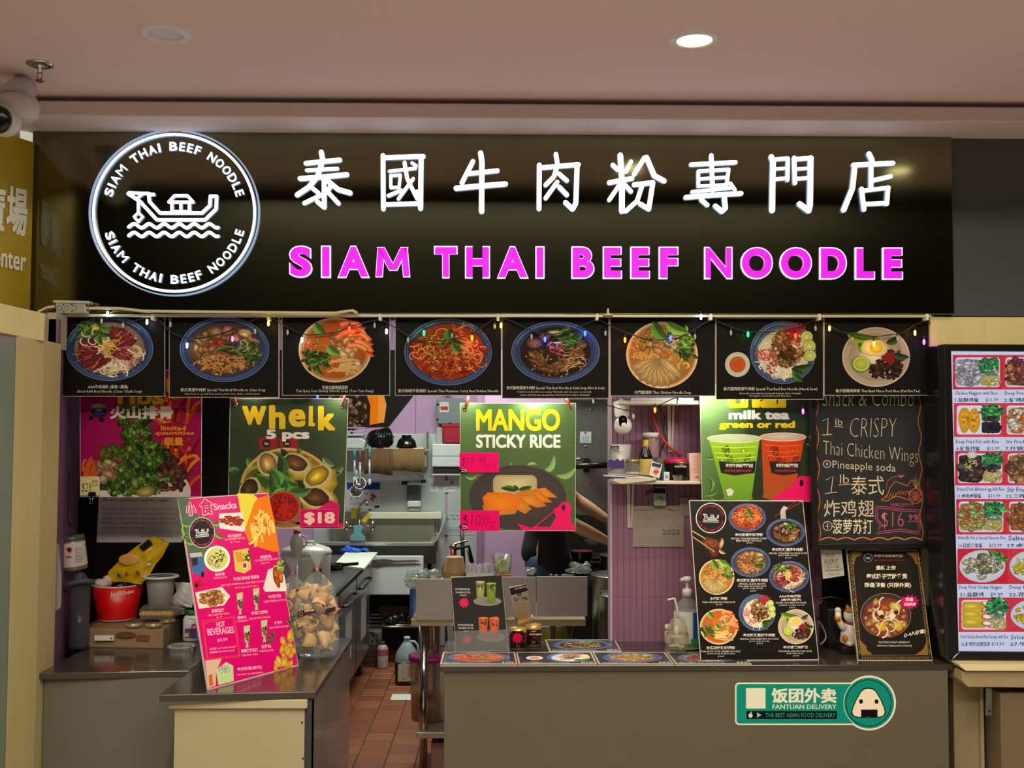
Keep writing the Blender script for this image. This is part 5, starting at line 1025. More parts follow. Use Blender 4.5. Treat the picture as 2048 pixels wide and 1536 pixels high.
MB().box(vx(864, Y), vx(928, Y), Y, KB - .014, vz(934, Y), vz(888, Y)).build('housing', mat((206, 214, 212), .35), t, .008); MB().box(vx(866, Y), vx(926, Y), Y + .02, KB - .014, vz(948, Y), vz(934, Y)).build('slot', DARKF, t); MB().box(vx(864, Y), vx(928, Y), Y, Y + .02, vz(951, Y), vz(948, Y)).build('lip', mat((190, 190, 184), .4), t)
MB().box(vx(864, Y) + .002, vx(928, Y), Y - .002, Y + .002, vz(913, Y), vz(911, Y)).build('cover_seam', mat((150, 156, 156), .5), t)
t, m, Y = wallbox('meter_box', 'grey cast metal electrical box on the purple wall', 'electrical box', 871, 794, 926, 848, .12, None)
MB().slab([P(x, y, Y) for x, y in rrect(872, 796, 930, 848, 8)][::-1], (0, .12, 0)).build('housing', mat((116, 130, 128), .45, .3, noise=.05), t, .006)
MB().slab([P(x, y, Y - .006) for x, y in rrect(879, 804, 898, 825, 2)][::-1], (0, .006, 0)).build('plate', mat((190, 186, 180), .5), t); a = Art((0, Y - .0062, 0), (0, -1, 0)); a.rect(881, 813, 896, 820, (176, 50, 50)); a.build('print', t)
for bx_, by_ in ((876, 808), (875, 838), (900, 846), (921, 845)): MB().lathe([(0, 0), (.009, 0), (.009, .012), (0, .012)], P(bx_, by_, Y), 8, axis=(0, -1, 0)).build('bolt', STEELD, t)
MB().tube([P(893, 790, Y + .05), P(893, 770, Y + .05)], .03, 12).build('conduit', mat((130, 134, 130), .5), t)
t, m, Y = wallbox('red_bin', 'red plastic bin between the grey box and the towel dispenser', 'bin', 884, 850, 925, 888, .12, None)
MB().slab([P(x, y, Y) for x, y in ((884, 850), (930, 850), (928, 886), (888, 886))], (0, .12, 0)).build('tub', mat((160, 24, 44), .4), t, .006); MB().box(vx(883, Y), vx(931, Y), Y - .008, Y + .13, vz(854, Y), vz(849, Y)).build('rim', mat((176, 30, 50), .4), t, .003)
t, m, Y = wallbox('clear_bin', 'clear upright box beside the red bin', 'box', 873, 855, 885, 888, .08, None); m.build('box_body', mat((176, 180, 170), .3), t, .004)
def wallsheet(px0, py0, px1, py1, lab, draw, Y=KB - .0145, face=(206, 210, 206), name='wall_notice', group=None, th=.001):
    t = thing(name, lab, 'notice', P((px0 + px1) / 2, py1, Y), group); MB().box(vx(px0, Y), vx(px1, Y), Y, Y + th, vz(py1, Y), vz(py0, Y)).build('sheet', mat(face, .6), t)
    a = Art((0, Y, 0), (0, -1, 0), base=8e-4); a.rect(px0 + .5, py0 + .5, px1 - .5, py1 - .5, face); draw(a); a.build('print', t, print_mat(.6)); return t
def d1(a):
    a.rect(694, 965, 760, 979, (30, 74, 140)); f = Food(a, 727, 1000, 30, 18, seed=2); f.heap(0, 0, .9, 10, .16, [(150, 100, 70), (120, 80, 60)], .5, lim=1.5); a.rect(749, 1011, 759, 1016, (30, 60, 130)); a.rect(700, 1005, 730, 1010, (190, 190, 180))
wallsheet(693, 964, 761, 1018, 'blue and white handwashing poster behind the ladles', d1)
def d2(a): a.rect(803, 962, 818, 970, (30, 70, 130)); a.rect(842, 959, 852, 966, (30, 60, 130)); a.line([(806, 950), (816, 948), (820, 954), (830, 946), (848, 956)], 1, (90, 100, 110))
wallsheet(801, 945, 852, 973, 'crooked white notice half hidden behind the brown towels', d2, KB - .016)
def d3(a): a.text('Clean as you go', 866, 980, 5, 0, (60, 60, 60), 0, (0, 1), (-1, 0)) if False else a.line([(868, 962), (868, 980)], 1.5, (90, 90, 90))
wallsheet(859, 956, 876, 985, 'narrow framed slip on the back wall, left of two small ones', d3, group=None); 
def d4(a): a.poly([(900, 965), (904, 962), (908, 965), (904, 968)], (190, 60, 60)); a.line([(892, 980), (900, 977), (910, 978)], 1, (80, 80, 80)); a.ring(0, 0, 1, 1, .1, (0, 0, 0)) if False else None
wallsheet(888, 961, 912, 985, 'small framed certificate under the towel dispenser', d4)
def d5(a):
    a.text('NO HAND SINK USE', 892, 1029, 34, 4, (50, 50, 50), .01, res=1); a.text('EMPLOYEES ONLY', 890, 1036, 36, 4, (50, 50, 50), .01, res=1)
    for k in range(4): a.rect(890, 1055 + k * 3, 945, 1056.2 + k * 3, (120, 130, 130))
wallsheet(887, 1027, 950, 1070, 'printed notice on the back wall right of the sink', d5, face=(186, 198, 200))
# beef bowl mural high on the back wall
t = thing('wall_mural', 'black wall graphic with huge orange bowl on the kitchen back wall', 'mural', P(740, 868, KB - .01))
Ym = KB - .008
MB().slab([P(x, y, Ym) for x, y in ((560, 860), (778, 853), (834, 782), (834, 700), (560, 700))], (0, .006, 0)).build('board', BLACK, t)
a = Art((0, Ym, 0), (0, -1, 0), 1.2); a.clip = (560, 700, 834, 868)
a.poly([(700, 700), (760, 760), (773, 810), (768, 845), (735, 850), (560, 850), (560, 700)], (206, 130, 50)); a.poly([(700, 700), (745, 770), (757, 800), (755, 846), (738, 851), (560, 850), (560, 700)], (206, 104, 16)); a.poly([(660, 700), (730, 780), (741, 812), (739, 852), (560, 852), (560, 700)], (40, 24, 18))
f = Food(a, 690, 820, 46, 50, seed=12); f.heap(0, 0, .95, 130, .13, [(90, 60, 40), (60, 36, 24), (150, 110, 90), (34, 20, 14), (120, 90, 60)], .6, lim=1.0)
a.build('print', t, print_mat(.4))
# purple boxed column and steel cooler door
t = struct('column_purple', MB().box(vx(956, 7.2), vx(1130, 7.2), 7.2, 7.5, 0, vz(700, 7.2)), PURP)
struct('trim_8', MB().box(vx(954, 7.19), vx(966, 7.19), 7.185, 7.205, 0, vz(780, 7.2)), mat((150, 110, 140), .6))
t = thing('cooler_door', 'brushed steel cooler door with latch bar right of the mango poster', 'door', (vx(1190, 7.0), 7.0, 0))
MB().box(vx(1130, 7.0), vx(1262, 7.0), 7.0, 7.1, 0, vz(796, 7.0)).build('door_panel', mat((140, 142, 134), .42, .75, noise=.22, scale=2.5, bump=.03), t, .004)
MB().box(vx(1130, 6.98), vx(1262, 6.98), 6.97, 7.1, vz(800, 6.98), vz(786, 6.98)).build('top_rail', mat((160, 164, 156), .3, .8), t, .004)
MB().tube([P(1150, 932, 6.93), P(1222, 930, 6.93)], .02, 14).build('latch_bar', mat((60, 60, 58), .3, .9), t)
MB().slab([P(x, y, 6.94) for x, y in ((1167, 944), (1180, 944), (1180, 916), (1167, 916))], (0, .06, 0)).build('latch_bracket', DARKF, t, .003); MB().tube([P(1152, 919, 6.95), P(1164, 918, 6.95)], .01, 10).build('latch_pin', CHR, t)
for rx_, ry_ in ((1182, 820), (1171, 893), (1181, 965)): MB().lathe([(0, 0), (.008, 0), (.006, .004), (0, .005)], P(rx_, ry_, 7.0), 10, axis=(0, -1, 0)).build('rivet', STEEL, t)
def d6(a): a.poly([(1168, 866), (1171, 863), (1174, 866), (1171, 869)], (190, 70, 60)); [a.rect(1164, 871 + k * 3, 1179, 872 + k * 3, (120, 150, 160)) for k in range(5)]
wallsheet(1160, 863, 1183, 886, 'small white inspection sticker on the steel cooler door', d6, 6.998, (210, 216, 212), 'door_sticker')
# stove with bowls
t = thing('stove', 'dark steel stove range behind the white panels', 'stove', (vx(1180, 6.7), 6.7, 0))
MB().box(vx(1131, 6.45), vx(1290, 6.45), 6.45, 7.0, .05, .84).build('body', STEELD, t, .004); MB().box(vx(1131, 6.45), vx(1290, 6.45), 6.44, 6.99, .84, .87).build('cooktop', mat((50, 48, 44), .4, .6), t, .003)
MB().box(vx(1131, 6.9), vx(1290, 6.9), 6.93, 6.99, .87, 1.12).build('back_guard', mat((70, 66, 58), .4, .7), t)
m = MB()
for k in range(4): m.box(vx(1137 + k * 22, 6.6), vx(1152 + k * 22, 6.6), 6.5, 6.85, .87, .885)
m.build('grate', BLACK, t)
g = Vector((P(1163, 1134, 6.3).x, 6.3, 0)); zt = vz(1101, 6.3)
t = thing('noodle_bowl', 'stack of black bowls with red inside beside the person', 'bowl', (g.x, g.y, zt - .16))
cyl('bowl_shell', BLACKG, g, [(0, zt - .1), (.03, zt - .1), (.055, zt - .06), (.066, zt - .02), (.068, zt)], t, cap=False); cyl('bowl_inside', mat((150, 40, 26), .4), g, [(.066, zt), (.063, zt - .02), (.04, zt - .05), (0, zt - .06)], t)
cyl('lower_bowl', BLACKG, g, [(0, zt - .16), (.035, zt - .16), (.05, zt - .11), (.055, zt - .09)], t); 
MB().box(g.x - .09, g.x + .1, 6.2, 6.45, zt - .2, zt - .162).build('rest', STEELD, t)
t2 = tag(MB().slab([P(x, y, 6.6) for x, y in ((1177, 1091), (1192, 1091), (1196, 1081), (1170, 1080))], (0, .1, 0)).build('steel_insert', CHR, None, .004), 'small steel food pan at the back of the stove', 'pan')
# stockpots
def stockpot(px, Y, zt, r, h, lab):
    g = Vector((vx(px, Y), Y, zt - h)); t = thing('stockpot', lab, 'stockpot', g, 'stockpots beside the purple wall')
    cyl('pot_body', mat((110, 108, 98), .35, .9, noise=.15, scale=5, stretch=(1, 1, .2)), g, [(0, 0), (r * .96, 0), (r, .012), (r, h - .01), (r * 1.05, h), (r * 1.05, h + .006), (r * .98, h + .004)], t, 40, cap=False)
    l = cyl('lid', mat((176, 176, 168), .22, .95), g, [(r * .98, h), (r * .9, h + .004), (r * .4, h + .012), (0, h + .014)], t, 40); return t
stockpot(1246, 5.6, vz(1150, 5.6), .165, .5, 'wide steel stockpot with lid behind the purple wall corner'); stockpot(1254, 5.15, vz(1189, 5.15), .14, .45, 'lower steel stockpot in front of the wide one'); stockpot(1234, 6.25, vz(1111, 6.25), .1, .28, 'small steel stockpot farthest back on the stove')
m = MB()
for xx, yy in ((1176, 5.3), (1300, 5.3), (1176, 5.85), (1300, 5.85)): m.box(vx(xx, 5.4), vx(xx, 5.4) + .02, yy, yy + .02, 0, .42)
z = vz(1150, 5.6) - .5
tag(MB().box(vx(1178, 5.4), vx(1310, 5.4), 4.98, 6.45, z - .03, z).build('pot_shelf', STEELD, None, .003), 'low steel shelf carrying the stockpots', 'shelf')
# service cart with pale splash panels
CTZ = vz(1240, 5.1); cx0, cx1 = vx(824, 5.12), vx(1172, 5.12)
t = thing('service_table', 'stainless work table with pale splash panels behind the main counter', 'table', ((cx0 + cx1) / 2, 5.3, 0))
MB().box(cx0, cx1, 5.13, 5.62, CTZ - .035, CTZ).build('table_top', mat((190, 176, 140), .35, .4), t, .003)
for xx, yy in ((cx0 + .06, 5.2), (cx0 + .1, 5.55), (cx1 - .08, 5.2), (cx1 - .14, 5.55)): MB().tube([(xx, yy, 0), (xx, yy, CTZ - .03)], .019, 14).build('leg', mat((186, 184, 176), .14, 1.0), t)
MB().box(cx0 + .03, cx1, 5.15, 5.6, .18, .21).build('lower_shelf', mat((170, 160, 140), .4, .5), t, .003)
PN = mat((196, 186, 182), .5, noise=.03, scale=10)
for k, (xa, xb, ya, yb_) in enumerate(((832, 904, 1158, 1240), (1003, 1072, 1154, 1233), (1073, 1175, 1153, 1233))):
    tag(MB().slab([P(x, y, 5.1 - k * .002) for x, y in ((xa, yb_), (xb, yb_), (xb, ya), (xa, ya))], (0, .012, 0)).build('splash_panel', PN, None, .002), ['pale splash panel left of the milk tea menu stand', 'pale splash panel behind the small review card', 'pale splash panel furthest right beside the stockpots'][k], 'panel', 'pale panels along the work table')
tag(MB().slab([P(x, y, 5.106) for x, y in ((904, 1240), (1003, 1236), (1003, 1156), (904, 1158))], (0, .01, 0)).build('splash_panel', PN, None, .002), 'pale splash panel hidden behind the milk tea menu stand', 'panel', 'pale panels along the work table')
def crinkle(g, rx, ry, rz_, n, seed, name, lab, cat, m_, sz=.03):
    rr = random.Random(seed); m = MB()
    for k in range(n): m.ell(g + Vector((rr.uniform(-rx, rx), rr.uniform(-ry, ry), rr.uniform(0, rz_))), rr.uniform(.5, 1.2) * sz, sz * .8, rr.uniform(.4, 1.0) * sz, 9, 7, jit=.35, rnd=rr)
    return tag(m.build(name, m_), lab, cat)
FILMW = film((235, 240, 236), .35, .12, 1.0, 40)
crinkle(P(850, 1152, 5.3), .07, .05, .02, 12, 1, 'plastic_bag', 'clear crinkled plastic over the left splash panel', 'bag', FILMW); crinkle(P(826, 1170, 5.2), .015, .04, .04, 7, 2, 'plastic_bag', 'clear plastic wrap hanging on the blue bin corner', 'bag', FILMW)
tag(MB().box(vx(825, 5.3), vx(832.5, 5.3), 5.2, 5.5, CTZ + .001, vz(1172, 5.3)).build('blue_bin', mat((20, 80, 160), .5), None, .004), 'blue bin edge behind the left splash panel', 'bin')
crinkle(P(1062, 1146, 5.3), .015, .03, .02, 7, 3, 'plastic_bag', 'small crumpled plastic bag in front of the person apron', 'bag', FILMW, .018); crinkle(P(1160, 1143, 5.25), .04, .04, .03, 12, 4, 'plastic_bag', 'white crumpled plastic bag at the right end of the panels', 'bag', FILMW, .026); crinkle(P(1120, 1152, 5.25), .07, .02, .002, 10, 6, 'plastic_bag', 'thin plastic liner edge along the top of the right panel', 'bag', FILMW, .012)
# paper bowls, straws, tub
KR = mat((190, 158, 104), .6, noise=.04)
gx = P(909, 1150, 5.35).x
for k in range(5):
    z = vz(1152 - k * 3.2 + 6, 5.35); g = Vector((gx, 5.35, z))
    t = thing('paper_bowl', ['upturned kraft paper bowl, topmost of the stack', 'kraft paper bowl second from the top of the stack', 'kraft paper bowl in the middle of the stack', 'kraft paper bowl second from the bottom of the stack', 'kraft paper bowl at the bottom of the stack'][4 - k], 'bowl', g, 'stacked kraft paper bowls')
    cyl('bowl_shell', KR, g, [(.056, 0), (.0575, .004), (.056, .008), (.045, .078), (.043, .08), (0, .08)], t, 32); cyl('rim', mat((170, 138, 88), .6), g, [(.0565, -.001), (.059, .002), (.0565, .006)], t, 32, cap=False)
tag(MB().box(gx - .07, gx + .07, 5.28, 5.42, CTZ + .001, vz(1158, 5.35) - .001).build('bowl_box', mat((180, 150, 104), .7), None, .003), 'brown box carrying the stack of paper bowls', 'box')
sb = thing('straw_box', 'open white box of wrapped straws beside the paper bowls', 'box', P(962, 1152, 5.3)); x0, x1 = vx(933, 5.3), vx(991, 5.3)
m = MB(); m.box(x0, x1, 5.26, 5.262, CTZ, vz(1146, 5.26)); m.box(x0, x1, 5.36, 5.362, CTZ, vz(1146, 5.26)); m.box(x0, x0 + .002, 5.26, 5.36, CTZ, vz(1146, 5.26)); m.box(x1 - .002, x1, 5.26, 5.36, CTZ, vz(1146, 5.26)); m.build('box_walls', PLAS, sb)
rr = random.Random(12); sm_ = [mat((214, 204, 214), .6), mat((196, 186, 200), .6), mat((226, 220, 224), .6)]
base_s = None
for k in range(44):
    x = x0 + .006 + (x1 - x0 - .012) * rr.random(); y = rr.uniform(5.268, 5.352); zt = vz(rr.uniform(1127, 1134), 5.3); lx = rr.uniform(-.012, .012)
    tag(MB().slab([(x - .004, y, CTZ + .003), (x + .004, y, CTZ + .003), (x + lx + .0045, y + .004, zt), (x + lx - .0045, y + .004, zt + .003)], (0, .003, 0)).build('wrapped_straw', sm_[k % 3], None, weld=False), 'white paper wrapped straw standing in the white box', 'straw', 'wrapped straws in the box')
g = Vector((P(1004, 1150, 5.35).x, 5.35, vz(1153, 5.35))); t = thing('lime_tub', 'clear square tub of lime wedges behind the straws', 'container', g)
zt = vz(1108, 5.35) - g.z
MB().lathe([(.040, 0), (.043, .01), (.052, zt - .004), (.057, zt - .003), (.057, zt), (.05, zt)], g, 4, cap=False).build('tub', film((235, 240, 225), .42, .1, .2, 10), t)
MB().box(g.x - .04, g.x + .03, 5.3, 5.4, CTZ + .001, g.z).build('tub_base', mat((214, 50, 24), .5), t)
lt, lc = mat((170, 180, 90), .5, noise=.2), mat((196, 206, 130), .5, noise=.2)
for k in range(9):
    c = g + Vector((rr.uniform(-.026, .026), rr.uniform(-.026, .01), .02 + k * .0065)); q3 = Matrix.Rotation(rr.uniform(0, 6), 3, 'Z') @ Matrix.Rotation(rr.uniform(-1, 1), 3, 'X')
    tag(MB().ell(c, .021, .009, .017, 12, 8, rot=q3).build('lime_wedge', [lt, lc][k % 2]), 'pale green lime wedge inside the clear tub', 'lime', 'lime wedges in the tub')
tag(MB().box(vx(1003, 5.33), vx(1024, 5.33), 5.27, 5.29, vz(1155, 5.3), vz(1148, 5.3)).build('red_tray', mat((206, 44, 24), .4), None, .002), 'red tray edge under the lime tub', 'tray')
# fire extinguisher on the wall
g = P(907, 1118, 6.9); t = thing('fire_extinguisher', 'fire extinguisher with chrome lever behind the paper bowls', 'extinguisher', (g.x, g.y, 0))
cyl('cylinder_body', mat((130, 30, 26), .3), (g.x, g.y, 0), [(0, .45), (.07, .45), (.075, .47), (.075, .78), (.05, .84), (.02, .86), (.02, .9)], t); MB().tube([(g.x, g.y, .88), (g.x, g.y, .93)], .02, 10).build('valve', mat((150, 130, 60), .3, .9), t)
MB().tube([(g.x - .03, g.y - .01, .91), (g.x, g.y - .01, .93), (g.x + .09, g.y - .01, .955)], .008, 8).build('lever', CHR, t); MB().tube([(g.x, g.y - .02, .9), (g.x + .1, g.y - .02, .92), (g.x + .13, g.y, .8), (g.x + .1, g.y, .6)], .01, 8).build('hose', BLACK, t)
MB().box(g.x - .05, g.x + .05, g.y - .06, g.y + .06, 0, .449).build('stand', DARKF, t)
tag(MB().tube([P(924, 1062, 6.95), P(927, 1140, 6.95)], .014, 8).tube([P(938, 1100, 6.95), P(944, 1128, 6.95)], .014, 8).build('black_pole', DARKF), 'black upright pole behind the extinguisher', 'pole')
# buckets and containers under the table
def tub(px, Y, z0, z1, r, col, lab, lid=None, liq=None):
    g = Vector((vx(px, Y), Y, z0)); t = thing('food_tub', lab, 'tub', g); h = z1 - z0
    cyl('tub_body', mat(col, .35) if not liq else film((200, 206, 190), .4, .1, .2, 10), g, [(0, .001), (r * .9, .001), (r, h), (r * 1.03, h)], t, 28, cap=False)
    if liq: cyl('liquid', mat(liq, .3, noise=.1), g, [(0, .003), (r * .88, .003), (r * .93, h * .4), (0, h * .4)], t, 28)
    if lid: cyl('lid', mat(lid, .4), g, [(r * 1.06, h - .012), (r * 1.07, h + .012), (r * .95, h + .016), (0, h + .014)], t, 28)
tub(862, 5.39, .211, .52, .1, (200, 200, 190), 'clear tub of orange sauce with purple lid under the work table', (150, 20, 110), (170, 76, 20))
tub(1099, 5.75, .40, .62, .13, (196, 206, 40), 'yellow green tub under the right end of the work table', (214, 220, 190))
tag(MB().box(vx(1075, 5.72), vx(1130, 5.72), 5.6, 5.9, .0, .399).build('crate', DARKF, None, .004), 'dark crate carrying the yellow green tub', 'crate')
tag(MB().box(vx(868, 5.3), vx(895, 5.3), 5.22, 5.42, .0, .14).build('floor_box', mat((150, 110, 90), .6), None, .004), 'small box on the floor under the work table', 'box')
# ---------------------------------------------------------------- cook in a black shirt and apron, seen side on
def skinfig(name, chains, m_, parent, sub=2):
    """chains: list of point lists [(x,y,z,r)...]; the first point of each later chain may repeat an existing point to branch"""
    vs = []; es = []; rs = []; idx = {}
    for ch in chains:
        prev = None
        for p in ch:
            key = tuple(round(c, 4) for c in p[:3])
            if key not in idx: idx[key] = len(vs); vs.append(p[:3]); rs.append(p[3] if not hasattr(p[3], '__len__') else p[3])
            i = idx[key]
            if prev is not None and prev != i: es.append((prev, i))
            prev = i
    off = wloc(parent); me = bpy.data.meshes.new(name); me.from_pydata([tuple(Vector(v) - off) for v in vs], es, [])
    o = bpy.data.objects.new(name, me); COL.objects.link(o); o.parent = parent
    me.skin_vertices.new() if hasattr(me.skin_vertices, 'new') else None
    md = o.modifiers.new('skin', 'SKIN'); md.use_smooth_shade = True
    if not me.skin_vertices:
        bm = bmesh.new(); bm.from_mesh(me); bm.verts.layers.skin.verify(); bm.to_mesh(me); bm.free()
    for i, sv in enumerate(me.skin_vertices[0].data):
        r = rs[i]; sv.radius = r if hasattr(r, '__len__') else (r, r); sv.use_root = (i == 0)
    ms = o.modifiers.new('sub', 'SUBSURF'); ms.levels = sub; ms.render_levels = sub
    me.materials.append(m_); return o
PX, PYy = P(1088, 1080, 6.3).x, 6.3
per = thing('person', 'person in black shirt and apron with jeans reaching arms over the stove', 'person', (PX, PYy, 0))
SK_ = mat((196, 150, 112), .5, noise=.04); SH = mat((14, 13, 15), .8, noise=.2); JN = mat((44, 62, 84), .8, noise=.15, scale=60); AP = mat((10, 10, 12), .75, noise=.2)
X = PX; Y0 = PYy
def V4(dx, dy, z, r): return (X + dx, Y0 + dy, z, r)
# continuous body (skin): pelvis, spine, neck, head, arms
pel, wa, che, sho, nk = V4(-.01, 0, .94, .085), V4(0, 0, 1.1, .08), V4(.02, 0, 1.28, .10), V4(.02, 0, 1.40, .085), V4(.03, 0, 1.47, .05)
def arm(sy, elbow, wrist): return [sho, V4(.04, sy * .13, 1.385, .055), (elbow[0], elbow[1], elbow[2], .043), ((elbow[0] * .6 + wrist[0] * .4), (elbow[1] * .6 + wrist[1] * .4), (elbow[2] * .6 + wrist[2] * .4), .042), (*wrist, .026)]
w1 = P(1219, 1042, 6.45); w2 = P(1222, 1086, 6.05); e1 = P(1150, 998, 6.5); e2 = P(1140, 1046, 6.05)
skinfig('body', [[pel, wa, che, sho, nk, V4(.045, 0, 1.53, .055)], arm(1, e1, w1), arm(-1, e2, w2),
                 [pel, V4(0, .09, .88, .07), V4(.01, .1, .5, .055), V4(-.01, .1, .1, .04), V4(.06, .1, .05, .035)], [pel, V4(0, -.09, .88, .07), V4(.01, -.1, .5, .055), V4(-.01, -.1, .1, .04), V4(.06, -.1, .05, .035)]], SK_, per)
hd = MB(); c = Vector((X + .06, Y0, 1.60)); hd.ell(c, .085, .072, .11, 24, 18); hd.ell(c + Vector((.06, 0, -.045)), .035, .045, .05, 14, 10)
hd.build('head', SK_, per)
MB().ell(c + Vector((.092, 0, -.012)), .02, .013, .022, 12, 8).build('nose', SK_, per)
for sg in (-1, 1):
    MB().ell(c + Vector((.072, sg * .03, .008)), .012, .014, .010, 12, 8).build('eye', mat((230, 226, 220), .3), per); MB().ell(c + Vector((.081, sg * .03, .008)), .005, .006, .006, 8, 6).build('pupil', BLACK, per)
    MB().ell(c + Vector((-.008, sg * .073, -.005)), .018, .008, .028, 12, 8).build('ear', SK_, per)
MB().ell(c + Vector((.085, 0, -.058)), .01, .022, .007, 12, 8).build('mouth', mat((160, 84, 76), .5), per)
h = MB(); h.ell(c + Vector((-.018, 0, .028)), .092, .082, .10, 22, 16); h.ell(c + Vector((-.095, 0, .03)), .04, .04, .04, 14, 10); h.build('hair', mat((18, 14, 12), .4, noise=.3), per)
skinfig('shirt', [[V4(-.014, 0, .86, (.125, .115)), V4(-.014, 0, .95, (.14, .13)), V4(-.006, 0, 1.02, (.125, .112)), V4(0, 0, 1.1, (.118, .105)), V4(.02, 0, 1.28, (.128, .115)), V4(.02, 0, 1.385, .10), V4(.03, 0, 1.44, .062)],
                  [V4(.02, 0, 1.385, .10), V4(.04, .13, 1.37, .07), V4(.075, .16, 1.27, .06)], [V4(.02, 0, 1.385, .10), V4(.04, -.13, 1.37, .07), V4(.08, -.17, 1.26, .06)]], SH, per)
skinfig('jeans', [[V4(-.012, 0, .97, (.13, .12)), V4(-.012, 0, .90, (.135, .12)), V4(0, .08, .82, .10), V4(.01, .1, .5, .072), V4(-.01, .1, .1, .055)], [V4(-.012, 0, .90, (.135, .12)), V4(0, -.08, .82, .10), V4(.01, -.1, .5, .072), V4(-.01, -.1, .1, .055)]], JN, per)
ap = MB(); n = 12; rows = [(1.33, .10, .0), (1.18, .125, .01), (1.04, .132, .01), (.92, .145, .01), (.75, .15, .02), (.58, .15, .02)]; V = []
for z, r, dx in rows:
    for k in range(n + 1):
        t_ = -1.95 + 3.9 * k / n; V.append((X + dx + r * math.cos(t_) * 1.0, Y0 + (r + .01) * math.sin(t_), z))
m0 = len(V); V += [(X + (x - X) * .95, Y0 + (y - Y0) * .95, z) for x, y, z in V]
fs = []
for i in range(len(rows) - 1):
    for k in range(n): a_ = i * (n + 1) + k; fs += [(a_, a_ + 1, a_ + n + 2, a_ + n + 1), (a_ + m0, a_ + n + 1 + m0, a_ + n + 2 + m0, a_ + 1 + m0)]
ap.add(V, fs, 0, True); ap.build('apron', AP, per)
MB().box(X - .07, X + .16, Y0 + .05, Y0 + .14, 0, .085).build('shoe', BLACK, per, .02, 3); MB().box(X - .07, X + .16, Y0 - .14, Y0 - .05, 0, .085).build('shoe', BLACK, per, .02, 3)
for w, sg in ((w1, 1), (w2, -1)):
    b = Vector(w) + Vector((.03, 0, -.01)); hn = skinfig('hand', [[(*Vector(w), .024), (*b, .027), (*(b + Vector((.035, 0, -.01))), .026)]], SK_, per, 1)
    for k in range(4):
        f0 = b + Vector((.04, -.027 + k * .018, -.008)); L_ = (.024, .03, .028, .022)[k]
        MB().tube([f0, f0 + Vector((L_, 0, .002)), f0 + Vector((L_ * 1.3, 0, -L_ * .9)), f0 + Vector((L_ * .7, 0, -L_ * 1.5))], .008, 8, rs=[.009, .0085, .008, .0065]).build('finger', SK_, per)
    f0 = b + Vector((.005, -sg * .028, 0)); MB().tube([f0, f0 + Vector((.022, -sg * .012, -.012)), f0 + Vector((.04, -sg * .002, -.026))], .009, 8, rs=[.011, .0095, .0075]).build('thumb', SK_, per)
hq = P(1219, 1066, 6.05); t = thing('wok', 'black handled wok held over the stove, mostly behind the purple wall', 'wok', (hq.x + .3, 6.2, .9))
MB().tube([P(1217, 1045, 6.25), P(1221, 1092, 6.1)], .017, 10).build('handle', BLACK, t)
cyl('wok_bowl', mat((50, 48, 46), .3, .8), (hq.x + .22, 6.15, .90), [(0, 0), (.06, .01), (.12, .04), (.16, .08), (.165, .083), (.115, .045), (0, .008)], t, 28)
# ---------------------------------------------------------------- rail, conduit, string lights
t = thing('junction_box', 'grey metal junction box with round knockouts on the rail under the sign', 'junction box', P(143, 626, 3.97))
JB = mat((170, 170, 160), .4, .5, noise=.08)
MB().slab([P(x, y, 3.955) for x, y in ((112, 627), (172, 627), (170, 604), (110, 602))], (0, .04, 0)).build('box_body', JB, t, .003)
MB().slab([P(x, y, 3.95) for x, y in ((106, 605), (178, 607), (178, 602), (106, 600))], (0, .045, 0)).build('cover', mat((206, 206, 196), .35, .5), t, .001)
for kx in (119, 134, 149): MB().lathe([(.009, 0), (.010, .001), (.009, .002)], P(kx, 616, 3.9548), 18, axis=(0, -1, 0), cap=False).build('knockout', mat((120, 120, 110), .4, .5), t)
for kx, ky in ((127, 609), (127, 623), (144, 609), (144, 623)): MB().lathe([(0, 0), (.0028, 0), (.0028, .001), (0, .001)], P(kx, ky, 3.9548), 8, axis=(0, -1, 0)).build('screw_hole', BLACK, t)
MB().tube([P(168, 617, 3.97), P(180, 617, 3.97)], .011, 12).build('connector', STEEL, t)
def rope(pts, r, name, lab, cat, m_):
    P_ = [Vector(p) for p in pts]; out = []
    for i in range(len(P_) - 1):
        n = max(2, int((P_[i + 1] - P_[i]).length / .006))
        for k in range(n): out.append(P_[i].lerp(P_[i + 1], k / n))
    rs = [r * (1 if k % 2 else .8) for k in range(len(out))]
    return tag(MB().tube(out, r, 8, rs=rs).build(name, m_), lab, cat)
CD = mat((214, 204, 164), .5, .1)
rope([P(x, y, 3.965) for x, y in ((176, 617), (200, 616), (240, 617), (285, 622), (330, 623), (670, 626), (690, 623), (705, 621), (718, 628))], .0062, 'armored_cable', 'cream ribbed cable running right from the junction box along the rail', 'cable', CD)
rope([P(x, y, 3.965) for x, y in ((110, 613), (95, 615), (80, 622), (70, 628))], .0062, 'armored_cable', 'short cream ribbed cable left of the junction box', 'cable', CD)
tag(MB().slab([P(x, y, 3.99) for x, y in ((104, 633), (1862, 634), (1862, 630), (104, 628))], (0, .03, 0)).build('hanging_rail', mat((214, 210, 176), .35, .3)), 'long thin cream rail along the bottom of the big sign', 'rail')
t = thing('rail_hook', 'small cream hook on the rail between the fifth and sixth posters', 'hook', P(1216, 634, 3.985)); MB().lathe([(0, 0), (.02, 0), (.018, .004), (.004, .008), (.004, .026), (0, .027)], P(1216, 631, 3.98), 14).build('hook_body', CD, t)
WR = mat((22, 34, 24), .5)
sl = thing('string_lights', 'dark wire of coloured fairy lights draped in swags over the black menu posters', 'string lights', P(985, 700, 4.0))
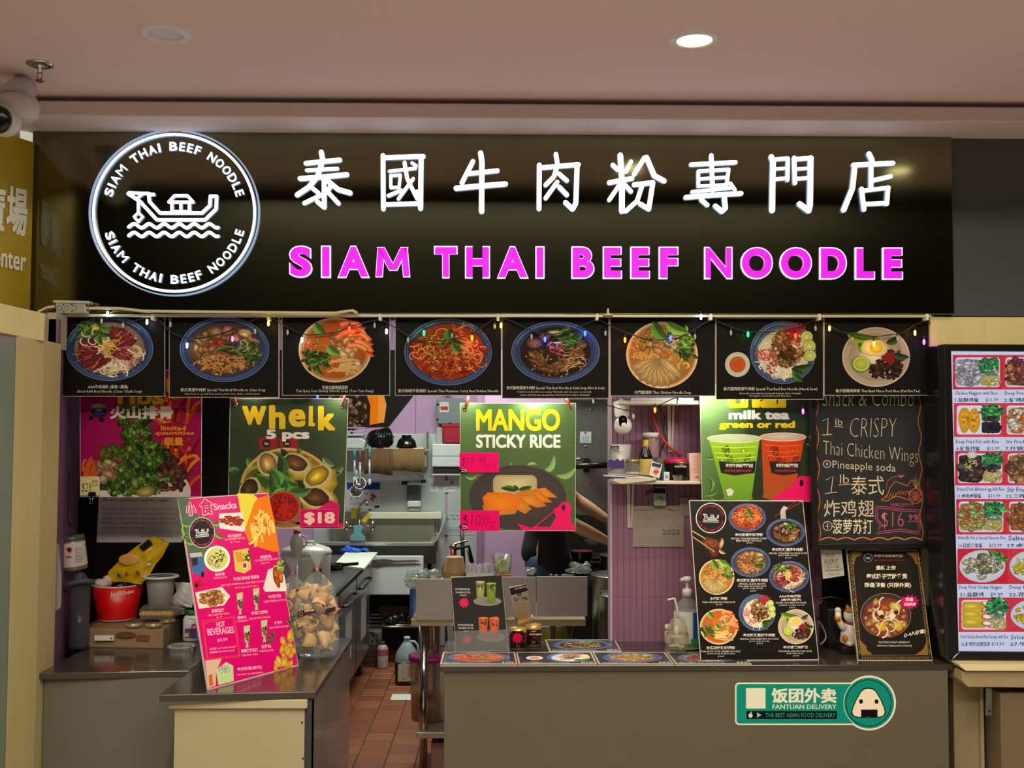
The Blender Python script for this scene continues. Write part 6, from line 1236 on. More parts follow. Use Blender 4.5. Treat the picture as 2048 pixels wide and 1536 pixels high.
sw = [(107, 633), (215, 637), (258, 643), (305, 633), (332, 655), (360, 673), (400, 676), (440, 668), (480, 652), (507, 640), (537, 634), (575, 655), (605, 668), (640, 669), (680, 662), (720, 647), (760, 640), (790, 655), (815, 671), (850, 681), (900, 680), (940, 668), (970, 650), (996, 635), (1025, 643), (1055, 658), (1085, 667), (1110, 668), (1140, 661), (1170, 649), (1194, 640), (1230, 656), (1270, 672), (1305, 680), (1350, 677), (1385, 662), (1421, 640), (1450, 649), (1490, 662), (1540, 664), (1590, 657), (1620, 645), (1640, 638), (1670, 658), (1700, 667), (1740, 673), (1780, 670), (1810, 663), (1830, 650), (1853, 642), (1862, 650)]
def smooth(pts, Y):
    out = []
    for i in range(len(pts) - 1):
        p0, p1, p2, p3 = pts[max(i - 1, 0)], pts[i], pts[i + 1], pts[min(i + 2, len(pts) - 1)]
        for k in range(4):
            u = k / 4; f = lambda a_, b_, c_, d_: .5 * (2 * b_ + (c_ - a_) * u + (2 * a_ - 5 * b_ + 4 * c_ - d_) * u * u + (3 * b_ - a_ - 3 * c_ + d_) * u ** 3)
            out.append(P(f(p0[0], p1[0], p2[0], p3[0]) + R.uniform(-.6, .6), f(p0[1], p1[1], p2[1], p3[1]) + R.uniform(-.5, .5), Y))
    return out
MB().tube(smooth(sw, 4.012), .0021, 6).build('wire', WR, sl); MB().tube([p + Vector((.002, .003, .002 * math.sin(i))) for i, p in enumerate(smooth(sw, 4.012))], .0015, 5).build('wire', WR, sl)
low = [(1150, 793), (1185, 796), (1210, 808), (1240, 818), (1275, 821), (1310, 814), (1340, 800), (1370, 790), (1395, 784)]
MB().tube(smooth(low, 4.08), .0021, 6).build('wire', WR, sl)
EMC = {'w': ((215, 235, 255), 12), 'y': ((255, 215, 70), 8), 'p': ((190, 70, 255), 9), 'r': ((255, 50, 24), 8), 'g': ((20, 255, 100), 6), 'b': ((40, 60, 255), 12), 'o': ((255, 120, 20), 8), '-': ((190, 190, 180), 0)}
BU = [(215, 629, 'w'), (294, 645, 'w'), (246, 652, '-'), (203, 643, '-'), (341, 650, '-'), (374, 692, 'w'), (465, 679, 'p'), (510, 664, '-'), (537, 648, 'y'), (575, 666, '-'), (604, 681, 'w'), (699, 659, 'r'), (749, 652, '-'), (773, 664, 'w'), (816, 681, '-'), (848, 667, 'g'), (904, 672, '-'), (944, 677, 'o'), (989, 654, '-'), (1002, 652, 'y'), (1063, 675, '-'), (1090, 680, 'b'), (1170, 668, 'b'), (1211, 668, '-'), (1250, 681, 'o'), (1301, 690, '-'), (1341, 677, 'b'), (1390, 675, '-'), (1402, 635, 'w'), (1462, 667, '-'), (1496, 670, 'g'), (1591, 673, 'r'), (1631, 658, '-'), (1659, 658, 'y'), (1705, 680, '-'), (1748, 689, 'y'), (1795, 678, '-'), (1830, 667, 'y'), (1848, 685, 'p'),
      (1187, 803, '-'), (1267, 834, '-'), (1310, 821, 'o'), (1355, 807, '-'), (1606, 824, 'p'), (635, 792, 'b'), (1487, 802, '-')]
for i, (x, y, c) in enumerate(BU):
    Y = 3.984 if y < 640 else 4.008 if y < 700 else 4.085
    q = P(x, y, Y); cc, e = EMC[c]
    sk = MB(); sk.tube([q + Vector((0, .001, .026)), q + Vector((0, 0, .012))], .0034, 8); k_ = sk.build('bulb_socket', WR, sl)
    MB().lathe([(0, -.009), (.003, -.007), (.0048, 0), (.0042, .008), (.0025, .013)], q, 10).build('bulb', mat(cc, .2, emit=float(e), noise=0) if e else mat((180, 180, 172), .1, noise=0), k_)
    if e: lamp('POINT', 'fairy_light', q + Vector((0, -.012, -.004)), .035, tuple(v ** 1.2 for v in lin(cc)), .005)
for x in (123, 305, 537, 760, 996, 1194, 1422, 1639, 1854):
    q = P(x, 632, 3.99); MB().box(q.x - .0055, q.x + .0055, 3.985, 4.025, q.z - .016, q.z + .008).build('poster_clip', mat((226, 222, 200), .4), sl, .002)
# ---------------------------------------------------------------- purple wall fittings
def shelf_px(y0, y1, x0, x1, lab, dp=.2):
    Y = PW - dp; t = thing('wall_shelf', lab, 'shelf', P((x0 + x1) / 2, y1, Y)); MB().box(vx(x0, Y), vx(x1, Y), Y, PW - .006, vz(y1, Y), vz(y0, Y)).build('shelf_board', mat((206, 196, 184), .5), t, .004); return t, Y
def bracket(t, xt, xb, y0, y1):
    Ya = PW - .007
    MB().slab([P(xt - 10, y0, Ya - .015), P(xt - 3, y0, Ya - .015), P(xb - 1, y1, Ya - .004), P(xb - 7, y1, Ya - .004)], (0, .012, 0)).build('bracket', mat((196, 184, 176), .5), t, .001)
    MB().slab([P(xt, y0, Ya - .015), P(xt + 5, y0, Ya - .015), P(xb + 3, y1, Ya - .004), P(xb - 1, y1, Ya - .004)], (0, .012, 0)).build('bracket', mat((186, 174, 168), .5), t, .001)
t, Ys = shelf_px(961, 968, 1226, 1402, 'white wall shelf crowded with jars, bottle and medicine boxes on the purple wall'); bracket(t, 1264, 1262, 969, 1056)
t, Yt = shelf_px(800, 808, 1236, 1402, 'upper white wall shelf above the white camera on the purple wall'); bracket(t, 1345, 1343, 809, 905)
tag(MB().box(vx(1270, Yt), vx(1390, Yt), Yt + .02, Yt + .14, vz(800, Yt), vz(794, Yt)).build('paper_stack', mat((190, 196, 206), .6), None, .002), 'papers lying on the upper white shelf', 'papers')
q = P(1246, 850, PW - .09); t = thing('indoor_camera', 'white round indoor camera with black lens face under the upper shelf', 'camera', q)
CW = mat((222, 220, 218), .3)
MB().ell(q + Vector((0, 0, -.002)), .036, .036, .038, 24, 16).build('head', CW, t)
MB().lathe([(.024, 0), (.03, .01), (.032, .05), (.028, .06), (.0, .062)], q + Vector((-.004, 0, .03)), 24).build('base', CW, t); MB().tube([q + Vector((0, 0, .09)), q + Vector((0, .03, .1)), q + Vector((0, .08, .1))], .01, 8).build('mount', CW, t)
MB().slab([P(x, y, q.y - .034) for x, y in rrect(1238, 831, 1254, 854, 7)][::-1], (0, .02, 0)).build('lens_face', mat((10, 10, 10), .1), t, .001); MB().ell(P(1246, 839, q.y - .035), .006, .004, .006, 12, 8).build('lens', mat((50, 50, 60), .05), t)
ZS = vz(961, Ys) + .0005
def on_shelf(px, dy=.05): return Vector((vx(px, Ys + dy), Ys + dy, ZS))
g = on_shelf(1229, .06); t = thing('snack_pouch', 'pale foil snack pouch with purple band on the left end of the shelf', 'pouch', g)
m = MB(); zt_ = vz(888, g.y); xl, xr = vx(1215, g.y), vx(1258, g.y); n = 8; V = []
for j in range(9):
    v = j / 8; z = ZS + (zt_ - ZS) * v; b = .024 * math.sin(PI * min(1, v * 1.05 + .05)) + .003
    for i in range(n + 1): u = i / n; V.append((xl + (xr - xl) * u + .01 * v, g.y - b * math.sin(PI * u), z))
    for i in range(n + 1): u = 1 - i / n; V.append((xl + (xr - xl) * u + .01 * v, g.y + b * math.sin(PI * u), z))
w_ = 2 * (n + 1); m.add(V, [(j * w_ + i, j * w_ + (i + 1) % w_, (j + 1) * w_ + (i + 1) % w_, (j + 1) * w_ + i) for j in range(8) for i in range(w_)], 0, True); m.build('pouch_body', mat((176, 170, 168), .4, .2, noise=.08), t)
a = Art((0, g.y - .0285, 0), (0, -1, 0)); a.rect(1216, 922, 1249, 936, (72, 60, 120)); a.poly([(1216, 922), (1222, 918), (1228, 922), (1235, 917), (1241, 922), (1247, 918), (1249, 924)], (72, 60, 120)); a.rect(1222, 892, 1238, 899, (34, 40, 34)); a.text('GUSO', 1224, 894, 12, 4, (206, 206, 196), .02, res=1); a.rect(1221, 903, 1240, 904, (110, 110, 110)); a.build('print', t, print_mat(.4))
g = on_shelf(1265, .04); t = thing('glass_jar', 'empty glass jar with gold rim between the pouch and the sauce bottle', 'jar', g)
cyl('jar_body', film((200, 206, 200), .35, .05, 0), g, [(0, .001), (.026, .001), (.029, .006), (.029, .05), (.024, .066), (.024, .078)], t); cyl('lid', mat((150, 130, 80), .3, .7), g, [(.0255, .07), (.0262, .071), (.0262, .084), (.0, .085)], t)
cyl('jar_band', mat((190, 180, 150), .6), g, [(.0294, .026), (.0294, .034)], t, cap=False)
g = on_shelf(1291, .05); t = thing('sauce_bottle', 'dark glass sauce bottle with yellow collar in the middle of the shelf', 'bottle', g)
cyl('bottle_body', mat((24, 16, 14), .12), g, [(0, 0), (.026, 0), (.0285, .006), (.0285, .09), (.024, .105), (.0135, .13), (.012, .136)], t); cyl('label', mat((184, 166, 90), .5, noise=.1), g, [(.0288, .02), (.0288, .085)], t, cap=False); cyl('neck_wrap', mat((190, 150, 30), .3), g, [(.0145, .12), (.012, .138), (.0112, .162), (.0, .163)], t); cyl('cap', mat((70, 54, 36), .4), g, [(.0115, .1625), (.0115, .172), (0, .173)], t)
g = on_shelf(1301, .12); t = thing('supplement_jar', 'white lidded supplement jar standing behind the sauce bottle', 'jar', g)
cyl('jar_body', mat((84, 84, 92), .4), g, [(0, 0), (.032, 0), (.034, .006), (.034, .165), (.03, .172)], t); cyl('lid', mat((206, 206, 196), .4), g, [(.032, .171), (.033, .19), (0, .191)], t)
cyl('label', mat((150, 120, 120), .5, noise=.2, scale=80), g, [(.0344, .09), (.0344, .16)], t, cap=False)
def card(name, lab, cat, pts, Y, col, draw=None, th=.012, rough=.6, group=None):
    t = thing(name, lab, cat, P(sum(p[0] for p in pts) / len(pts), max(p[1] for p in pts), Y), group); MB().slab([P(x, y, Y) for x, y in pts], (0, th, 0)).build('box_body', mat(col, rough), t, .001)
    if draw: a = Art((0, Y, 0), (0, -1, 0)); draw(a); a.build('print', t, print_mat(.5))
    return t
def c1(a): a.poly([(1286, 922), (1302, 921), (1302, 925), (1287, 926)], (80, 84, 110)); [a.rect(1286, 930 + k * 3, 1298, 931 + k * 3, (120, 150, 170)) for k in range(4)]
card('pill_box', 'white medicine box tilted behind the one with the red leaf', 'box', ((1280, 948), (1300, 949), (1307, 922), (1287, 920)), Ys + .03, (206, 204, 204), c1)
def c2(a): a.poly([(1305, 925), (1323, 929), (1321, 936), (1303, 932)], (60, 56, 110)); a.poly([(1308, 938), (1312, 941), (1316, 938), (1316, 942), (1320, 943), (1314, 947), (1312, 951), (1309, 946), (1304, 944), (1308, 942)], (214, 70, 30)); a.line([(1310, 936), (1320, 939)], .8, (150, 60, 40))
card('pill_box', 'white medicine box with purple bar and red leaf print', 'box', ((1298, 951), (1319, 957), (1325, 929), (1304, 922)), Ys + .012, (214, 210, 208), c2)
def c3(a): [a.rect(1330 + k * 1.1, 950, 1330.5 + k * 1.1, 957, (60, 60, 64)) for k in range(6)]
card('small_carton', 'tiny white carton with barcode in front of the black tin', 'box', ((1328, 961), (1339, 961), (1339, 944), (1328, 944)), Ys + .01, (206, 210, 216), c3)
tag(MB().slab([P(x, y, Ys + .03) for x, y in ((1322, 961), (1329, 961), (1330, 938), (1324, 938))], (0, .04, 0)).build('blue_carton', mat((50, 70, 120), .5), None, .001), 'blue carton edge beside the tiny white carton', 'box')
tag(MB().slab([P(x, y, Ys + .10) for x, y in ((1304, 961), (1330, 961), (1330, 918), (1310, 916))], (0, .03, 0)).build('green_carton', mat((96, 110, 50), .5), None, .002), 'olive green box behind the medicine boxes', 'box')
g = on_shelf(1361, .045); t = thing('black_tin', 'black tin with pale characters and gold lid on the shelf', 'tin', g)
cyl('tin_body', BLACKG, g, [(0, 0), (.028, 0), (.03, .003), (.03, .062), (.028, .066)], t); cyl('lid', mat((150, 130, 80), .3, .8), g, [(.029, .066), (.0295, .073), (0, .074)], t)
a = Art((0, g.y - .0312, 0), (0, -1, 0)); a.text('泰國牛肉粉', 1349, 931, 24, 4.5, (190, 186, 176), .02, res=1); a.build('print', t)
g = on_shelf(1353, .10); t = thing('pink_lid_tub', 'dark tub with bright pink lid behind the black tin', 'tub', g); cyl('tub_body', mat((24, 22, 22), .4), g, [(0, 0), (.046, 0), (.05, .07)], t, cap=False); cyl('lid', mat((196, 30, 80), .35), g, [(.052, .066), (.053, .078), (.05, .083), (.02, .09), (0, .091)], t, 30)
g = on_shelf(1356, .005) + Vector((0, .012, 0)); t = thing('sauce_cup', 'tiny clear sauce cup at the front edge of the shelf', 'cup', g); cyl('cup_body', film((226, 226, 226), .45, .1, 0), g, [(0, .001), (.016, .001), (.021, .02), (.0225, .021)], t, 20, cap=False)
def c4(a): [a.rect(1386, 912 + k * 4, 1398, 913 + k * 4, (196, 120, 110)) for k in range(9)]; a.poly([(1388, 956), (1394, 952), (1400, 956)], (190, 70, 50))
card('pink_carton', 'red edged pink carton at the right end of the shelf', 'box', ((1380, 961), (1404, 961), (1404, 906), (1378, 907)), Ys + .03, (214, 178, 170), c4, .05)
def pen(pts, r, col, lab, name='pen', cat='pen'): return tag(MB().tube([P(x, y, Y_) for x, y, Y_ in pts], r, 8).build(name, mat(col, .35)), lab, cat, 'pens and papers on the shelf edge')
pen([(1207, 951, Ys - .02), (1262, 955, Ys + .0), (1312, 957, Ys - .002)], .0028, (220, 216, 206), 'white pen sticking out left of the shelf edge'); pen([(1213, 955, Ys - .012), (1225, 955, Ys - .012), (1250, 956, Ys - .012)], .0042, (28, 44, 130), 'blue capped pen on the shelf edge'); pen([(1216, 948, Ys + .01), (1268, 952, Ys + .01), (1300, 955, Ys + .01)], .0024, (190, 190, 196), 'thin grey pen lying highest on the shelf edge')
tag(MB().slab([P(x, y, Ys - .018) for x, y in ((1226, 962), (1243, 968), (1300, 962), (1315, 959), (1260, 957), (1228, 957))], (0, .02, 0)).build('curled_paper', mat((196, 190, 176), .6), None, .001), 'curled papers hanging over the front of the shelf', 'papers')
t = thing('outlet_box', 'pale green outlet box with plugged black adapter under the shelf', 'outlet', P(1320, 1010, PW - .04)); Yo = PW - .045
MB().slab([P(x, y, Yo) for x, y in rrect(1308, 973, 1333, 1012, 4)][::-1], (0, .035, 0)).build('box_body', mat((140, 170, 162), .4), t, .003)
MB().lathe([(.013, 0), (.014, .002), (.012, .004), (0, .004)], P(1320, 1000, Yo), 24, axis=(0, -1, 0)).build('socket', mat((176, 170, 150), .5), t); m = MB()
for dx_, dy_, h_ in ((-2.4, -2, 3.4), (2.4, -2, 3.4), (0, 3, 3)): m.box(vx(1320 + dx_ - .7, Yo), vx(1320 + dx_ + .7, Yo), Yo - .0055, Yo - .003, vz(1000 + dy_ + h_ / 2, Yo), vz(1000 + dy_ - h_ / 2, Yo))
m.build('slots', DARKF, t)
t = thing('plug_adapter', 'black plug adapter with looped cord on the green outlet box', 'adapter', P(1318, 988, Yo)); MB().slab([P(x, y, Yo - .02) for x, y in ((1308, 987), (1331, 987), (1331, 978), (1309, 977))], (0, .019, 0)).build('adapter_body', BLACK, t, .003)
MB().tube([P(1308, 982, Yo - .012), P(1300, 984, Yo - .01), P(1292, 990, Yo), P(1291, 985, Yo), P(1298, 981, Yo), P(1306, 978, Yo - .01), P(1312, 968, Yo + .01)], .0022, 8).build('cord', BLACK, t)
t = board('licence', 'framed operating licence certificate dated 2025 on the purple wall', 'certificate', PW - .012, 1266, 1012, 1368, 1094, (160, 146, 138), .004, x0b=1265, x1b=1369, face=(160, 148, 138))
t, a = t; fr = (130, 118, 110)
a.line([(1269, 1015), (1365, 1015), (1366, 1091), (1268, 1091)], 1, fr, True); a.text('Operating Licence', 1269, 1018, 39, 4.5, (60, 56, 54), .015, res=1); a.text('Richmond', 1340, 1018, 20, 4, (60, 56, 54), .01, res=1); a.ell(1338, 1019, 2, 2, (150, 40, 50))
for k in range(7):
    a.rect(1271, 1027.5 + k * 5.4, 1271 + (10, 14, 14, 6, 10, 13, 9)[k], 1028.3 + k * 5.4, (120, 110, 104)); 
    if k < 6: a.rect(1288, 1027.5 + k * 5.4, 1288 + (9, 6, 18, 20, 11, 12)[k], 1028.3 + k * 5.4, (116, 108, 100))
a.ring(1340, 1040, 9, 10, 3, (150, 140, 122)); a.text('2025', 1325, 1059, 35, 11, (104, 96, 92), .02)
for k in range(4): a.rect(1272, 1074 + k * 4, 1360, 1074.7 + k * 4, (124, 114, 108))
a.build('print', t, print_mat(.6))
t, a = board('permit_slip', 'small permit slip on the purple wall partly behind the black menu board', 'notice', PW - .009, 1359, 995, 1396, 1032, (150, 138, 132), .002, face=(156, 144, 138)); a.poly([(1372, 998), (1377, 995.5), (1382, 998), (1377, 1001)], (150, 60, 60)); a.line([(1368, 1018), (1372, 1020), (1376, 1017)], .8, (90, 80, 80)); a.build('print', t, print_mat(.6))
tag(MB().tube([P(x, y, PW - .03) for x, y in ((1308, 815), (1308, 840), (1318, 870), (1340, 895), (1362, 912))], .0055, 8).build('red_cord', mat((196, 60, 40), .5)), 'thick red cord hanging from the upper shelf to the pink lid', 'cord')  # a thick solid red cord
tag(MB().tube([P(x, y, PW - .015) for x, y in ((1318, 812), (1330, 835), (1328, 862), (1332, 880), (1322, 900), (1318, 915))], .0024, 6).build('thin_cord', mat((60, 24, 34), .5)), 'thin dark cord hanging beside the red cord', 'cord')  # a thin dark cord
# ---------------------------------------------------------------- menu cards on the main counter
def flat_card(pts, kind, lab, price, seed, name='menu_card'):
    q = [PZ(x, y, CZ + .003) for x, y in pts]; t = thing(name, lab, 'menu card', q[0], 'laminated menu cards flat on the main counter'); MB().slab(q, (0, 0, -.0024)).build('card_sheet', mat((196, 190, 170), .25), t)
    a = Art(q[0], (0, 0, 1), 1.5); c = [(sum(p[0] for p in pts) / 4, sum(p[1] for p in pts) / 4)][0]; ins = [(c[0] + (x - c[0]) * .955, c[1] + (y - c[1]) * .87) for x, y in pts]; a.poly(ins, (40, 38, 42))
    w_ = (pts[1][0] - pts[0][0]); h_ = abs(pts[0][1] - pts[2][1]); bx_ = c[0] + (w_ * .16 if kind == 'dry' else 0); bowl(a, bx_, c[1] - h_ * .04, w_ * (.28 if kind == 'dry' else .4), h_ * .38, kind, seed, .5, 1.15)
    if kind == 'dry': a.ell(c[0] - w_ * .27, c[1], w_ * .11, h_ * .16, (206, 196, 176)); a.ell(c[0] - w_ * .27, c[1], w_ * .06, h_ * .08, (200, 90, 40))
    a.text('泰式牛肉湯粉 Special Thai Beef Noodle', pts[0][0] + w_ * .05, pts[0][1] - h_ * .15, w_ * .6, h_ * .07, (214, 210, 200), 0, res=1); a.text(price, pts[0][0] + w_ * .8, pts[0][1] - h_ * .19, w_ * .15, h_ * .12, (226, 222, 206), .02, res=1)
    a.build('print', t, print_mat(.2, spec=.5))
flat_card([(880, 1328), (1035, 1328), (1030, 1304), (886, 1304)], 'masaman', 'flat menu card of red noodle bowl at the left end of the counter', '$19.99', 31)
flat_card([(1037, 1328), (1194, 1328), (1183, 1304), (1032, 1304)], 'dry', 'flat menu card of dry noodles with sauce cup, front row', '$17.99', 32)
flat_card([(1197, 1328), (1348, 1328), (1330, 1304), (1185, 1304)], 'clear', 'flat menu card of brown noodle bowl in the front row centre', '$18.99', 33)
flat_card([(1351, 1328), (1504, 1328), (1478, 1304), (1333, 1304)], 'raw', 'flat menu card of raw beef bowl partly under the black menu board', '$18.99', 34)
flat_card([(1098, 1303), (1243, 1303), (1231, 1279), (1090, 1279)], 'dark', 'flat menu card of dark noodle bowl alone in the back row', '$19.99', 35)
# ---------------------------------------------------------------- free-standing boards on the counters
def lean(name, lab, cat, bl, br, tl, tr, z, edge=(206, 200, 190), th=.006, face=(20, 18, 16), m_=None):
    B0, B1 = PZ(*bl, z), PZ(*br, z); h = para(B0, B1, tl, tr); n = (B1 - B0).cross(h).normalized()
    if n.dot(EYE - B0) < 0: n = -n
    t = thing(name, lab, cat, (B0 + B1) / 2); MB().slab([B0, B1, B1 + h, B0 + h], -n * th).build('board', m_ or mat(edge, .5), t)
    a = Art(B0, n); k = lambda p, q_: (p[0] + (q_[0] - p[0]) * .006, p[1] + (q_[1] - p[1]) * .006)
    a.poly([k(bl, tr), k(br, tl), k(tr, bl), k(tl, br)], face); return t, a, B0, B1, h, n
t, a, B0, B1, h, n = lean('menu_board', 'tall black menu board of eight noodle bowls leaning on the counter', 'menu board', (1401, 1322), (1638, 1320), (1378, 1000), (1606, 1001), CZ, (206, 200, 190), .006, (24, 21, 18))
MB().slab([B0 + h * .5 - n * .007 + (B1 - B0) * .4, B0 + h * .5 - n * .007 + (B1 - B0) * .6, Vector(((B0 + B1) / 2).to_tuple()) + Vector((.06, .2, 0)), Vector(((B0 + B1) / 2).to_tuple()) + Vector((-.06, .2, 0))], (0, .003, 0)).build('easel_strut', mat((60, 56, 50), .7), t)
U = lambda x, y: (1370 + x / 4.518, 990 + y / 4.518)
logo(a, *U(235, 208), 30.5, 30.5, tilt=.03, tcol=(190, 40, 60))
for (x, y, rx, ry, kd, lines) in ((562, 205, 168, 128, 'masaman', ((452, 345, 250, 30, '泰式咖喱牛腩湯粉'), (415, 386, 330, 16, 'SPECIAL THAI MASAMAN CURRY'), (462, 406, 230, 16, 'BEEF BRISKET NOODLE'), (555, 427, 56, 14, '$19.99'))),
      (908, 338, 174, 125, 'dark', ((785, 478, 282, 32, '泰式酸辣濃湯牛肉粉'), (757, 519, 345, 16, 'SPECIAL THAI BEEF NOODLE SOUP'), (842, 540, 175, 16, '(HOT AND SOUR)'), (905, 562, 56, 14, '$19.99'))),
      (593, 607, 178, 134, 'clear', ((466, 756, 284, 32, '泰式酸辣清湯牛肉粉'), (486, 797, 240, 15, 'SPECIAL CLEAR BROTH'), (477, 818, 258, 15, 'THAI BEEF NOODLE SOUP'), (524, 839, 180, 15, '(HOT AND SOUR)'), (587, 860, 56, 14, '$18.99'))),
      (286, 742, 160, 160, 'chicken', ((225, 922, 158, 28, '水門雞湯粉'), (156, 961, 298, 16, 'THAI CHICKEN NOODLE SOUP'), (278, 984, 58, 14, '$16.99'))),
      (940, 738, 180, 142, 'raw', ((850, 902, 198, 26, 'AAA牛肉湯粉'), (865, 936, 186, 24, '(清湯/濃湯)'), (820, 967, 275, 15, 'SLICED AAA BEEF NOODLE'), (848, 990, 230, 15, '(CLEAR / DARK SOUP)'), (940, 1011, 56, 14, '$18.99'))),
      (652, 1062, 166, 166, 'dry', ((524, 1252, 292, 30, '泰式酸辣乾撈牛肉粉'), (497, 1294, 348, 15, 'SPECIAL THAI BEEF DRY NOODLE'), (580, 1316, 180, 15, '(HOT AND SOUR)'), (647, 1336, 56, 14, '$17.99'))),
      (306, 1190, 172, 162, 'tomyum', ((192, 1366, 260, 30, '冬陰功酸辣蝦湯粉'), (145, 1407, 355, 15, 'THAI SPICY SOUR SHRIMP NOODLE'), (200, 1429, 250, 15, 'SOUP (TOM YUM KUNG)'), (297, 1451, 58, 14, '$18.99'))),
      (1002, 1190, 162, 158, 'pork', ((887, 1362, 224, 28, '泰式香葉肉碎飯'), (840, 1404, 305, 15, 'THAI BASIL MINCE PORK RICE'), (918, 1426, 150, 15, '(PAD KRA PAO)'), (975, 1447, 56, 14, '$15.99')))):
    c = U(x, y); bowl(a, *c, rx / 4.518, ry / 4.518, kd, 40 + x % 7, .8, 1.25)
    for (lx, ly, lw, lh, s_) in lines: q = U(lx, ly); a.text(s_, q[0], q[1], lw / 4.518, lh / 4.518, (226, 222, 212), .03 if lh > 20 else .012, (1, -.004), (.03, 1), res=1)
f = Food(a, *U(255, 460), 28, 24, seed=6); f.blob(-.1, -.2, .75, (150, 70, 40), .6, .4, .12, 14, .5); f.blob(.0, .5, .5, (120, 44, 30), .7, 1.2, .15); f.heap(-.1, 0, .5, 24, .12, [(170, 90, 60), (130, 54, 36), (196, 120, 84)], .4); f.blob(.6, -.2, .45, (226, 196, 140), .4, 1.7, .2); f.leaf(.4, .3, .6, .6, (226, 190, 140), .4)
a.line([U(66, 325), U(185, 395)], 2.2, (214, 180, 120)); a.line([U(70, 378), U(265, 512)], 2.2, (206, 166, 104))
a.line([U(808, 190), U(1060, 62)], 1.6, (176, 20, 50)); a.line([U(930, 110), U(1015, 50)], 1.6, (150, 16, 40))
for k in range(5): a.line([U(868 + k * 10, 215), U(866 + k * 9, 140), U(895 + k * 8, 100 + k * 3)], 1.7, (214, 206, 206))
a.build('print', t, print_mat(.35, spec=.2))
# pink snack board on the island
t, a, B0, B1, h, n = lean('snack_board', 'bright pink snack menu board with food photos leaning on the narrow counter', 'menu board', (416, 1380), (597, 1331), (357, 997), (537, 985), CZ, (196, 190, 176), .006, (222, 10, 112))
MB().slab([B0 + h * .45 - n * .007 + (B1 - B0) * .3, B0 + h * .45 - n * .007 + (B1 - B0) * .55, Vector((B1.x - .02, B1.y + .16, CZ)), Vector((B0.x + .05, B0.y + .22, CZ))], (0, .003, 0)).build('easel_strut', mat((90, 84, 76), .7), t)
V_ = lambda x, y: (340 + x / 3.5714, 970 + y / 3.5721); SC_ = 1 / 3.5714; AXp = (1, -.10); AYp = (.15, 1)
a.poly([V_(*p) for p in ((55, 95), (130, 88), (150, 200), (290, 235), (340, 330), (260, 470), (235, 600), (150, 600))], (84, 104, 84))
for x, y, r_, s_ in ((80, 270, .2, 22), (95, 290, 1.2, 26), (110, 400, .1, 24), (300, 280, -.3, 24), (320, 340, .5, 22), (120, 340, 2.0, 18)): q = V_(x, y); Food(a, *q, s_, s_).leaf(0, 0, 1, r_, (110, 160, 70), .4)
a.poly([V_(*p) for p in ((480, 60), (590, 62), (628, 95), (600, 150), (560, 250), (530, 330), (505, 200))], (236, 220, 70)); a.poly([V_(*p) for p in ((628, 95), (690, 75), (700, 60), (745, 250), (780, 470), (740, 478), (620, 440), (560, 400), (530, 330), (600, 130))], (240, 130, 20))
f = Food(a, *V_(655, 280), 27, 40, seed=2)
for k in range(26): x, y = f.where(0, 0, .75); f.strand(x, y, .7, R.uniform(.8, 2), R.uniform(-2, 2), .11, jit((246, 210, 110), 14, R))
f.heap(0, 0, .6, 16, .1, [(226, 120, 40), (240, 160, 60)], .4)
for ch, x, y, w in (('小', 105, 128, 70), ('食', 205, 105, 90)): a.text(ch, *V_(x - 4, y - 3), (w + 8) * SC_, (w + 30) * SC_, (240, 214, 222), .07, AXp, AYp); a.text(ch, *V_(x, y), w * SC_, (w + 22) * SC_, (214, 16, 100), .03, AXp, AYp)
a.text('Snacks', *V_(305, 132), 165 * SC_, 50 * SC_, (236, 180, 206), .03, AXp, AYp)
q = V_(228, 340); logo(a, *q, 26, 31, tcol=(200, 60, 80), tilt=-.1, ringc=(200, 180, 170))
q = V_(440, 262); a.poly([V_(*p) for p in ((350, 205), (515, 195), (537, 320), (525, 335), (355, 310))], (240, 234, 222)); f = Food(a, *q, 24, 14); f.heap(0, -.1, .85, 40, .3, [(206, 60, 30), (226, 90, 40), (190, 44, 24)], .7, ry=.6, lim=1.2)
q = V_(335, 527); bowl(a, *q, 26, 26, 'wonton', 3, .8, 1.1)
q = V_(515, 540); a.poly([V_(*p) for p in ((450, 470), (560, 450), (580, 600), (530, 632), (465, 615))], (226, 200, 90)); f = Food(a, *q, 17, 24, seed=4); f.greens(.5, -.4, .4, 18, .35); [f.strand(-.8 + k * .2, -.7, .9, 1.2, 0, .1, (226, 140, 20)) for k in range(4)]; f.disc(.3, .4, .34, (236, 226, 206)); f.disc(.3, .4, .22, (206, 40, 16))
q = V_(765, 650); a.poly([V_(*p) for p in ((700, 605), (740, 590), (815, 640), (835, 758), (680, 762), (665, 740))], (240, 232, 222)); f = Food(a, *q, 19, 24, seed=5); f.greens(.2, -.9, .4, 14, .4, [(160, 200, 60)]); f.blob(-.1, -.1, .65, (214, 100, 50), .5, 1.2); f.blob(.4, .1, .6, (226, 120, 60), .45, 1.4); f.blob(.0, .5, .5, (200, 84, 40), .5, 1.0)
q = V_(305, 810); a.poly([V_(*p) for p in ((180, 768), (370, 728), (430, 795), (385, 860), (205, 885))], (240, 226, 206)); f = Food(a, *q, 28, 18, seed=6); f.heap(0, 0, .85, 46, .22, [(206, 140, 70), (176, 110, 50), (226, 166, 96)], .85, jt=.15, lim=1.2)
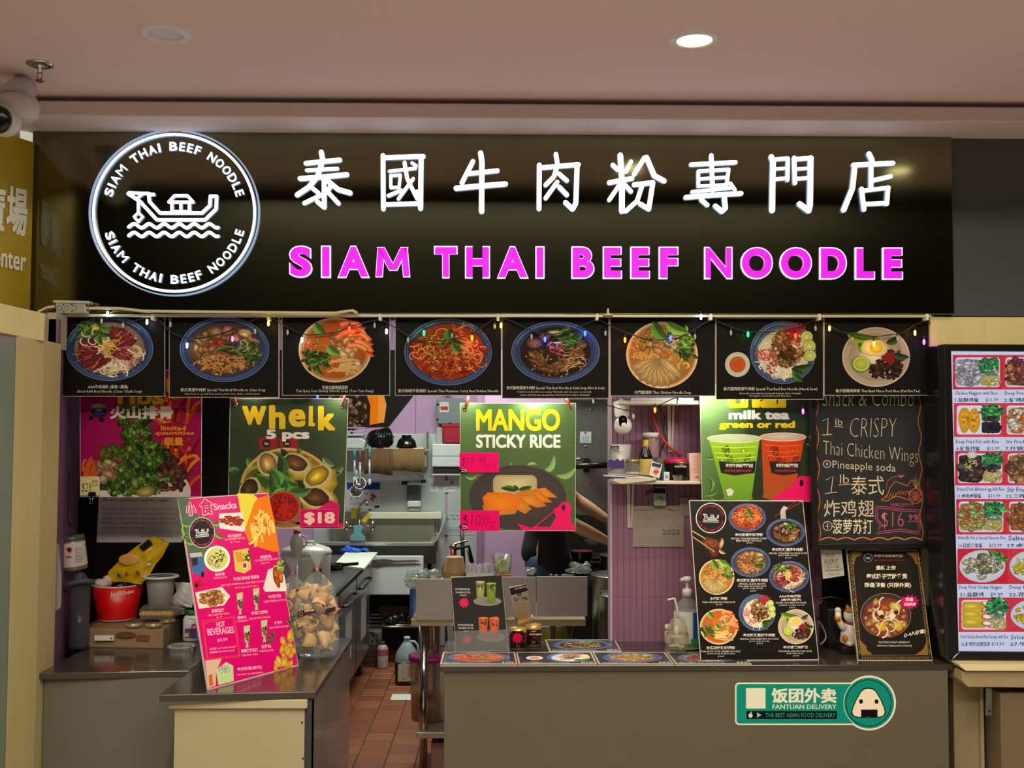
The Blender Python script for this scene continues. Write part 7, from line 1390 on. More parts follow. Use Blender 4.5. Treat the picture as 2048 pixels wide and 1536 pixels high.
for x, y in ((498, 845), (615, 812), (548, 1080), (672, 1040)):
    q = V_(x, y); f = Food(a, *q, 8, 22, seed=7); f.a.fan(f.m(0, 0), [f.m(*p) for p in ((-.8, -.9), (.8, -1), (.6, .5), (.2, .7), (.5, 1), (-.3, 1.05), (0, .7), (-.5, .5))], (190, 196, 140), (226, 226, 196)); f.heap(0, -.2, .6, 10, .3, [(90, 120, 40), (160, 140, 60), (70, 60, 50)] if y > 1000 else [(60, 50, 50), (120, 110, 100), (200, 196, 180)], .8, ry=.5)
for (x, y, w, hh, s_) in ((410, 355, 100, 26, '泰式串燒牛'), (388, 385, 150, 14, 'THAI SKEWERED MEATBALL'), (430, 405, 70, 13, '$9.99 (3pc)'), (642, 505, 80, 22, '椒鹽魷魚'), (605, 535, 165, 14, 'SALT AND PEPPER CALAMARI'), (650, 555, 60, 12, '$12.99'), (320, 630, 68, 22, '雲吞湯'), (310, 660, 95, 14, 'WONTON SOUP'), (450, 660, 185, 26, '泰式炸春卷/炸蔬菜卷'), (362, 712, 320, 14, 'DEEP FRIED SHRIMP ROLL, DEEP FRIED VEG ROLL'), (465, 730, 160, 13, '$6.99 (2pc) $6.99 (3pc)'), (700, 788, 90, 24, '泰式炸熱狗'), (668, 828, 160, 14, 'CRISPY FRIED HOT DOG'), (295, 888, 90, 26, '椒鹽豆腐'), (270, 925, 150, 14, 'SALT & PEPPER TOFU'), (330, 942, 46, 12, '$9.99'), (480, 938, 62, 22, '龍眼冰'), (478, 968, 75, 13, 'LONGAN ICE'), (578, 905, 118, 24, '珍珠黑糖奶'), (562, 950, 155, 13, 'PEARL BROWN SUGAR MILK'), (505, 1175, 120, 26, '青檸薄荷梳打'), (512, 1212, 115, 13, 'LIME MINT SODA'), (650, 1145, 70, 24, '菠蘿梳'), (640, 1182, 100, 13, 'PINEAPPLE SODA'), (745, 975, 55, 20, '炸蝦片'), (705, 1015, 140, 13, 'CRISPY PRAWN CRACKER'), (478, 1305, 175, 28, '泰式奶茶(凍/熱)'), (475, 1352, 190, 14, 'THAI MILK TEA (RED/GREEN)')):
    a.text(s_, *V_(x, y), w * SC_, hh * SC_, (240, 196, 214), .02 if hh > 18 else 0, AXp, AYp, res=1)
a.line([V_(*p) for p in ((238, 990), (460, 935), (500, 1215), (262, 1250))], .9, (236, 110, 60), True); a.line([V_(*p) for p in ((232, 970), (452, 948), (494, 1230), (270, 1235))], .9, (236, 110, 60), True)
for (x, y, w, hh, s_) in ((328, 978, 60, 40, 'HOT'), (262, 1028, 190, 48, 'BEVERAGES'), (335, 1098, 75, 26, '$4.99'), (280, 1165, 190, 16, '青檸蜜 HOT LIME HONEY'), (280, 1190, 180, 16, '黑糖薑茶 BROWN SUGAR')): a.text(s_, *V_(x, y), w * SC_, hh * SC_, (240, 190, 210), .02 if hh > 18 else 0, AXp, AYp, res=1)
a.poly([V_(*p) for p in ((140, 485), (225, 478), (248, 560), (245, 640), (235, 660), (215, 640), (160, 635))], (60, 110, 160)); a.poly([V_(*p) for p in ((138, 490), (225, 480), (232, 510), (150, 520))], (190, 190, 180)); a.poly([V_(*p) for p in ((150, 520), (195, 515), (200, 570), (160, 580))], (50, 40, 36)); a.ell(*V_(232, 640), 3, 6, (24, 20, 26)); a.poly([V_(*p) for p in ((165, 700), (205, 675), (235, 720), (190, 745))], (190, 20, 40)); a.ell(*V_(188, 718), 3.4, 4, (24, 20, 20))
a.poly([V_(*p) for p in ((250, 1255), (370, 1240), (330, 1330), (325, 1435), (272, 1452))], (226, 186, 160)); a.poly([V_(*p) for p in ((328, 1320), (400, 1265), (450, 1290), (455, 1400), (345, 1430))], (196, 220, 150)); f = Food(a, *V_(390, 1330), 14, 12, seed=8); f.heap(0, -.4, .8, 16, .3, [(226, 240, 206), (240, 246, 230)], .7, ry=.5); a.poly([V_(*p) for p in ((275, 1360), (300, 1350), (310, 1430), (280, 1440))], (206, 110, 60))
for x, y, r_ in ((735, 1110, -2.6), (740, 1115, 2.9), (745, 1100, -2.0), (830, 960, .4), (850, 950, -.4), (845, 965, 1.0)): q = V_(x, y); Food(a, *q, 18, 18).leaf(0, 0, 1, r_, (60, 110, 50), .25)
f = Food(a, *V_(815, 1200), 26, 40, seed=9)
for k in range(34):
    x, y = R.uniform(-.95, .75), R.uniform(-1.1, .95)
    if y < -.95 - x * 0 or x < -.2 - (y + .5) * .6: continue
    f.blob(x, y, R.uniform(.22, .34), jit((240, 180, 60), 16, R), .6, None, .15, 10, .75)
a.build('print', t, print_mat(.3))
# coconut chicken menu
t, a, B0, B1, h, n = lean('menu_stand', 'black menu card with gold patterned border and hotpot photo beside the cat', 'menu board', (1716, 1321), (1865, 1321), (1693, 1099), (1836, 1100), CZ, (214, 206, 186), .012, (26, 22, 16))
MB().slab([B0 + h * .4 - n * .013 + (B1 - B0) * .4, B0 + h * .4 - n * .013 + (B1 - B0) * .6, (B0 + B1) / 2 + Vector((.05, .1, 0)), (B0 + B1) / 2 + Vector((-.05, .1, 0))], (0, .003, 0)).build('easel_strut', mat((70, 64, 50), .7), t)
Cc = lambda x, y: (1620 + x / 6.143, 1090 + y / 6.143); GO = (176, 136, 60)
a.line([Cc(*p) for p in ((512, 75), (1310, 80), (1450, 1350), (632, 1355))], .9, GO, True)
for k in range(30):
    u = k / 30; 
    for xa, xb in (((470 + 125 * u), (512 + 120 * u)), ((1318 + 140 * u), (1348 + 140 * u))):
        y = 90 + 1270 * u; a.line([Cc(xa, y), Cc(xb, y + 18 * math.sin(k * 2.1)), Cc(xa + 10, y + 34)], .9, jit(GO, 20, R))
for k in range(26): x = 635 + k * 32; a.line([Cc(x, 1372), Cc(x + 12, 1405), Cc(x + 24, 1372)], .9, jit(GO, 20, R))
for pts in (((512, 80), (650, 85), (610, 130), (560, 160), (540, 240), (520, 240)), ((1310, 85), (1180, 85), (1210, 120), (1260, 150), (1300, 240), (1325, 240)), ((634, 1350), (770, 1345), (700, 1290), (690, 1240), (600, 1160)), ((1448, 1350), (1290, 1350), (1380, 1290), (1400, 1260), (1440, 1170))): a.poly([Cc(*p) for p in pts], (140, 106, 40))
logo(a, *Cc(713, 158), 8.6, 8.6, text=False); a.text('泰國牛肉粉專門店', *Cc(785, 118), 58, 5.5, (196, 186, 166), .02, res=1); a.text('SIAM THAI BEEF NOODLE', *Cc(785, 178), 60, 2.8, (176, 30, 50), .03, res=1)
for (x, y, w, hh, s_) in ((808, 252, 245, 56, '最新上市'), (690, 352, 505, 65, '泰式椰子豬肚雞煲'), (672, 462, 570, 66, '限量發售 (只限外賣)')): a.text(s_, *Cc(x, y), w / 6.143, hh / 6.143, (230, 222, 196), .035, res=2)
bowl(a, *Cc(930, 865), 51, 45, 'hotpot', 4, 1.0, 1.05, rot=.05)
a.fan(Cc(1225, 700), [Cc(1225 + (122 if k % 2 else 88) * math.cos(k * PI / 12), 700 + (95 if k % 2 else 66) * math.sin(k * PI / 12)) for k in range(24)], (214, 10, 110)); a.text('限量', *Cc(1175, 648), 15, 7, (240, 220, 226), .03, res=1); a.text('先到先得', *Cc(1155, 708), 23, 7, (240, 220, 226), .03, res=1)
a.text('(3-4人份量)', *Cc(1150, 1085), 43, 9.5, (230, 222, 200), .03, (1, -.22), (.1, 1), res=1); a.text('THAI STYLE COCONUT CHICKEN POT', *Cc(838, 1182), 63, 4.4, (220, 214, 196), .01, res=1); a.text("WITH PIG'S STOMACH (FOR 3-4 PEOPLE)", *Cc(822, 1228), 70, 4.4, (220, 214, 196), .01, res=1)
a.build('print', t, print_mat(.3))
# milk tea stand
t, a, B0, B1, h, n = lean('menu_stand', 'clear acrylic stand holding black milk tea menu at the left of the counter', 'menu stand', (912, 1304), (1017, 1301), (901.6, 1154.7), (1003.7, 1149.8), CZ + .004, (196, 190, 180), .002, (22, 19, 17))
MB().slab([B0 + (B0 - B1) * .02 + n * .004 - h * .005, B1 + n * .004, B1 + n * .004 + h * .27, B0 + n * .004 + h * .27 + (B0 - B1) * .02], n * .002).build('acrylic_front', film((200, 205, 205), .22, .05, 0), t)
MB().slab([B0 - n * .003 - (B1 - B0) * .03, B0 - n * .05 - (B1 - B0) * .12, B0 - n * .035 - (B1 - B0) * .12 + h * .35, B0 - n * .003 + h * .38 - (B1 - B0) * .04], (B1 - B0) * .01).build('acrylic_side', film((220, 226, 222), .3, .05, 0), t)
MB().slab([B0 + n * .01 + Vector((-.01, 0, -.003)), B1 + n * .01 + Vector((0, 0, -.003)), B1 - n * .05 + Vector((0, 0, -.003)), B0 - n * .05 + Vector((-.01, 0, -.003))], (0, 0, .0025)).build('acrylic_base', film((226, 230, 220), .4, .05, 0), t)
D_ = lambda x, y: (880 + x / 8.085, 1130 + y / 8.085)
def glass_cup(x, y, w, hh, col): f = Food(a, *D_(x, y), w / 8.085 / 2, hh / 8.085 / 2, seed=x); a.fan(f.m(0, 0), [f.m(*p) for p in ((-1, -1), (1, -1), (.72, 1), (-.72, 1))], tuple(c * .9 for c in col), tuple(min(255, c * 1.15) for c in col)); f.heap(0, -.6, .7, 14, .26, [tuple(min(255, c * 1.3 + 20) for c in col), tuple(c * .7 for c in col)], .7, ry=.5, lim=1); f.disc(0, -.95, .96, tuple(min(255, c * 1.3 + 20) for c in col), ry=.09)
a.ell(*D_(765, 588), 28, 9, (140, 140, 130), (110, 110, 104)); glass_cup(652, 400, 150, 270, (150, 150, 84)); glass_cup(828, 455, 165, 330, (110, 130, 24))
a.ell(*D_(820, 1165), 28, 9.5, (150, 146, 140), (120, 116, 110)); glass_cup(700, 1015, 160, 330, (196, 80, 40)); glass_cup(878, 1020, 165, 335, (206, 80, 30))
for (x, y, w, hh, s_) in ((245, 375, 240, 38, '泰式青奶茶(凍)'), (248, 428, 245, 30, 'THAI MILK ICE TEA'), (320, 478, 110, 28, '(GREEN)'), (285, 955, 255, 38, '泰式紅奶茶(凍)'), (292, 1005, 250, 30, 'THAI MILK ICE TEA'), (382, 1062, 76, 24, '(RED)')): a.text(s_, *D_(x, y), w / 8.085, hh / 8.085, (206, 200, 190), .02, res=1)
for x, y in ((388, 612), (430, 1200)): a.fan(D_(x, y), [D_(x + (92 if k % 2 else 62) * math.cos(k * PI / 9), y + (92 if k % 2 else 62) * math.sin(k * PI / 9)) for k in range(18)], (206, 10, 76), (226, 20, 84))
a.build('print', t, print_mat(.4))
# jam jars and review card
def jam(px, py, lab, star):
    g = PZ(px, py, CZ + .0005); t = thing('chili_jar', lab, 'jar', g, 'dark sauce jars by the menu stand')
    cyl('jar_body', mat((52, 14, 10), .08, coat=.5, noise=.3), g, [(0, 0), (.030, 0), (.034, .006), (.035, .058), (.031, .068)], t, 32); cyl('lid', mat((214, 176, 96), .3, .45), g, [(.0335, .067), (.0345, .069), (.0345, .078), (.0325, .080), (.0325, .085), (0, .086)], t, 32)
    cyl('jar_foot', film((230, 230, 230), .3, .05, 0), g, [(.0305, -.0), (.0335, .003), (.0345, .008)], t, 28, cap=False)
    Yj = g.y - .0362; a = Art((0, Yj, 0), (0, -1, 0)); s_ = px
    if star: a.rect(s_ - 12, 1262, s_ + 11, 1289, (30, 24, 24)); a.fan((s_ - 1, 1276), [(s_ - 1 + (12 if k % 2 else 8) * math.cos(k * PI / 9), 1276 + (12 if k % 2 else 8) * math.sin(k * PI / 9)) for k in range(18)], (214, 10, 70))
    else: a.text('泰國牛肉粉專', s_ - 8, 1267, 26, 4, (214, 206, 196), .03, res=1)
    a.build('print', t, print_mat(.3))
jam(1036, 1298, 'dark red sauce jar with gold lid and pink star label, the left one', True); jam(1066, 1291, 'dark red sauce jar with gold lid and white characters, the right one', False)
jz = CZ + .0868; q0 = PZ(1035, 1247, jz)
t = thing('review_stand', 'small white review card in a wooden base on top of the sauce jars', 'card stand', q0)
bb = [PZ(x, y, jz) for x, y in ((1036, 1250), (1068, 1241), (1066, 1235), (1034, 1243))]; MB().slab(bb, (0, 0, .013)).build('wooden_base', mat((206, 160, 96), .5, noise=.12, scale=20, stretch=(1, 6, 1)), t, .002)
b0, b1 = PZ(1031, 1241, jz + .004), PZ(1063, 1234, jz + .004); h = para(b0, b1, (1019, 1176), (1053, 1169)); nn = (b1 - b0).cross(h).normalized(); nn = nn if nn.dot(EYE - b0) > 0 else -nn
MB().slab([b0, b1, b1 + h, b0 + h], -nn * .003).build('card', mat((220, 214, 196), .4), t)
a = Art(b0, nn); E_ = D_
a.poly([E_(1128, 372), E_(1400, 310), E_(1415, 415), E_(1150, 490)], (50, 30, 44)); a.text('泰國牛肉粉專門店', *E_(1200, 368), 26, 5, (220, 214, 206), .03, (1, -.2), (.15, 1), res=1); a.ell(*E_(1285, 470), 4.4, 4.4, (24, 60, 70)); a.ell(*E_(1290, 474), 1.8, 1.8, (200, 210, 210))
for ch, x, y, w, hh, cc in (('G', 1182, 520, 48, 75, (60, 90, 200)), ('o', 1228, 530, 42, 52, (210, 60, 40)), ('o', 1272, 518, 42, 54, (220, 160, 40)), ('g', 1318, 520, 42, 80, (60, 90, 200)), ('l', 1362, 490, 10, 70, (50, 140, 70)), ('e', 1372, 520, 38, 52, (210, 60, 40))): a.text(ch, *E_(x, y), w / 8.085, hh / 8.085, cc, .03, (1, -.1), (.15, 1), res=2)
a.text('Review us on', *E_(1210, 628), 22, 3, (110, 104, 100), 0, (1, -.1), (.15, 1), res=1); a.poly([E_(1222, 690), E_(1300, 675), E_(1320, 810), E_(1240, 822)], (206, 200, 186))
for k in range(4): a.line([E_(1330, 680 + k * 30), E_(1385, 670 + k * 30)], .5, (150, 146, 140))
a.build('print', t, print_mat(.35))
# sanitizer and bag near the black board
g = PZ(1375, 1296, CZ + .0005); t = thing('sanitizer_bottle', 'clear hand sanitizer bottle with white pump left of the black menu board', 'bottle', g)
k_ = g.y / 2100
cyl('bottle_body', film((226, 232, 232), .32, .05, 0), g, [(0, .001), (26 * k_, .001), (27 * k_, .005), (27 * k_, 78 * k_), (22 * k_, 88 * k_), (11 * k_, 96 * k_), (9 * k_, 104 * k_)], t, 32, sy=.7)
cyl('label', mat((226, 222, 214), .5), g, [(27.4 * k_, 12 * k_), (27.4 * k_, 74 * k_)], t, 32, sy=.7, cap=False); cyl('gel', film((226, 230, 226), .3, .1, 0), g, [(0, .003), (25.5 * k_, .003), (25.5 * k_, 30 * k_), (0, 30 * k_)], t, 24, sy=.66)
cyl('collar', PLAS, g, [(10 * k_, 102 * k_), (10 * k_, 114 * k_), (7 * k_, 117 * k_), (3 * k_, 118 * k_), (3 * k_, 132 * k_), (0, 132 * k_)], t, 20); cyl('pump_head', PLAS, g, [(4 * k_, 131 * k_), (9 * k_, 132 * k_), (9.5 * k_, 138 * k_), (6 * k_, 141 * k_), (0, 141 * k_)], t, 20); MB().tube([g + Vector((0, 0, 136 * k_)), g + Vector((-14 * k_, -.01, 135 * k_))], .007, 8).build('spout', PLAS, t)
a = Art((0, g.y - 27.4 * k_ * .7 - .001, 0), (0, -1, 0)); a.rect(1386, 1225, 1394, 1278, (20, 90, 150)); a.rect(1382, 1278, 1396, 1290, (50, 140, 90)); a.text('Hand', 1358, 1232, 14, 3.5, (110, 150, 190), 0, res=1); a.text('Sanitizer', 1357, 1238, 17, 3, (110, 150, 190), 0, res=1); a.build('print', t, print_mat(.4))
g = PZ(1355, 1302, CZ + .0035); t = thing('tip_bottle', 'round clear bottle with pump spout and pale beads at its bottom', 'bottle', g); k_ = g.y / 2100
cyl('bottle_body', film((236, 236, 220), .28, .04, .2, 20), g, [(0, .001), (15 * k_, .001), (22 * k_, 6 * k_), (23 * k_, 22 * k_), (20 * k_, 38 * k_), (18 * k_, 52 * k_), (13 * k_, 62 * k_), (6 * k_, 66 * k_)], t, 30)
cyl('band', mat((196, 166, 130), .4), g, [(22 * k_, 30 * k_), (21.4 * k_, 35 * k_)], t, 30, cap=False)
for j in range(26): c = g + Vector((R.uniform(-.026, .026), R.uniform(-.022, .022), .008 + R.uniform(0, .02))); MB().ell(c, .008, .008, .005, 8, 6).build('bead', mat((206, 196, 130), .3), t)
tt = MB(); tt.ell(g + Vector((-.003, -.0, 40 * k_)), .012, .012, .022, 12, 8, jit=.1, rnd=R); tt.build('tissue', mat((226, 214, 196), .7), t)
MB().tube([g + Vector((0, 0, 64 * k_)), g + Vector((0, 0, 82 * k_)), g + Vector((-6 * k_, -.004, 104 * k_)), g + Vector((-20 * k_, -.006, 101 * k_))], .0045, 8).build('spout', PLAS, t)
g = PZ(1336, 1287, CZ + .0005); t = thing('lotion_tube', 'small white tube bottle beside the round clear bottle', 'bottle', g); cyl('bottle_body', mat((206, 196, 180), .4), g, [(0, 0), (.013, 0), (.0145, .003), (.0145, .05), (.012, .052)], t); cyl('cap', mat((226, 222, 210), .4), g, [(.013, .052), (.0135, .075), (.010, .078), (0, .078)], t)
tag(MB().slab([PZ(x, y, CZ + .0075) for x, y in ((1362, 1300), (1400, 1296), (1398, 1286), (1378, 1286))], (0, 0, -.004)).build('green_coaster', mat((120, 170, 120), .4)), 'pale green wrapper under the sanitizer bottle', 'wrapper')
# dark corner: lucky cat, cables, allergy sign
tag(MB().box(vx(1640, 4.3), vx(1850, 4.3), 4.22, 4.34, CZ + .001, vz(1210, 4.3)).build('register_box', mat((22, 22, 26), .5, noise=.2), None, .006), 'dark equipment box behind the beckoning cat', 'box')
WRb = mat((14, 14, 16), .35)
for k, pts in enumerate((((1632, 1230), (1650, 1255), (1670, 1280), (1700, 1293), (1720, 1296)), ((1640, 1290), (1652, 1275), (1646, 1255), (1634, 1240)), ((1634, 1236), (1660, 1268), (1690, 1290), (1712, 1294)), ((1655, 1205), (1640, 1200), (1660, 1194), (1690, 1200), (1700, 1215)), ((1636, 1290), (1644, 1282), (1647, 1268), (1640, 1250)))):
    tag(MB().tube(smooth(pts, 4.14 + k * .014), .0032, 6).build('cable', mat((150, 150, 150), .3) if k == 1 else WRb), ['thick black cable looping from the menu board to the cat', 'pale grey cable curling at the edge of the black board', 'black cable sagging in front of the dark box', 'black cable arching over the cat paw', 'short black cable hooking down beside the board'][k], 'cable', 'tangled cables in the dark corner')
kz = PZ(1698, 1282, CZ); g = Vector((P(1703, 1280, 4.16).x, 4.16, CZ + .001)); t = thing('lucky_cat', 'white beckoning cat figurine with orange patches and red collar beside the hotpot menu', 'figurine', g)
CWt = mat((226, 222, 210), .3, noise=.02); ORc = mat((196, 120, 40), .4); s_ = g.y / 2100
MB().box(g.x - 27 * s_, g.x + 27 * s_, g.y - .05, g.y + .05, CZ + .001, CZ + 12 * s_).build('plinth', mat((30, 26, 26), .4), t, .003)
b = g + Vector((0, 0, 12 * s_)); 
MB().lathe([(0, 0), (20 * s_, 0), (23 * s_, 8 * s_), (21 * s_, 24 * s_), (16 * s_, 38 * s_), (12 * s_, 44 * s_)], b, 28, sy=.85).build('body', CWt, t)
hc = b + Vector((4 * s_, -.004, 58 * s_)); MB().ell(hc, 20 * s_, 17 * s_, 17 * s_, 24, 16).build('head', CWt, t)
cyl('collar', mat((170, 30, 50), .4), b + Vector((2 * s_, 0, 0)), [(14.5 * s_, 42 * s_), (15.2 * s_, 44 * s_), (14.5 * s_, 46 * s_)], t, 28, cap=False)
for sg in (-1, 1):
    MB().lathe([(7 * s_, 0), (4 * s_, 6 * s_), (0, 11 * s_)], hc + Vector((sg * 10 * s_, 0, 12 * s_)), 14, axis=(sg * .3, 0, 1)).build('ear', ORc if sg < 0 else CWt, t)
    m = MB(); m.tube([hc + Vector((sg * 7 * s_ - 2.5 * s_ + k * 1.7 * s_, -16.6 * s_, (1 if 0 < k < 3 else 0) * s_ + 2 * s_)) for k in range(4)], .0012, 5); m.build('eye', BLACK, t)
MB().ell(hc + Vector((-9 * s_, -7 * s_, 11 * s_)), 9 * s_, 9 * s_, 5 * s_, 14, 10).build('head_patch', ORc, t)
MB().ell(hc + Vector((0, -17 * s_, -2 * s_)), 1.6 * s_, 1.2 * s_, 1.1 * s_, 8, 6).build('nose', mat((200, 90, 90), .4), t)
ar = b + Vector((-14 * s_, -3 * s_, 34 * s_))
MB().tube([ar + Vector((3 * s_, 0, -4 * s_)), ar + Vector((-6 * s_, -1 * s_, 4 * s_)), ar + Vector((-13 * s_, -2 * s_, 16 * s_)), ar + Vector((-14 * s_, -2 * s_, 32 * s_))], 6 * s_, 12, rs=[7.5 * s_, 7.5 * s_, 6 * s_, 6 * s_]).build('raised_arm', CWt, t)
MB().tube([ar + Vector((-14.5 * s_, -2.6 * s_, 14 * s_)), ar + Vector((-15 * s_, -2.8 * s_, 24 * s_))], 6.3 * s_, 12).build('arm_patch', ORc, t); MB().ell(ar + Vector((-14 * s_, -2 * s_, 35 * s_)), 6.6 * s_, 6 * s_, 6 * s_, 14, 10).build('paw', CWt, t)
MB().ell(b + Vector((-15 * s_, -8 * s_, 14 * s_)), 6 * s_, 9 * s_, 9 * s_, 12, 8).build('body_patch', ORc, t); MB().ell(b + Vector((4 * s_, -16 * s_, 20 * s_)), 8 * s_, 5 * s_, 12 * s_, 14, 10).build('resting_arm', CWt, t)
for sg in (-1, 1): MB().ell(b + Vector((sg * 9 * s_, -17 * s_, 5 * s_)), 7 * s_, 8 * s_, 5 * s_, 14, 10).build('foot', CWt, t)
t, a = board('allergy_sign', 'white FOOD ALLERGY sign hanging under the chalkboard', 'sign', 4.14, 1640, 1099, 1684, 1156, (176, 170, 160), .003, face=(160, 156, 146)); a.k = 0; a.pts = []; a.faces = []; a.cols = []; a.lv = []; a.n = 0; a.clip = None
a.poly([(1641, 1100), (1683, 1100), (1689, 1151), (1646, 1158)], (196, 190, 178)); TXC = (50, 46, 44)
for (x, y, w, hh, s_) in ((132, 105, 110, 50, 'FOOD'), (172, 170, 178, 60, 'ALLERGY'), (185, 258, 180, 30, 'OUR FOOD MAY'), (176, 300, 215, 32, 'CONTAIN PEANUT'), (228, 345, 135, 32, 'PRODUCTS')): a.text(s_, *Cc(x + (60 if s_ == 'FOOD' else 0), y), w / 6.143, hh / 6.143, TXC, .005, (1, -.05), (.06, 1), res=1)
a.line([Cc(160, 248), Cc(360, 234)], .7, TXC); a.build('print', t, print_mat(.6))
for o in t.children:
    if o.name.startswith('board'): bpy.data.objects.remove(o); break
MB().slab([P(x, y, 4.14) for x, y in ((1641, 1100), (1646, 1158), (1689, 1151), (1683, 1100))], (0, .003, 0)).build('sheet', mat((160, 156, 146), .6), t)
MB().tube([P(1662, 1100, 4.142), P(1662, 1085, 4.13), P(1662, 1060, 4.125)], .0014, 5).build('string', BLACK, t)
# ---------------------------------------------------------------- menu screen on the right
DY = 3.93
scn = thing('menu_screen', 'large lit vertical menu screen of boxed meals in a thick black frame', 'screen', P(1980, 1318, DY)); FB = mat((14, 14, 15), .3)
MB().slab([P(x, y, DY - .012) for x, y in ((1900, 1318), (1918, 1303), (1903, 702), (1888, 688))], (0, .05, 0)).build('frame_left', FB, scn, .003)
MB().slab([P(x, y, DY - .012) for x, y in ((1888, 688), (1903, 702), (2300, 705), (2300, 690))], (0, .05, 0)).build('frame_top', FB, scn, .003); MB().slab([P(x, y, DY - .012) for x, y in ((1900, 1320), (2300, 1324), (2300, 1306), (1918, 1303))], (0, .05, 0)).build('frame_bottom', FB, scn, .003)
MB().slab([P(1890, 1318, DY - .005), P(1901, 1318, DY - .010), P(1889, 688, DY - .010), P(1876, 690, DY - .005)], (0, .14, 0)).build('side_casing', mat((20, 20, 22), .2), scn, .004)
MB().slab([P(1912, 1304, DY + .002), P(2300, 1310, DY + .002), P(2300, 700, DY + .002), P(1896, 698, DY + .002)], (0, .03, 0)).build('display_panel', mat((30, 30, 34), .2), scn)
MB().slab([P(1906, 1318, DY - .014), P(1921, 1303, DY - .014), P(1918, 1306, DY - .014), P(1910, 1311, DY - .014)], (0, .002, 0)).build('corner_chip', mat((226, 222, 206), .3), scn)
a = Art((0, DY, 0), (0, -1, 0), 1.0); a.poly([(1902, 700), (2300, 703), (2300, 1308), (1917, 1304)], (206, 210, 236)); Rd = (206, 40, 60)
ROWS = [(710, 779, 782, 795, 'Chicken Nuggets with Rice', '1.盐酥鸡饭', '$11.99', 'Deep Fried Chicken', '2.炸鸡腿饭'), (806, 874, 879, 892, 'Deep Fried Fish with Rice', '6.炸鱼排饭', '$11.99', 'Stir Fried Vegetable', '7.什锦菜饭'), (902, 971, 974, 987, 'Braised Pork &Braised egg with Rice', '11.卤肉卤蛋饭', '$11.99', 'Stir Fried Chicken', '12.三杯鸡饭'), (998, 1069, 1071, 1086, 'Butterfly Fish in Special Sauceon Rice', '16.红烧鲽鱼饭', '$12.99', 'Salted Pork', '17.卤猪脚'), (1097, 1168, 1170, 1184, 'Deep Fried Chicken Nuggets', '21.盐酥鸡', '$9.99', 'Deep Fried Squid', '22.花枝丸'), (1195, 1264, 1269, 1283, 'Fried Chicken Breast Red Sausage with Rice', '26.炸鸡排.红肠双拼', '$13.50', 'Sirloin with Rice', '27.牛腩饭')]
def tray(cx, cy, w, hh, i, seed):
    f = Food(a, cx, cy, w / 2, hh / 2, seed=seed)
    if i == 4 or (seed % 2 and i == 5): f.disc(0, 0, 1, (190, 196, 206), (226, 230, 240)); f.heap(0, 0, .8, 60, .17, [(160, 150, 110), (196, 186, 150), (120, 110, 80), (210, 200, 170)] if i == 4 and not seed % 2 else [(226, 190, 50), (240, 210, 90)], .7, ry=.7, lim=.85); f.greens(.6, -.6, .3, 12, .4, [(60, 140, 60)]); return
    a.fan((cx, cy), rrect(cx - w / 2, cy - hh / 2, cx + w / 2, cy + hh / 2, 7), (206, 70, 90), (214, 60, 76)); a.fan((cx, cy), rrect(cx - w / 2 + 2, cy - hh / 2 + 2, cx + w / 2 - 2, cy + hh / 2 - 2, 6), (220, 214, 226), (226, 224, 236))
    rc = lambda x0_, y0_, x1_, y1_, c_: a.fan(f.m((x0_ + x1_) / 2, (y0_ + y1_) / 2), [f.m(*p) for p in rrect(x0_, y0_, x1_, y1_, .12)], tuple(k * .8 for k in c_), c_)
    L_ = {0: [(186, 184, 190), (160, 156, 170), (206, 202, 210)], 1: [(226, 160, 40), (206, 140, 30)], 2: [(70, 50, 56), (100, 80, 60), (50, 36, 40)], 3: [(170, 190, 110), (206, 190, 90), (200, 120, 70)], 5: [(226, 190, 60), (206, 170, 40)]}[i]
    if seed % 2: L_ = {0: [(206, 130, 80), (120, 60, 70)], 1: [(240, 226, 206), (226, 120, 50)], 2: [(196, 150, 90), (120, 80, 50)], 3: [(190, 120, 70), (150, 90, 50)], 5: [(226, 190, 60)]}[i]
    if not (i == 1 and not seed % 2): rc(-.92, -.82, .1, .84, L_[0])
    rc(.12, -.84, .92, .1, (60, 130, 76)); rc(.12, .12, .92, .84, (196, 180, 110) if i != 1 else (44, 36, 54))
    if i == 1 and not seed % 2: f.blob(-.62, 0, .82, L_[0], .34, 1.57, .06, 14, .85); f.blob(-.2, 0, .82, L_[0], .32, 1.57, .06, 14, .85); f.heap(-.65, 0, .2, 14, .07, L_, .7, ry=.5); f.heap(-.22, 0, .16, 12, .07, L_, .7, ry=.5)
    elif i == 5: [f.blob(-.55, -.55 + k * .5, .4, L_[0], .5, .05, .1, 10, .8) for k in range(3)]; [(f.blob(.15, -.7 + k * .42, .28, (214, 90, 60), .6, .2, .05, 10, .9), f.blob(.15, -.72 + k * .42, .2, (236, 220, 220), .6, .2, .05, 10, .95)) for k in range(4)]
    else: f.heap(-.42, 0, .5, 110, .2, L_, .7, ry=.8, lim=1.3)
    f.heap(.55, -.5, .34, 24, .2, [(50, 120, 70), (80, 150, 80)], .7, ry=.34, lim=1.3); f.greens(.55, -.5, .32, 26, .4, [(50, 140, 80), (80, 170, 80), (40, 110, 70)]); f.heap(.55, .0, .3, 16, .12, [(60, 40, 60), (90, 60, 90)] if i in (1, 2) else [(100, 150, 110), (190, 200, 190)], .6, ry=.2, lim=1.2); f.heap(.6, .6, .3, 24, .13, [(226, 206, 120), (206, 180, 80), (236, 226, 180)] if i != 1 else [(50, 40, 60), (30, 30, 40)], .6, ry=.28, lim=1.3)
    if i == 2 and not seed % 2: f.disc(-.35, -.85, .22, (190, 186, 176), (214, 212, 206)); f.noodles(-.45, -.3, .3, 12, [(220, 200, 120)], .04, .4)
DK = (56, 60, 96)
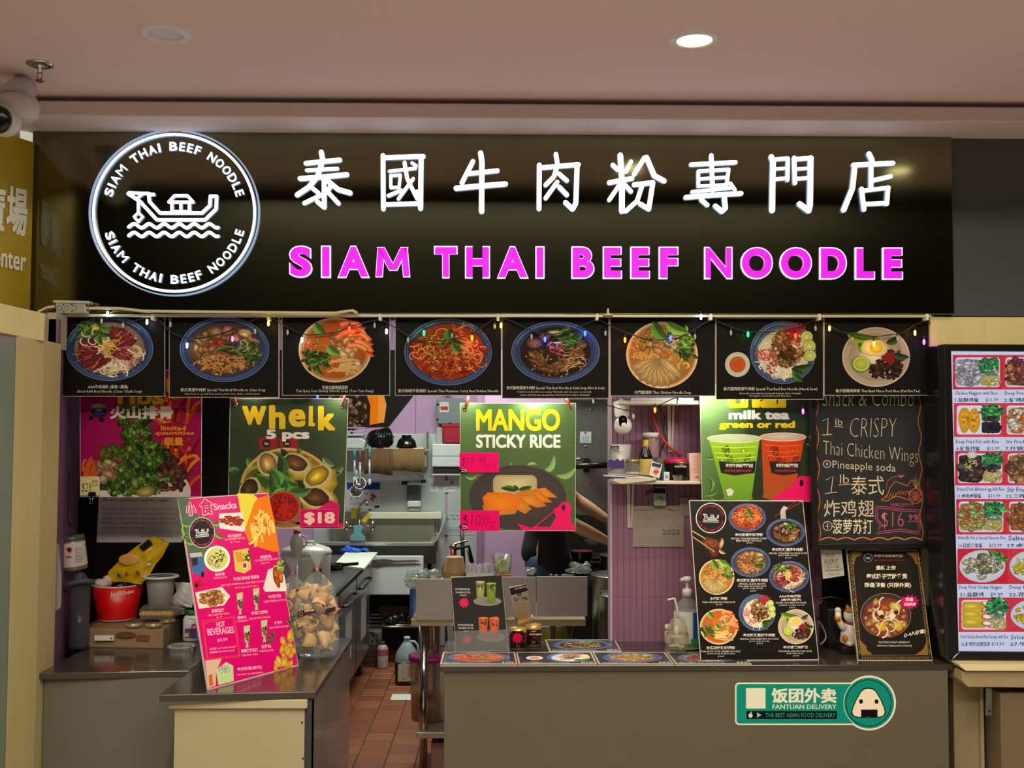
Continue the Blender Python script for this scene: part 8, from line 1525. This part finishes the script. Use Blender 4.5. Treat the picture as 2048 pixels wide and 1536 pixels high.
for i, (y0, y1, ty, cy_, e1, z1_, p1, e2, z2_) in enumerate(ROWS):
    dx = (y0 - 700) * .0245; xa = 1905 + dx
    a.rect(xa, y0, xa + 100, y1, jit(Rd, 8, R)); a.rect(xa + 100, y0, 2160, y1, (206, 50, 66)); tray(xa + 50, (y0 + y1) / 2, 92, y1 - y0 - 6, i, 2 * i); tray(xa + 100 + 52, (y0 + y1) / 2, 96, y1 - y0 - 6, i, 2 * i + 1)
    a.text(e1, xa + 4, ty + .5, 86 if i not in (2, 3, 5) else 95, 9.5, DK, .014, res=1); a.text(z1_, xa + 5, cy_ + .5, 48 if i != 5 else 58, 9, (50, 54, 76), .02, res=1); a.text(p1, xa + 66, cy_ + 1, 25, 8, (50, 54, 76), .014, res=1)
    a.text(e2, xa + 104, ty + .5, 78, 9.5, DK, .014, res=1); a.text(z2_, xa + 103, cy_ + .5, 62, 9, (50, 54, 76), .02, res=1)
a.build('display', scn, print_mat(.3, emit=.85))
# ledge and bracket under the screen
t = thing('ledge', 'cream moulded ledge under the menu screen', 'ledge', P(1985, 1376, 3.85)); LM = mat((170, 154, 118), .5)
MB().slab([P(1918, 1328, 3.86), P(2300, 1330, 3.86), P(2300, 1342, 3.84), P(1932, 1342, 3.84), P(1921, 1333, 3.85)], (0, .3, 0)).build('ledge_top', mat((206, 192, 146), .45), t, .002); MB().slab([P(1936, 1374, 3.86), P(2300, 1378, 3.86), P(2300, 1343, 3.86), P(1924, 1343, 3.86), P(1924, 1362, 3.86)], (0, .26, 0)).build('ledge_front', LM, t, .002)
t = thing('metal_bracket', 'grey metal angle bracket under the cream ledge', 'bracket', P(1978, 1430, 3.9)); MB().slab([P(x, y, 3.88) for x, y in ((1971, 1431), (1984, 1431), (1984, 1376), (1972, 1376))], (0, .004, 0)).build('plate', mat((130, 128, 120), .4, .8), t, .001); MB().lathe([(0, 0), (.005, 0), (.004, .003), (0, .003)], P(1979, 1422, 3.88), 12, axis=(0, -1, 0)).build('screw', DARKF, t)
struct('column_right', MB().box(vx(1898, 4.0), vx(1951, 4.0), 4.0, 4.1, 0, vz(1345, 4.0)), mat((150, 134, 104), .55), .002); struct('trim_9', MB().box(vx(1951, 3.98), vx(1957, 3.98), 3.98, 4.1, 0, vz(1372, 3.98)), mat((170, 152, 116), .5)); struct('wall_far_right', MB().box(vx(1957, 4.02), 2.6, 3.885, 4.12, 0, vz(1372, 4.0)), mat((120, 104, 80), .55, noise=.04))
# camera warning sticker
t, a = board('warning_sticker', 'white and red camera surveillance warning sticker on the timber post', 'sticker', 3.895, 88, 790, 111, 869, (196, 188, 180), .0008, x0b=87, x1b=109, face=(196, 186, 180)); a.line([(89, 792), (110, 792), (108, 867), (88, 867)], 1, (160, 40, 50), True); a.rect(90, 793, 110, 799, (214, 170, 40)); a.text('WARNING', 91, 794, 18, 4, (40, 30, 20), .02, res=1)
a.poly([(93, 803), (107, 813), (106, 822), (100, 822), (92, 812)], (24, 22, 24)); a.poly([(97, 822), (100, 823), (97, 832), (92, 833)], (24, 22, 24)); a.text('24 HOUR', 91, 838, 16, 5, (60, 50, 56), .0, res=1); a.text('VIDEO', 93, 847, 11, 5, (60, 50, 56), .0, res=1); a.text('SURVEILLANCE', 90, 856, 18, 4, (60, 50, 56), 0, res=1); a.rect(89, 861, 107, 866, (170, 30, 50)); a.build('print', t, print_mat(.5))
# ---------------------------------------------------------------- things on the left counter
CL = mat((214, 206, 200), .4)
S0 = lambda x, y: (x / 2.7625, 980 + y / 2.7625)
# cardboard tray wrapped in film
pts = [S0(475, 868), S0(900, 874), S0(985, 812), S0(560, 808)]; q = [PZ(x, y, CZ + .001) for x, y in pts]; bh = .072
t = thing('cardboard_tray', 'brown cardboard tray box wrapped in clear film under the red bucket', 'box', (q[0] + q[2]) / 2)
MB().slab(q, (0, 0, bh)).build('carton', mat((150, 116, 80), .7, noise=.08, scale=20), t, .003)
a = Art(q[0], (0, -1, 0), 1.0, base=.0012); a.O = Vector((q[0].x, min(q[0].y, q[1].y) - .001, 0)); a.rect(*S0(523, 802), *S0(630, 832), (206, 198, 190)); a.ell(*S0(695, 800), 21, 6, (96, 64, 40)); a.ell(*S0(616, 820), 2, 2, (60, 50, 44)); a.poly([S0(505, 790), S0(850, 800), S0(870, 840), S0(500, 835)][:0] or [S0(760, 800), S0(830, 803), S0(820, 835), S0(750, 830)], (112, 70, 48)); a.build('print', t, print_mat(.6))
fm = MB().slab([Vector((p.x, p.y, CZ + .001)) + Vector(((-.006 if i in (0, 3) else .006), (-.006 if i < 2 else .004), 0)) for i, p in enumerate(q)], (0, 0, bh + .006)); fm.build('wrap_film', film((226, 220, 206), .10, .12, 1.0, 14), t)
TZ = CZ + bh + .0085
def jarlid(x, y, lab): g = PZ(*S0(x, y), TZ); t = thing('jar_lid', lab, 'lid', g, 'gold jar lids on the cardboard tray'); cyl('lid_band', mat((196, 180, 130), .3, .6), g, [(.0, 0), (.031, 0), (.032, .002), (.032, .010), (.0305, .012), (.028, .0125), (0, .0125)], t, 32); cyl('lid_disc', mat((150, 140, 110), .3, .6), g, [(0, .0128), (.026, .0128), (.0262, .0134), (0, .0136)], t, 28)
jarlid(740, 752, 'gold jar lid nearest the red bucket'); jarlid(850, 752, 'gold jar lid in the middle of the cardboard tray'); jarlid(925, 728, 'gold jar lid at the back right of the cardboard tray')
# red bucket
YL = 4.42; g = Vector((vx(S0(668, 712)[0], YL), YL, TZ)); k_ = YL / 2100 / 2.7625
t = thing('paper_bucket', 'red paper food bucket with white lettering full of small items', 'bucket', g)
hB = 185 * k_; RB = mat((206, 12, 14), .35, noise=.02)
cyl('bucket_wall', RB, g, [(0, .001), (98 * k_, .001), (100 * k_, .004), (132 * k_, hB), (129 * k_, hB), (97 * k_, .006), (0, .006)], t, 48, cap=False); cyl('rolled_rim', mat((206, 190, 180), .4), g, [(131 * k_, hB - .003), (135 * k_, hB), (133 * k_, hB + .004), (129 * k_, hB)], t, 48, cap=False); cyl('foot_band', mat((206, 186, 176), .4), g, [(99 * k_, -.0), (100.5 * k_, .0), (101.5 * k_, .005)], t, 48, cap=False)
# lettering wrapped on the tapered wall
vs, fs = glyphs('Jollibee', .02, 3); lo, hi = vs.min(0), vs.max(0); V = []
for p in vs:
    u = (p[0] - lo[0]) / (hi[0] - lo[0]); v = (p[1] - lo[1]) / (hi[1] - lo[1]); z = (128 + 34 * v + 12 * u) * k_; r = (100 + 32 * z / hB) * k_ + .0008; th = -PI / 2 + math.radians(2 + 58 * u); V.append((g.x + r * math.cos(th), g.y + r * math.sin(th), g.z + z))
MB().add(V, fs).build('lettering', mat((226, 214, 206), .4), t, weld=False)
vs, fs = glyphs('en', .03, 3); lo, hi = vs.min(0), vs.max(0); V = []
for p in vs:
    u = (p[0] - lo[0]) / (hi[0] - lo[0]); v = (p[1] - lo[1]) / (hi[1] - lo[1]); z = (112 + 34 * v + 4 * u) * k_; r = (100 + 32 * z / hB) * k_ + .0008; th = -PI / 2 + math.radians(-74 + 24 * u); V.append((g.x + r * math.cos(th), g.y + r * math.sin(th), g.z + z))
MB().add(V, fs).build('lettering', mat((226, 214, 206), .4), t, weld=False)
bt = g + Vector((0, 0, hB))
tag(MB().ell(bt + Vector((-.065, -.02, .004)), .034, .03, .022, 12, 8, jit=.25, rnd=R).ell(bt + Vector((-.045, .0, .012)), .02, .02, .026, 10, 8, jit=.25, rnd=R).build('tissue_wad', mat((206, 186, 180), .8)), 'crumpled white tissue in the left of the red bucket', 'tissue')
tag(MB().ell(bt + Vector((.015, -.03, -.002)), .035, .022, .018, 14, 10).build('black_case', BLACKG), 'small black glossy case in the red bucket', 'case')
tag(MB().tube([bt + Vector((.02, -.03, .012)), bt + Vector((.06, -.05, .014)), bt + Vector((.10, -.045, .003)), bt + Vector((.115, -.02, .002)), bt + Vector((.10, 0, .01)), bt + Vector((.07, .01, .012))], .0022, 6).build('black_cord', BLACK), 'thin black cord looping over the red bucket rim', 'cord')  # a plain thin black cord
tag(MB().tube([bt + Vector((.07, .0, -.0)), bt + Vector((.155, .02, .035))], .0028, 8).build('drinking_straw', mat((206, 176, 176), .4)), 'pale pink straw slanting out of the red bucket', 'straw')
# yellow crumpled snack bag
t = thing('snack_bag', 'crumpled yellow snack bag standing in the red bucket with black clip', 'bag', bt)
def crumple_sheet(pts, Y, th, nx, ny, seed, m_, name, parent, amp=.006):
    """a puffed bag: grid between left and right outlines, bulged and wrinkled"""
    rr = random.Random(seed); Lp, Rp = pts; V = []; fs = []
    for side in (-1, 1):
        for j in range(ny + 1):
            v = j / ny; k = v * (len(Lp) - 1); i0 = min(int(k), len(Lp) - 2); u_ = k - i0; lx = Lp[i0][0] * (1 - u_) + Lp[i0 + 1][0] * u_; ly = Lp[i0][1] * (1 - u_) + Lp[i0 + 1][1] * u_; rx = Rp[i0][0] * (1 - u_) + Rp[i0 + 1][0] * u_; ry = Rp[i0][1] * (1 - u_) + Rp[i0 + 1][1] * u_
            for i in range(nx + 1):
                u = i / nx; q = P(lx * (1 - u) + rx * u, ly * (1 - u) + ry * u, Y); b = th * math.sin(PI * u) * (.3 + .7 * math.sin(PI * min(1, v + .1)))
                w = amp * (math.sin(u * 19 + v * 7 + seed) + math.sin(v * 23 - u * 11)) * math.sin(PI * u) + rr.uniform(-amp, amp) * .5 * (0 < i < nx)
                V.append((q.x, q.y + side * (b + w * .6), q.z))
    W_ = nx + 1; N_ = W_ * (ny + 1)
    for s_ in (0, 1):
        for j in range(ny):
            for i in range(nx): a_ = s_ * N_ + j * W_ + i; fs.append((a_, a_ + 1, a_ + W_ + 1, a_ + W_) if s_ == 0 else (a_, a_ + W_, a_ + W_ + 1, a_ + 1))
    m = MB().add(V, fs, 0, True); return m.build(name, m_, parent, weld=False)
YB_ = mat((206, 166, 10), .28, noise=.25, scale=14, coat=.4)
crumple_sheet(([S0(850, 255), S0(770, 300), S0(690, 360), S0(600, 450), S0(590, 500)], [S0(935, 295), S0(895, 370), S0(860, 410), S0(820, 480), S0(780, 520)]), 4.42, .022, 14, 16, 3, YB_, 'bag_body', t)
MB().slab([P(*S0(x, y), 4.39) for x, y in ((765, 315), (790, 338), (842, 300), (820, 272))], (0, .012, 0)).build('clip', BLACK, t, .003)
MB().ell(P(*S0(712, 385), 4.398), 38 * k_ * 1.5, .004, 32 * k_, 20, 10).build('chip_print', mat((206, 150, 70), .4, noise=.1), t)
for x, y, c in ((655, 468, (50, 70, 150)), (700, 462, (180, 50, 30)), (820, 412, (210, 210, 206)), (760, 455, (120, 60, 30))): MB().ell(P(*S0(x, y), 4.393), .008, .003, .006, 10, 8).build('logo_dot', mat(c, .4), t)
# clear deli container, crumpled paper bag, clamshell
g = Vector((P(*S0(885, 640), 4.36).x, 4.36, P(*S0(885, 645), 4.36).z)); t = thing('deli_container', 'translucent round deli container stacked right of the red bucket', 'container', g)
cyl('tub_wall', film((226, 222, 220), .42, .12, .1, 10), g, [(0, .001), (62 * k_, .001), (74 * k_, 158 * k_), (72 * k_, 158 * k_)], t, 36, cap=False); cyl('rim', mat((206, 204, 204), .35), g, [(75 * k_, 154 * k_), (96 * k_, 157 * k_), (97 * k_, 164 * k_), (90 * k_, 168 * k_), (70 * k_, 165 * k_)], t, 36, cap=False)
t = thing('clamshell_box', 'clear clamshell box with pastries beside the red bucket', 'container', (P(*S0(890, 715), 4.33).x, 4.33, TZ + .014))
zc = P(*S0(885, 645), 4.0).z - .001
m = MB().slab([P(*S0(x, y), 4.30) for x, y in ((775, 712), (950, 716), (965, 690), (960, 660), (945, 645), (790, 640), (770, 660))], (0, .12, 0)); m.build('shell', film((214, 206, 190), .2, .08, .8, 20), t)
for k in range(6): MB().ell(P(*S0(795 + k * 28, 684), 4.34), .02, .02, .012, 12, 8, jit=.08, rnd=R).build('pastry', mat((206, 160, 90), .6, noise=.1), t)
t = thing('paper_bag', 'crumpled white printed food packet at the right of the deli container', 'packet', P(*S0(1010, 640), 4.4))
crumple_sheet(([S0(965, 510), S0(975, 560), S0(950, 600), S0(945, 625)], [S0(1062, 512), S0(1065, 560), S0(1068, 620), S0(1060, 650)]), 4.42, .014, 12, 12, 5, mat((196, 192, 190), .5, noise=.08, scale=60), 'packet_body', t, .004)
tag(MB().slab([P(*S0(x, y), 4.40) for x, y in ((900, 700), (1020, 690), (1015, 655), (960, 640), (900, 645))], (0, .09, 0)).build('plastic_tray', mat((110, 96, 80), .35, noise=.2), None, .004), 'dull clear plastic tray stacked under the crumpled packet', 'tray')
# vitamin bottle behind the pink board
g = Vector((P(*S0(1062, 815), 4.38).x, 4.38, CZ + .0005)); t = thing('vitamin_bottle', 'white vitamin C bottle with purple label and green cap', 'bottle', g)
cyl('bottle_body', mat((206, 200, 196), .35), g, [(0, 0), (.035, 0), (.038, .004), (.038, .085), (.03, .1), (.024, .104)], t, 32); cyl('cap', mat((20, 90, 50), .4), g, [(.0265, .104), (.0265, .12), (0, .121)], t, 28)
a = Art((0, g.y - .0385, 0), (0, -1, 0)); a.rect(*S0(1022, 765), *S0(1085, 818), (96, 70, 130)); a.rect(*S0(1022, 790), *S0(1045, 812), (206, 180, 40)); a.text('C', *S0(1057, 740), 9, 12, (170, 20, 50), .03); a.text('VITAMIN', *S0(1035, 708), 15, 2.6, (80, 100, 80), .01, res=1); a.build('print', t, print_mat(.35))
g = PZ(*S0(1002, 905), CZ + .0005); t = thing('clear_lid', 'clear round container with lid lying on the left counter', 'lid', g); cyl('lid_top', film((226, 224, 220), .4, .08, .1, 10), g, [(.045, .0), (.048, .024), (.053, .026), (.054, .032), (.05, .035), (.044, .033), (0, .033)], t, 36, cap=False)  # a loose clear lid with no container under it
# tall clear bottle and labelled jar
g = Vector((P(*S0(435, 862), 4.21).x, 4.21, CZ + .0005)); t = thing('tall_bottle', 'tall ribbed clear bottle under the labelled jar at the far left', 'bottle', g)
cyl('bottle_body', film((150, 146, 152), .30, .06, .3, 20), g, [(0, .001)] + [((50 + (3 if j % 2 else 0)) * k_, (2 + j * 22) * k_) for j in range(16)] + [(30 * k_, 375 * k_), (20 * k_, 392 * k_)], t, 24, cap=False); cyl('liquid', mat((60, 56, 62), .15, noise=.1), g, [(0, .003), (47 * k_, .003), (47 * k_, 210 * k_), (0, 212 * k_)], t, 24)
m = MB(); zb = g.z + 350 * k_; m.tube([(g.x - 75 * k_, g.y - .03, zb - 55 * k_), (g.x - 40 * k_, g.y - .05, zb - 10 * k_), (g.x + 40 * k_, g.y - .045, zb + 5 * k_), (g.x + 85 * k_, g.y - .02, zb - 5 * k_)], .011, 8); tag(m.build('grey_cloth', mat((70, 72, 92), .7, noise=.1)), 'grey blue plastic strip tied around the tall bottle', 'strap')
g = Vector((P(*S0(415, 440), 4.21).x, 4.21, P(*S0(415, 440), 4.21).z)); t = thing('herbal_jar', 'tilted clear jar with white and red label at the far left', 'jar', g); ax_ = (-.12, -.05, 1)
MB().lathe([(0, 0), (60 * k_, 0), (64 * k_, 8 * k_), (64 * k_, 150 * k_), (60 * k_, 156 * k_)], g, 30, axis=ax_).build('jar_body', mat((120, 106, 80), .2, noise=.3, scale=60), t); MB().lathe([(62 * k_, 154 * k_), (64 * k_, 158 * k_), (64 * k_, 178 * k_), (0, 180 * k_)], g, 30, axis=ax_).build('lid', mat((70, 84, 76), .3), t); MB().lathe([(65 * k_, 22 * k_), (65 * k_, 145 * k_)], g, 30, axis=ax_, cap=False).build('label', mat((206, 196, 194), .5), t)
a = Art((0, g.y - 65 * k_ - .006, 0), (0, -1, 0)); c = S0(380, 330); a.poly([(c[0] - 5, c[1] - 2), (c[0], c[1] - 5), (c[0] + 6, c[1] - 3), (c[0] + 6, c[1] + 2), (c[0] + 2, c[1] + 6), (c[0] - 3, c[1] + 2)], (140, 20, 24)); [a.rect(*S0(415, 320 + k * 12), *S0(458, 323 + k * 12), (120, 110, 110)) for k in range(7)]; a.rect(*S0(365, 365), *S0(395, 372), (190, 90, 100)); a.build('print', t, print_mat(.5))
MB().tube([g + Vector((20 * k_, 0, -45 * k_)), g + Vector((15 * k_, 0, 0))], .012, 10).build('support_neck', film((200, 200, 206), .35, .05, 0), t)
t = thing('wall_panel', 'pale framed panel edge on the purple side wall', 'panel', P(*S0(312, 660), 3.93)); MB().slab([P(*S0(x, y), 3.93) for x, y in ((302, 672), (328, 655), (335, 640), (338, 490), (322, 300), (312, 300))], (0, .006, 0)).build('sheet', mat((150, 140, 146), .5), t)
tag(MB().tube([P(*S0(x, y), 4.1) for x, y in ((382, -100), (378, 100), (376, 170), (392, 205))], .0025, 6).build('hanging_cord', BLACK), 'thin black cord hanging on the purple side wall', 'cord')  # a thin black cord left hanging
# ---------------------------------------------------------------- bags of pork rinds on the island
PR = [mat((206, 160, 92), .6, noise=.12, scale=40, bump=.3), mat((190, 140, 74), .6, noise=.12, scale=36, bump=.3), mat((222, 180, 116), .6, noise=.1, scale=44, bump=.3)]
def curl(c, w, L_, r, ang, rr, m_, parent=None):
    q = Matrix.Rotation(rr.uniform(0, 6.3), 3, 'Z') @ Matrix.Rotation(rr.uniform(-1.2, 1.2), 3, 'X') @ Matrix.Rotation(rr.uniform(-.6, .6), 3, 'Y'); V = []; V2 = []; n = 15
    for i in range(n):
        t_ = ang * (i / (n - 1) - .5); rw = r * (1 + .22 * math.sin(i * .55 + w * 90))
        for j in range(4):
            zz = L_ * (j / 3 - .5) + .005 * math.sin(i * .7 + j); fl = 1 + .2 * (j / 1.5 - 1) * math.sin(i * .8 + w * 40)
            for lst, rr_ in ((V, rw * fl), (V2, rw * fl + .003)): lst.append(c + q @ Vector((rr_ * math.cos(t_) - r * .3, rr_ * math.sin(t_) * .85, zz)))
    N_ = len(V); fs = []
    for i in range(n - 1):
        for j in range(3): a_ = i * 4 + j; fs += [(a_, a_ + 1, a_ + 5, a_ + 4), (a_ + N_, a_ + 4 + N_, a_ + 5 + N_, a_ + 1 + N_)]
    for i in range(n - 1): fs += [(i * 4, i * 4 + 4, i * 4 + 4 + N_, i * 4 + N_), (i * 4 + 3, i * 4 + 3 + N_, i * 4 + 7 + N_, i * 4 + 7)]
    fs += [(0, N_, N_ + 1, 1), (1, N_ + 1, N_ + 2, 2), (2, N_ + 2, N_ + 3, 3)]; e_ = (n - 1) * 4; fs += [(e_, e_ + 1, e_ + 1 + N_, e_ + N_), (e_ + 1, e_ + 2, e_ + 2 + N_, e_ + 1 + N_), (e_ + 2, e_ + 3, e_ + 3 + N_, e_ + 2 + N_)]
    return MB().add(V + V2, fs, 0, True).build('pork_rind', m_, parent)
def rind_bag(px, py, w_px, ratio, lab, seed, lab2, nr, dY, lbl=True):
    g = PZ(px, py, CZ + .001); g.y += 0; k = g.y / 2100; rr = random.Random(seed); rx = w_px / 2 * k; H = ratio * k
    t = thing('snack_bag', lab, 'bag', g, 'clear bags of pork rinds')
    prof = [(0, .001), (.78, .0), (.92, .03), (1.0, .14), (.98, .35), (.92, .52), (.7, .66), (.34, .75), (.09, .80), (.06, .83), (.12, .87), (.32, .95), (.42, 1.0)]; n = 32; V = []; fs = []
    for i, (r, z) in enumerate(prof):
        for j in range(n):
            th = 2 * PI * j / n; wr = 1 + (.07 if z > .5 else .03) * math.sin(th * (6 if z > .6 else 5) + i * .9) + rr.uniform(-.012, .012); V.append(g + Vector((r * rx * math.cos(th) * wr, r * rx * .72 * math.sin(th) * wr, z * H + (.012 * math.sin(th * 3) if i == len(prof) - 1 else 0))))
    for i in range(len(prof) - 1):
        for j in range(n): fs.append((i * n + j, i * n + (j + 1) % n, (i + 1) * n + (j + 1) % n, (i + 1) * n + j))
    MB().add(V, fs, 0, True).build('film_bag', film((240, 244, 248), .16, .05, 1.0, 16), t)
    MB().lathe([(.07 * rx, .80 * H), (.10 * rx, .815 * H), (.07 * rx, .83 * H)], g, 14, cap=False).build('twist_tie', mat((196, 110, 100), .4), t)
    for c_ in range(nr):
        z = .03 + (H * .55) * (c_ / nr); q = .72; th = rr.uniform(0, 2 * PI); rad = rx * .62 * math.sqrt(rr.uniform(.1, 1)); c = g + Vector((rad * math.cos(th), rad * .66 * math.sin(th), z + .008))
        tag(curl(c, rr.random(), rr.uniform(.035, .06), rr.uniform(.02, .032), rr.uniform(3.2, 5.4), rr, PR[c_ % 3]), lab2, 'pork rind', lab2)
    return g, rx, H, t
g, rx, H, t = rind_bag(632, 1312, 92, 208, 'clear bag of curled pork rinds with black label beside the pink board', 3, 'pork rinds in the front clear bag', 34, 0)
for (xa, xb, y0, y1, dz) in ((595, 631, 1224, 1217, 11), (651, 671, 1218, 1213, 11)):
    Yl = g.y - rx * .84; L = MB().slab([P(xa, y0 + dz, Yl), P(xb, y1 + dz - 2, Yl + .006), P(xb, y1, Yl + .006), P(xa, y0, Yl)], (0, .001, 0)); L.build('label_strip', mat((34, 28, 30), .4), t)
a = Art((0, g.y - rx * .84 - .0006, 0), (0, -1, 0)); a.text('泰國牛肉粉', 609, 1221, 20, 4.5, (214, 206, 196), .03, (1, -.16), res=1); a.ring(602, 1228, 3.4, 3.4, .7, (206, 196, 190)); a.line([(609, 1229), (629, 1226)], .5, (170, 70, 80)); a.build('print', t, print_mat(.4))
rind_bag(583, 1290, 80, 172, 'second clear bag of pork rinds half behind the pink board', 9, 'pork rinds in the rear clear bag', 14, 0)
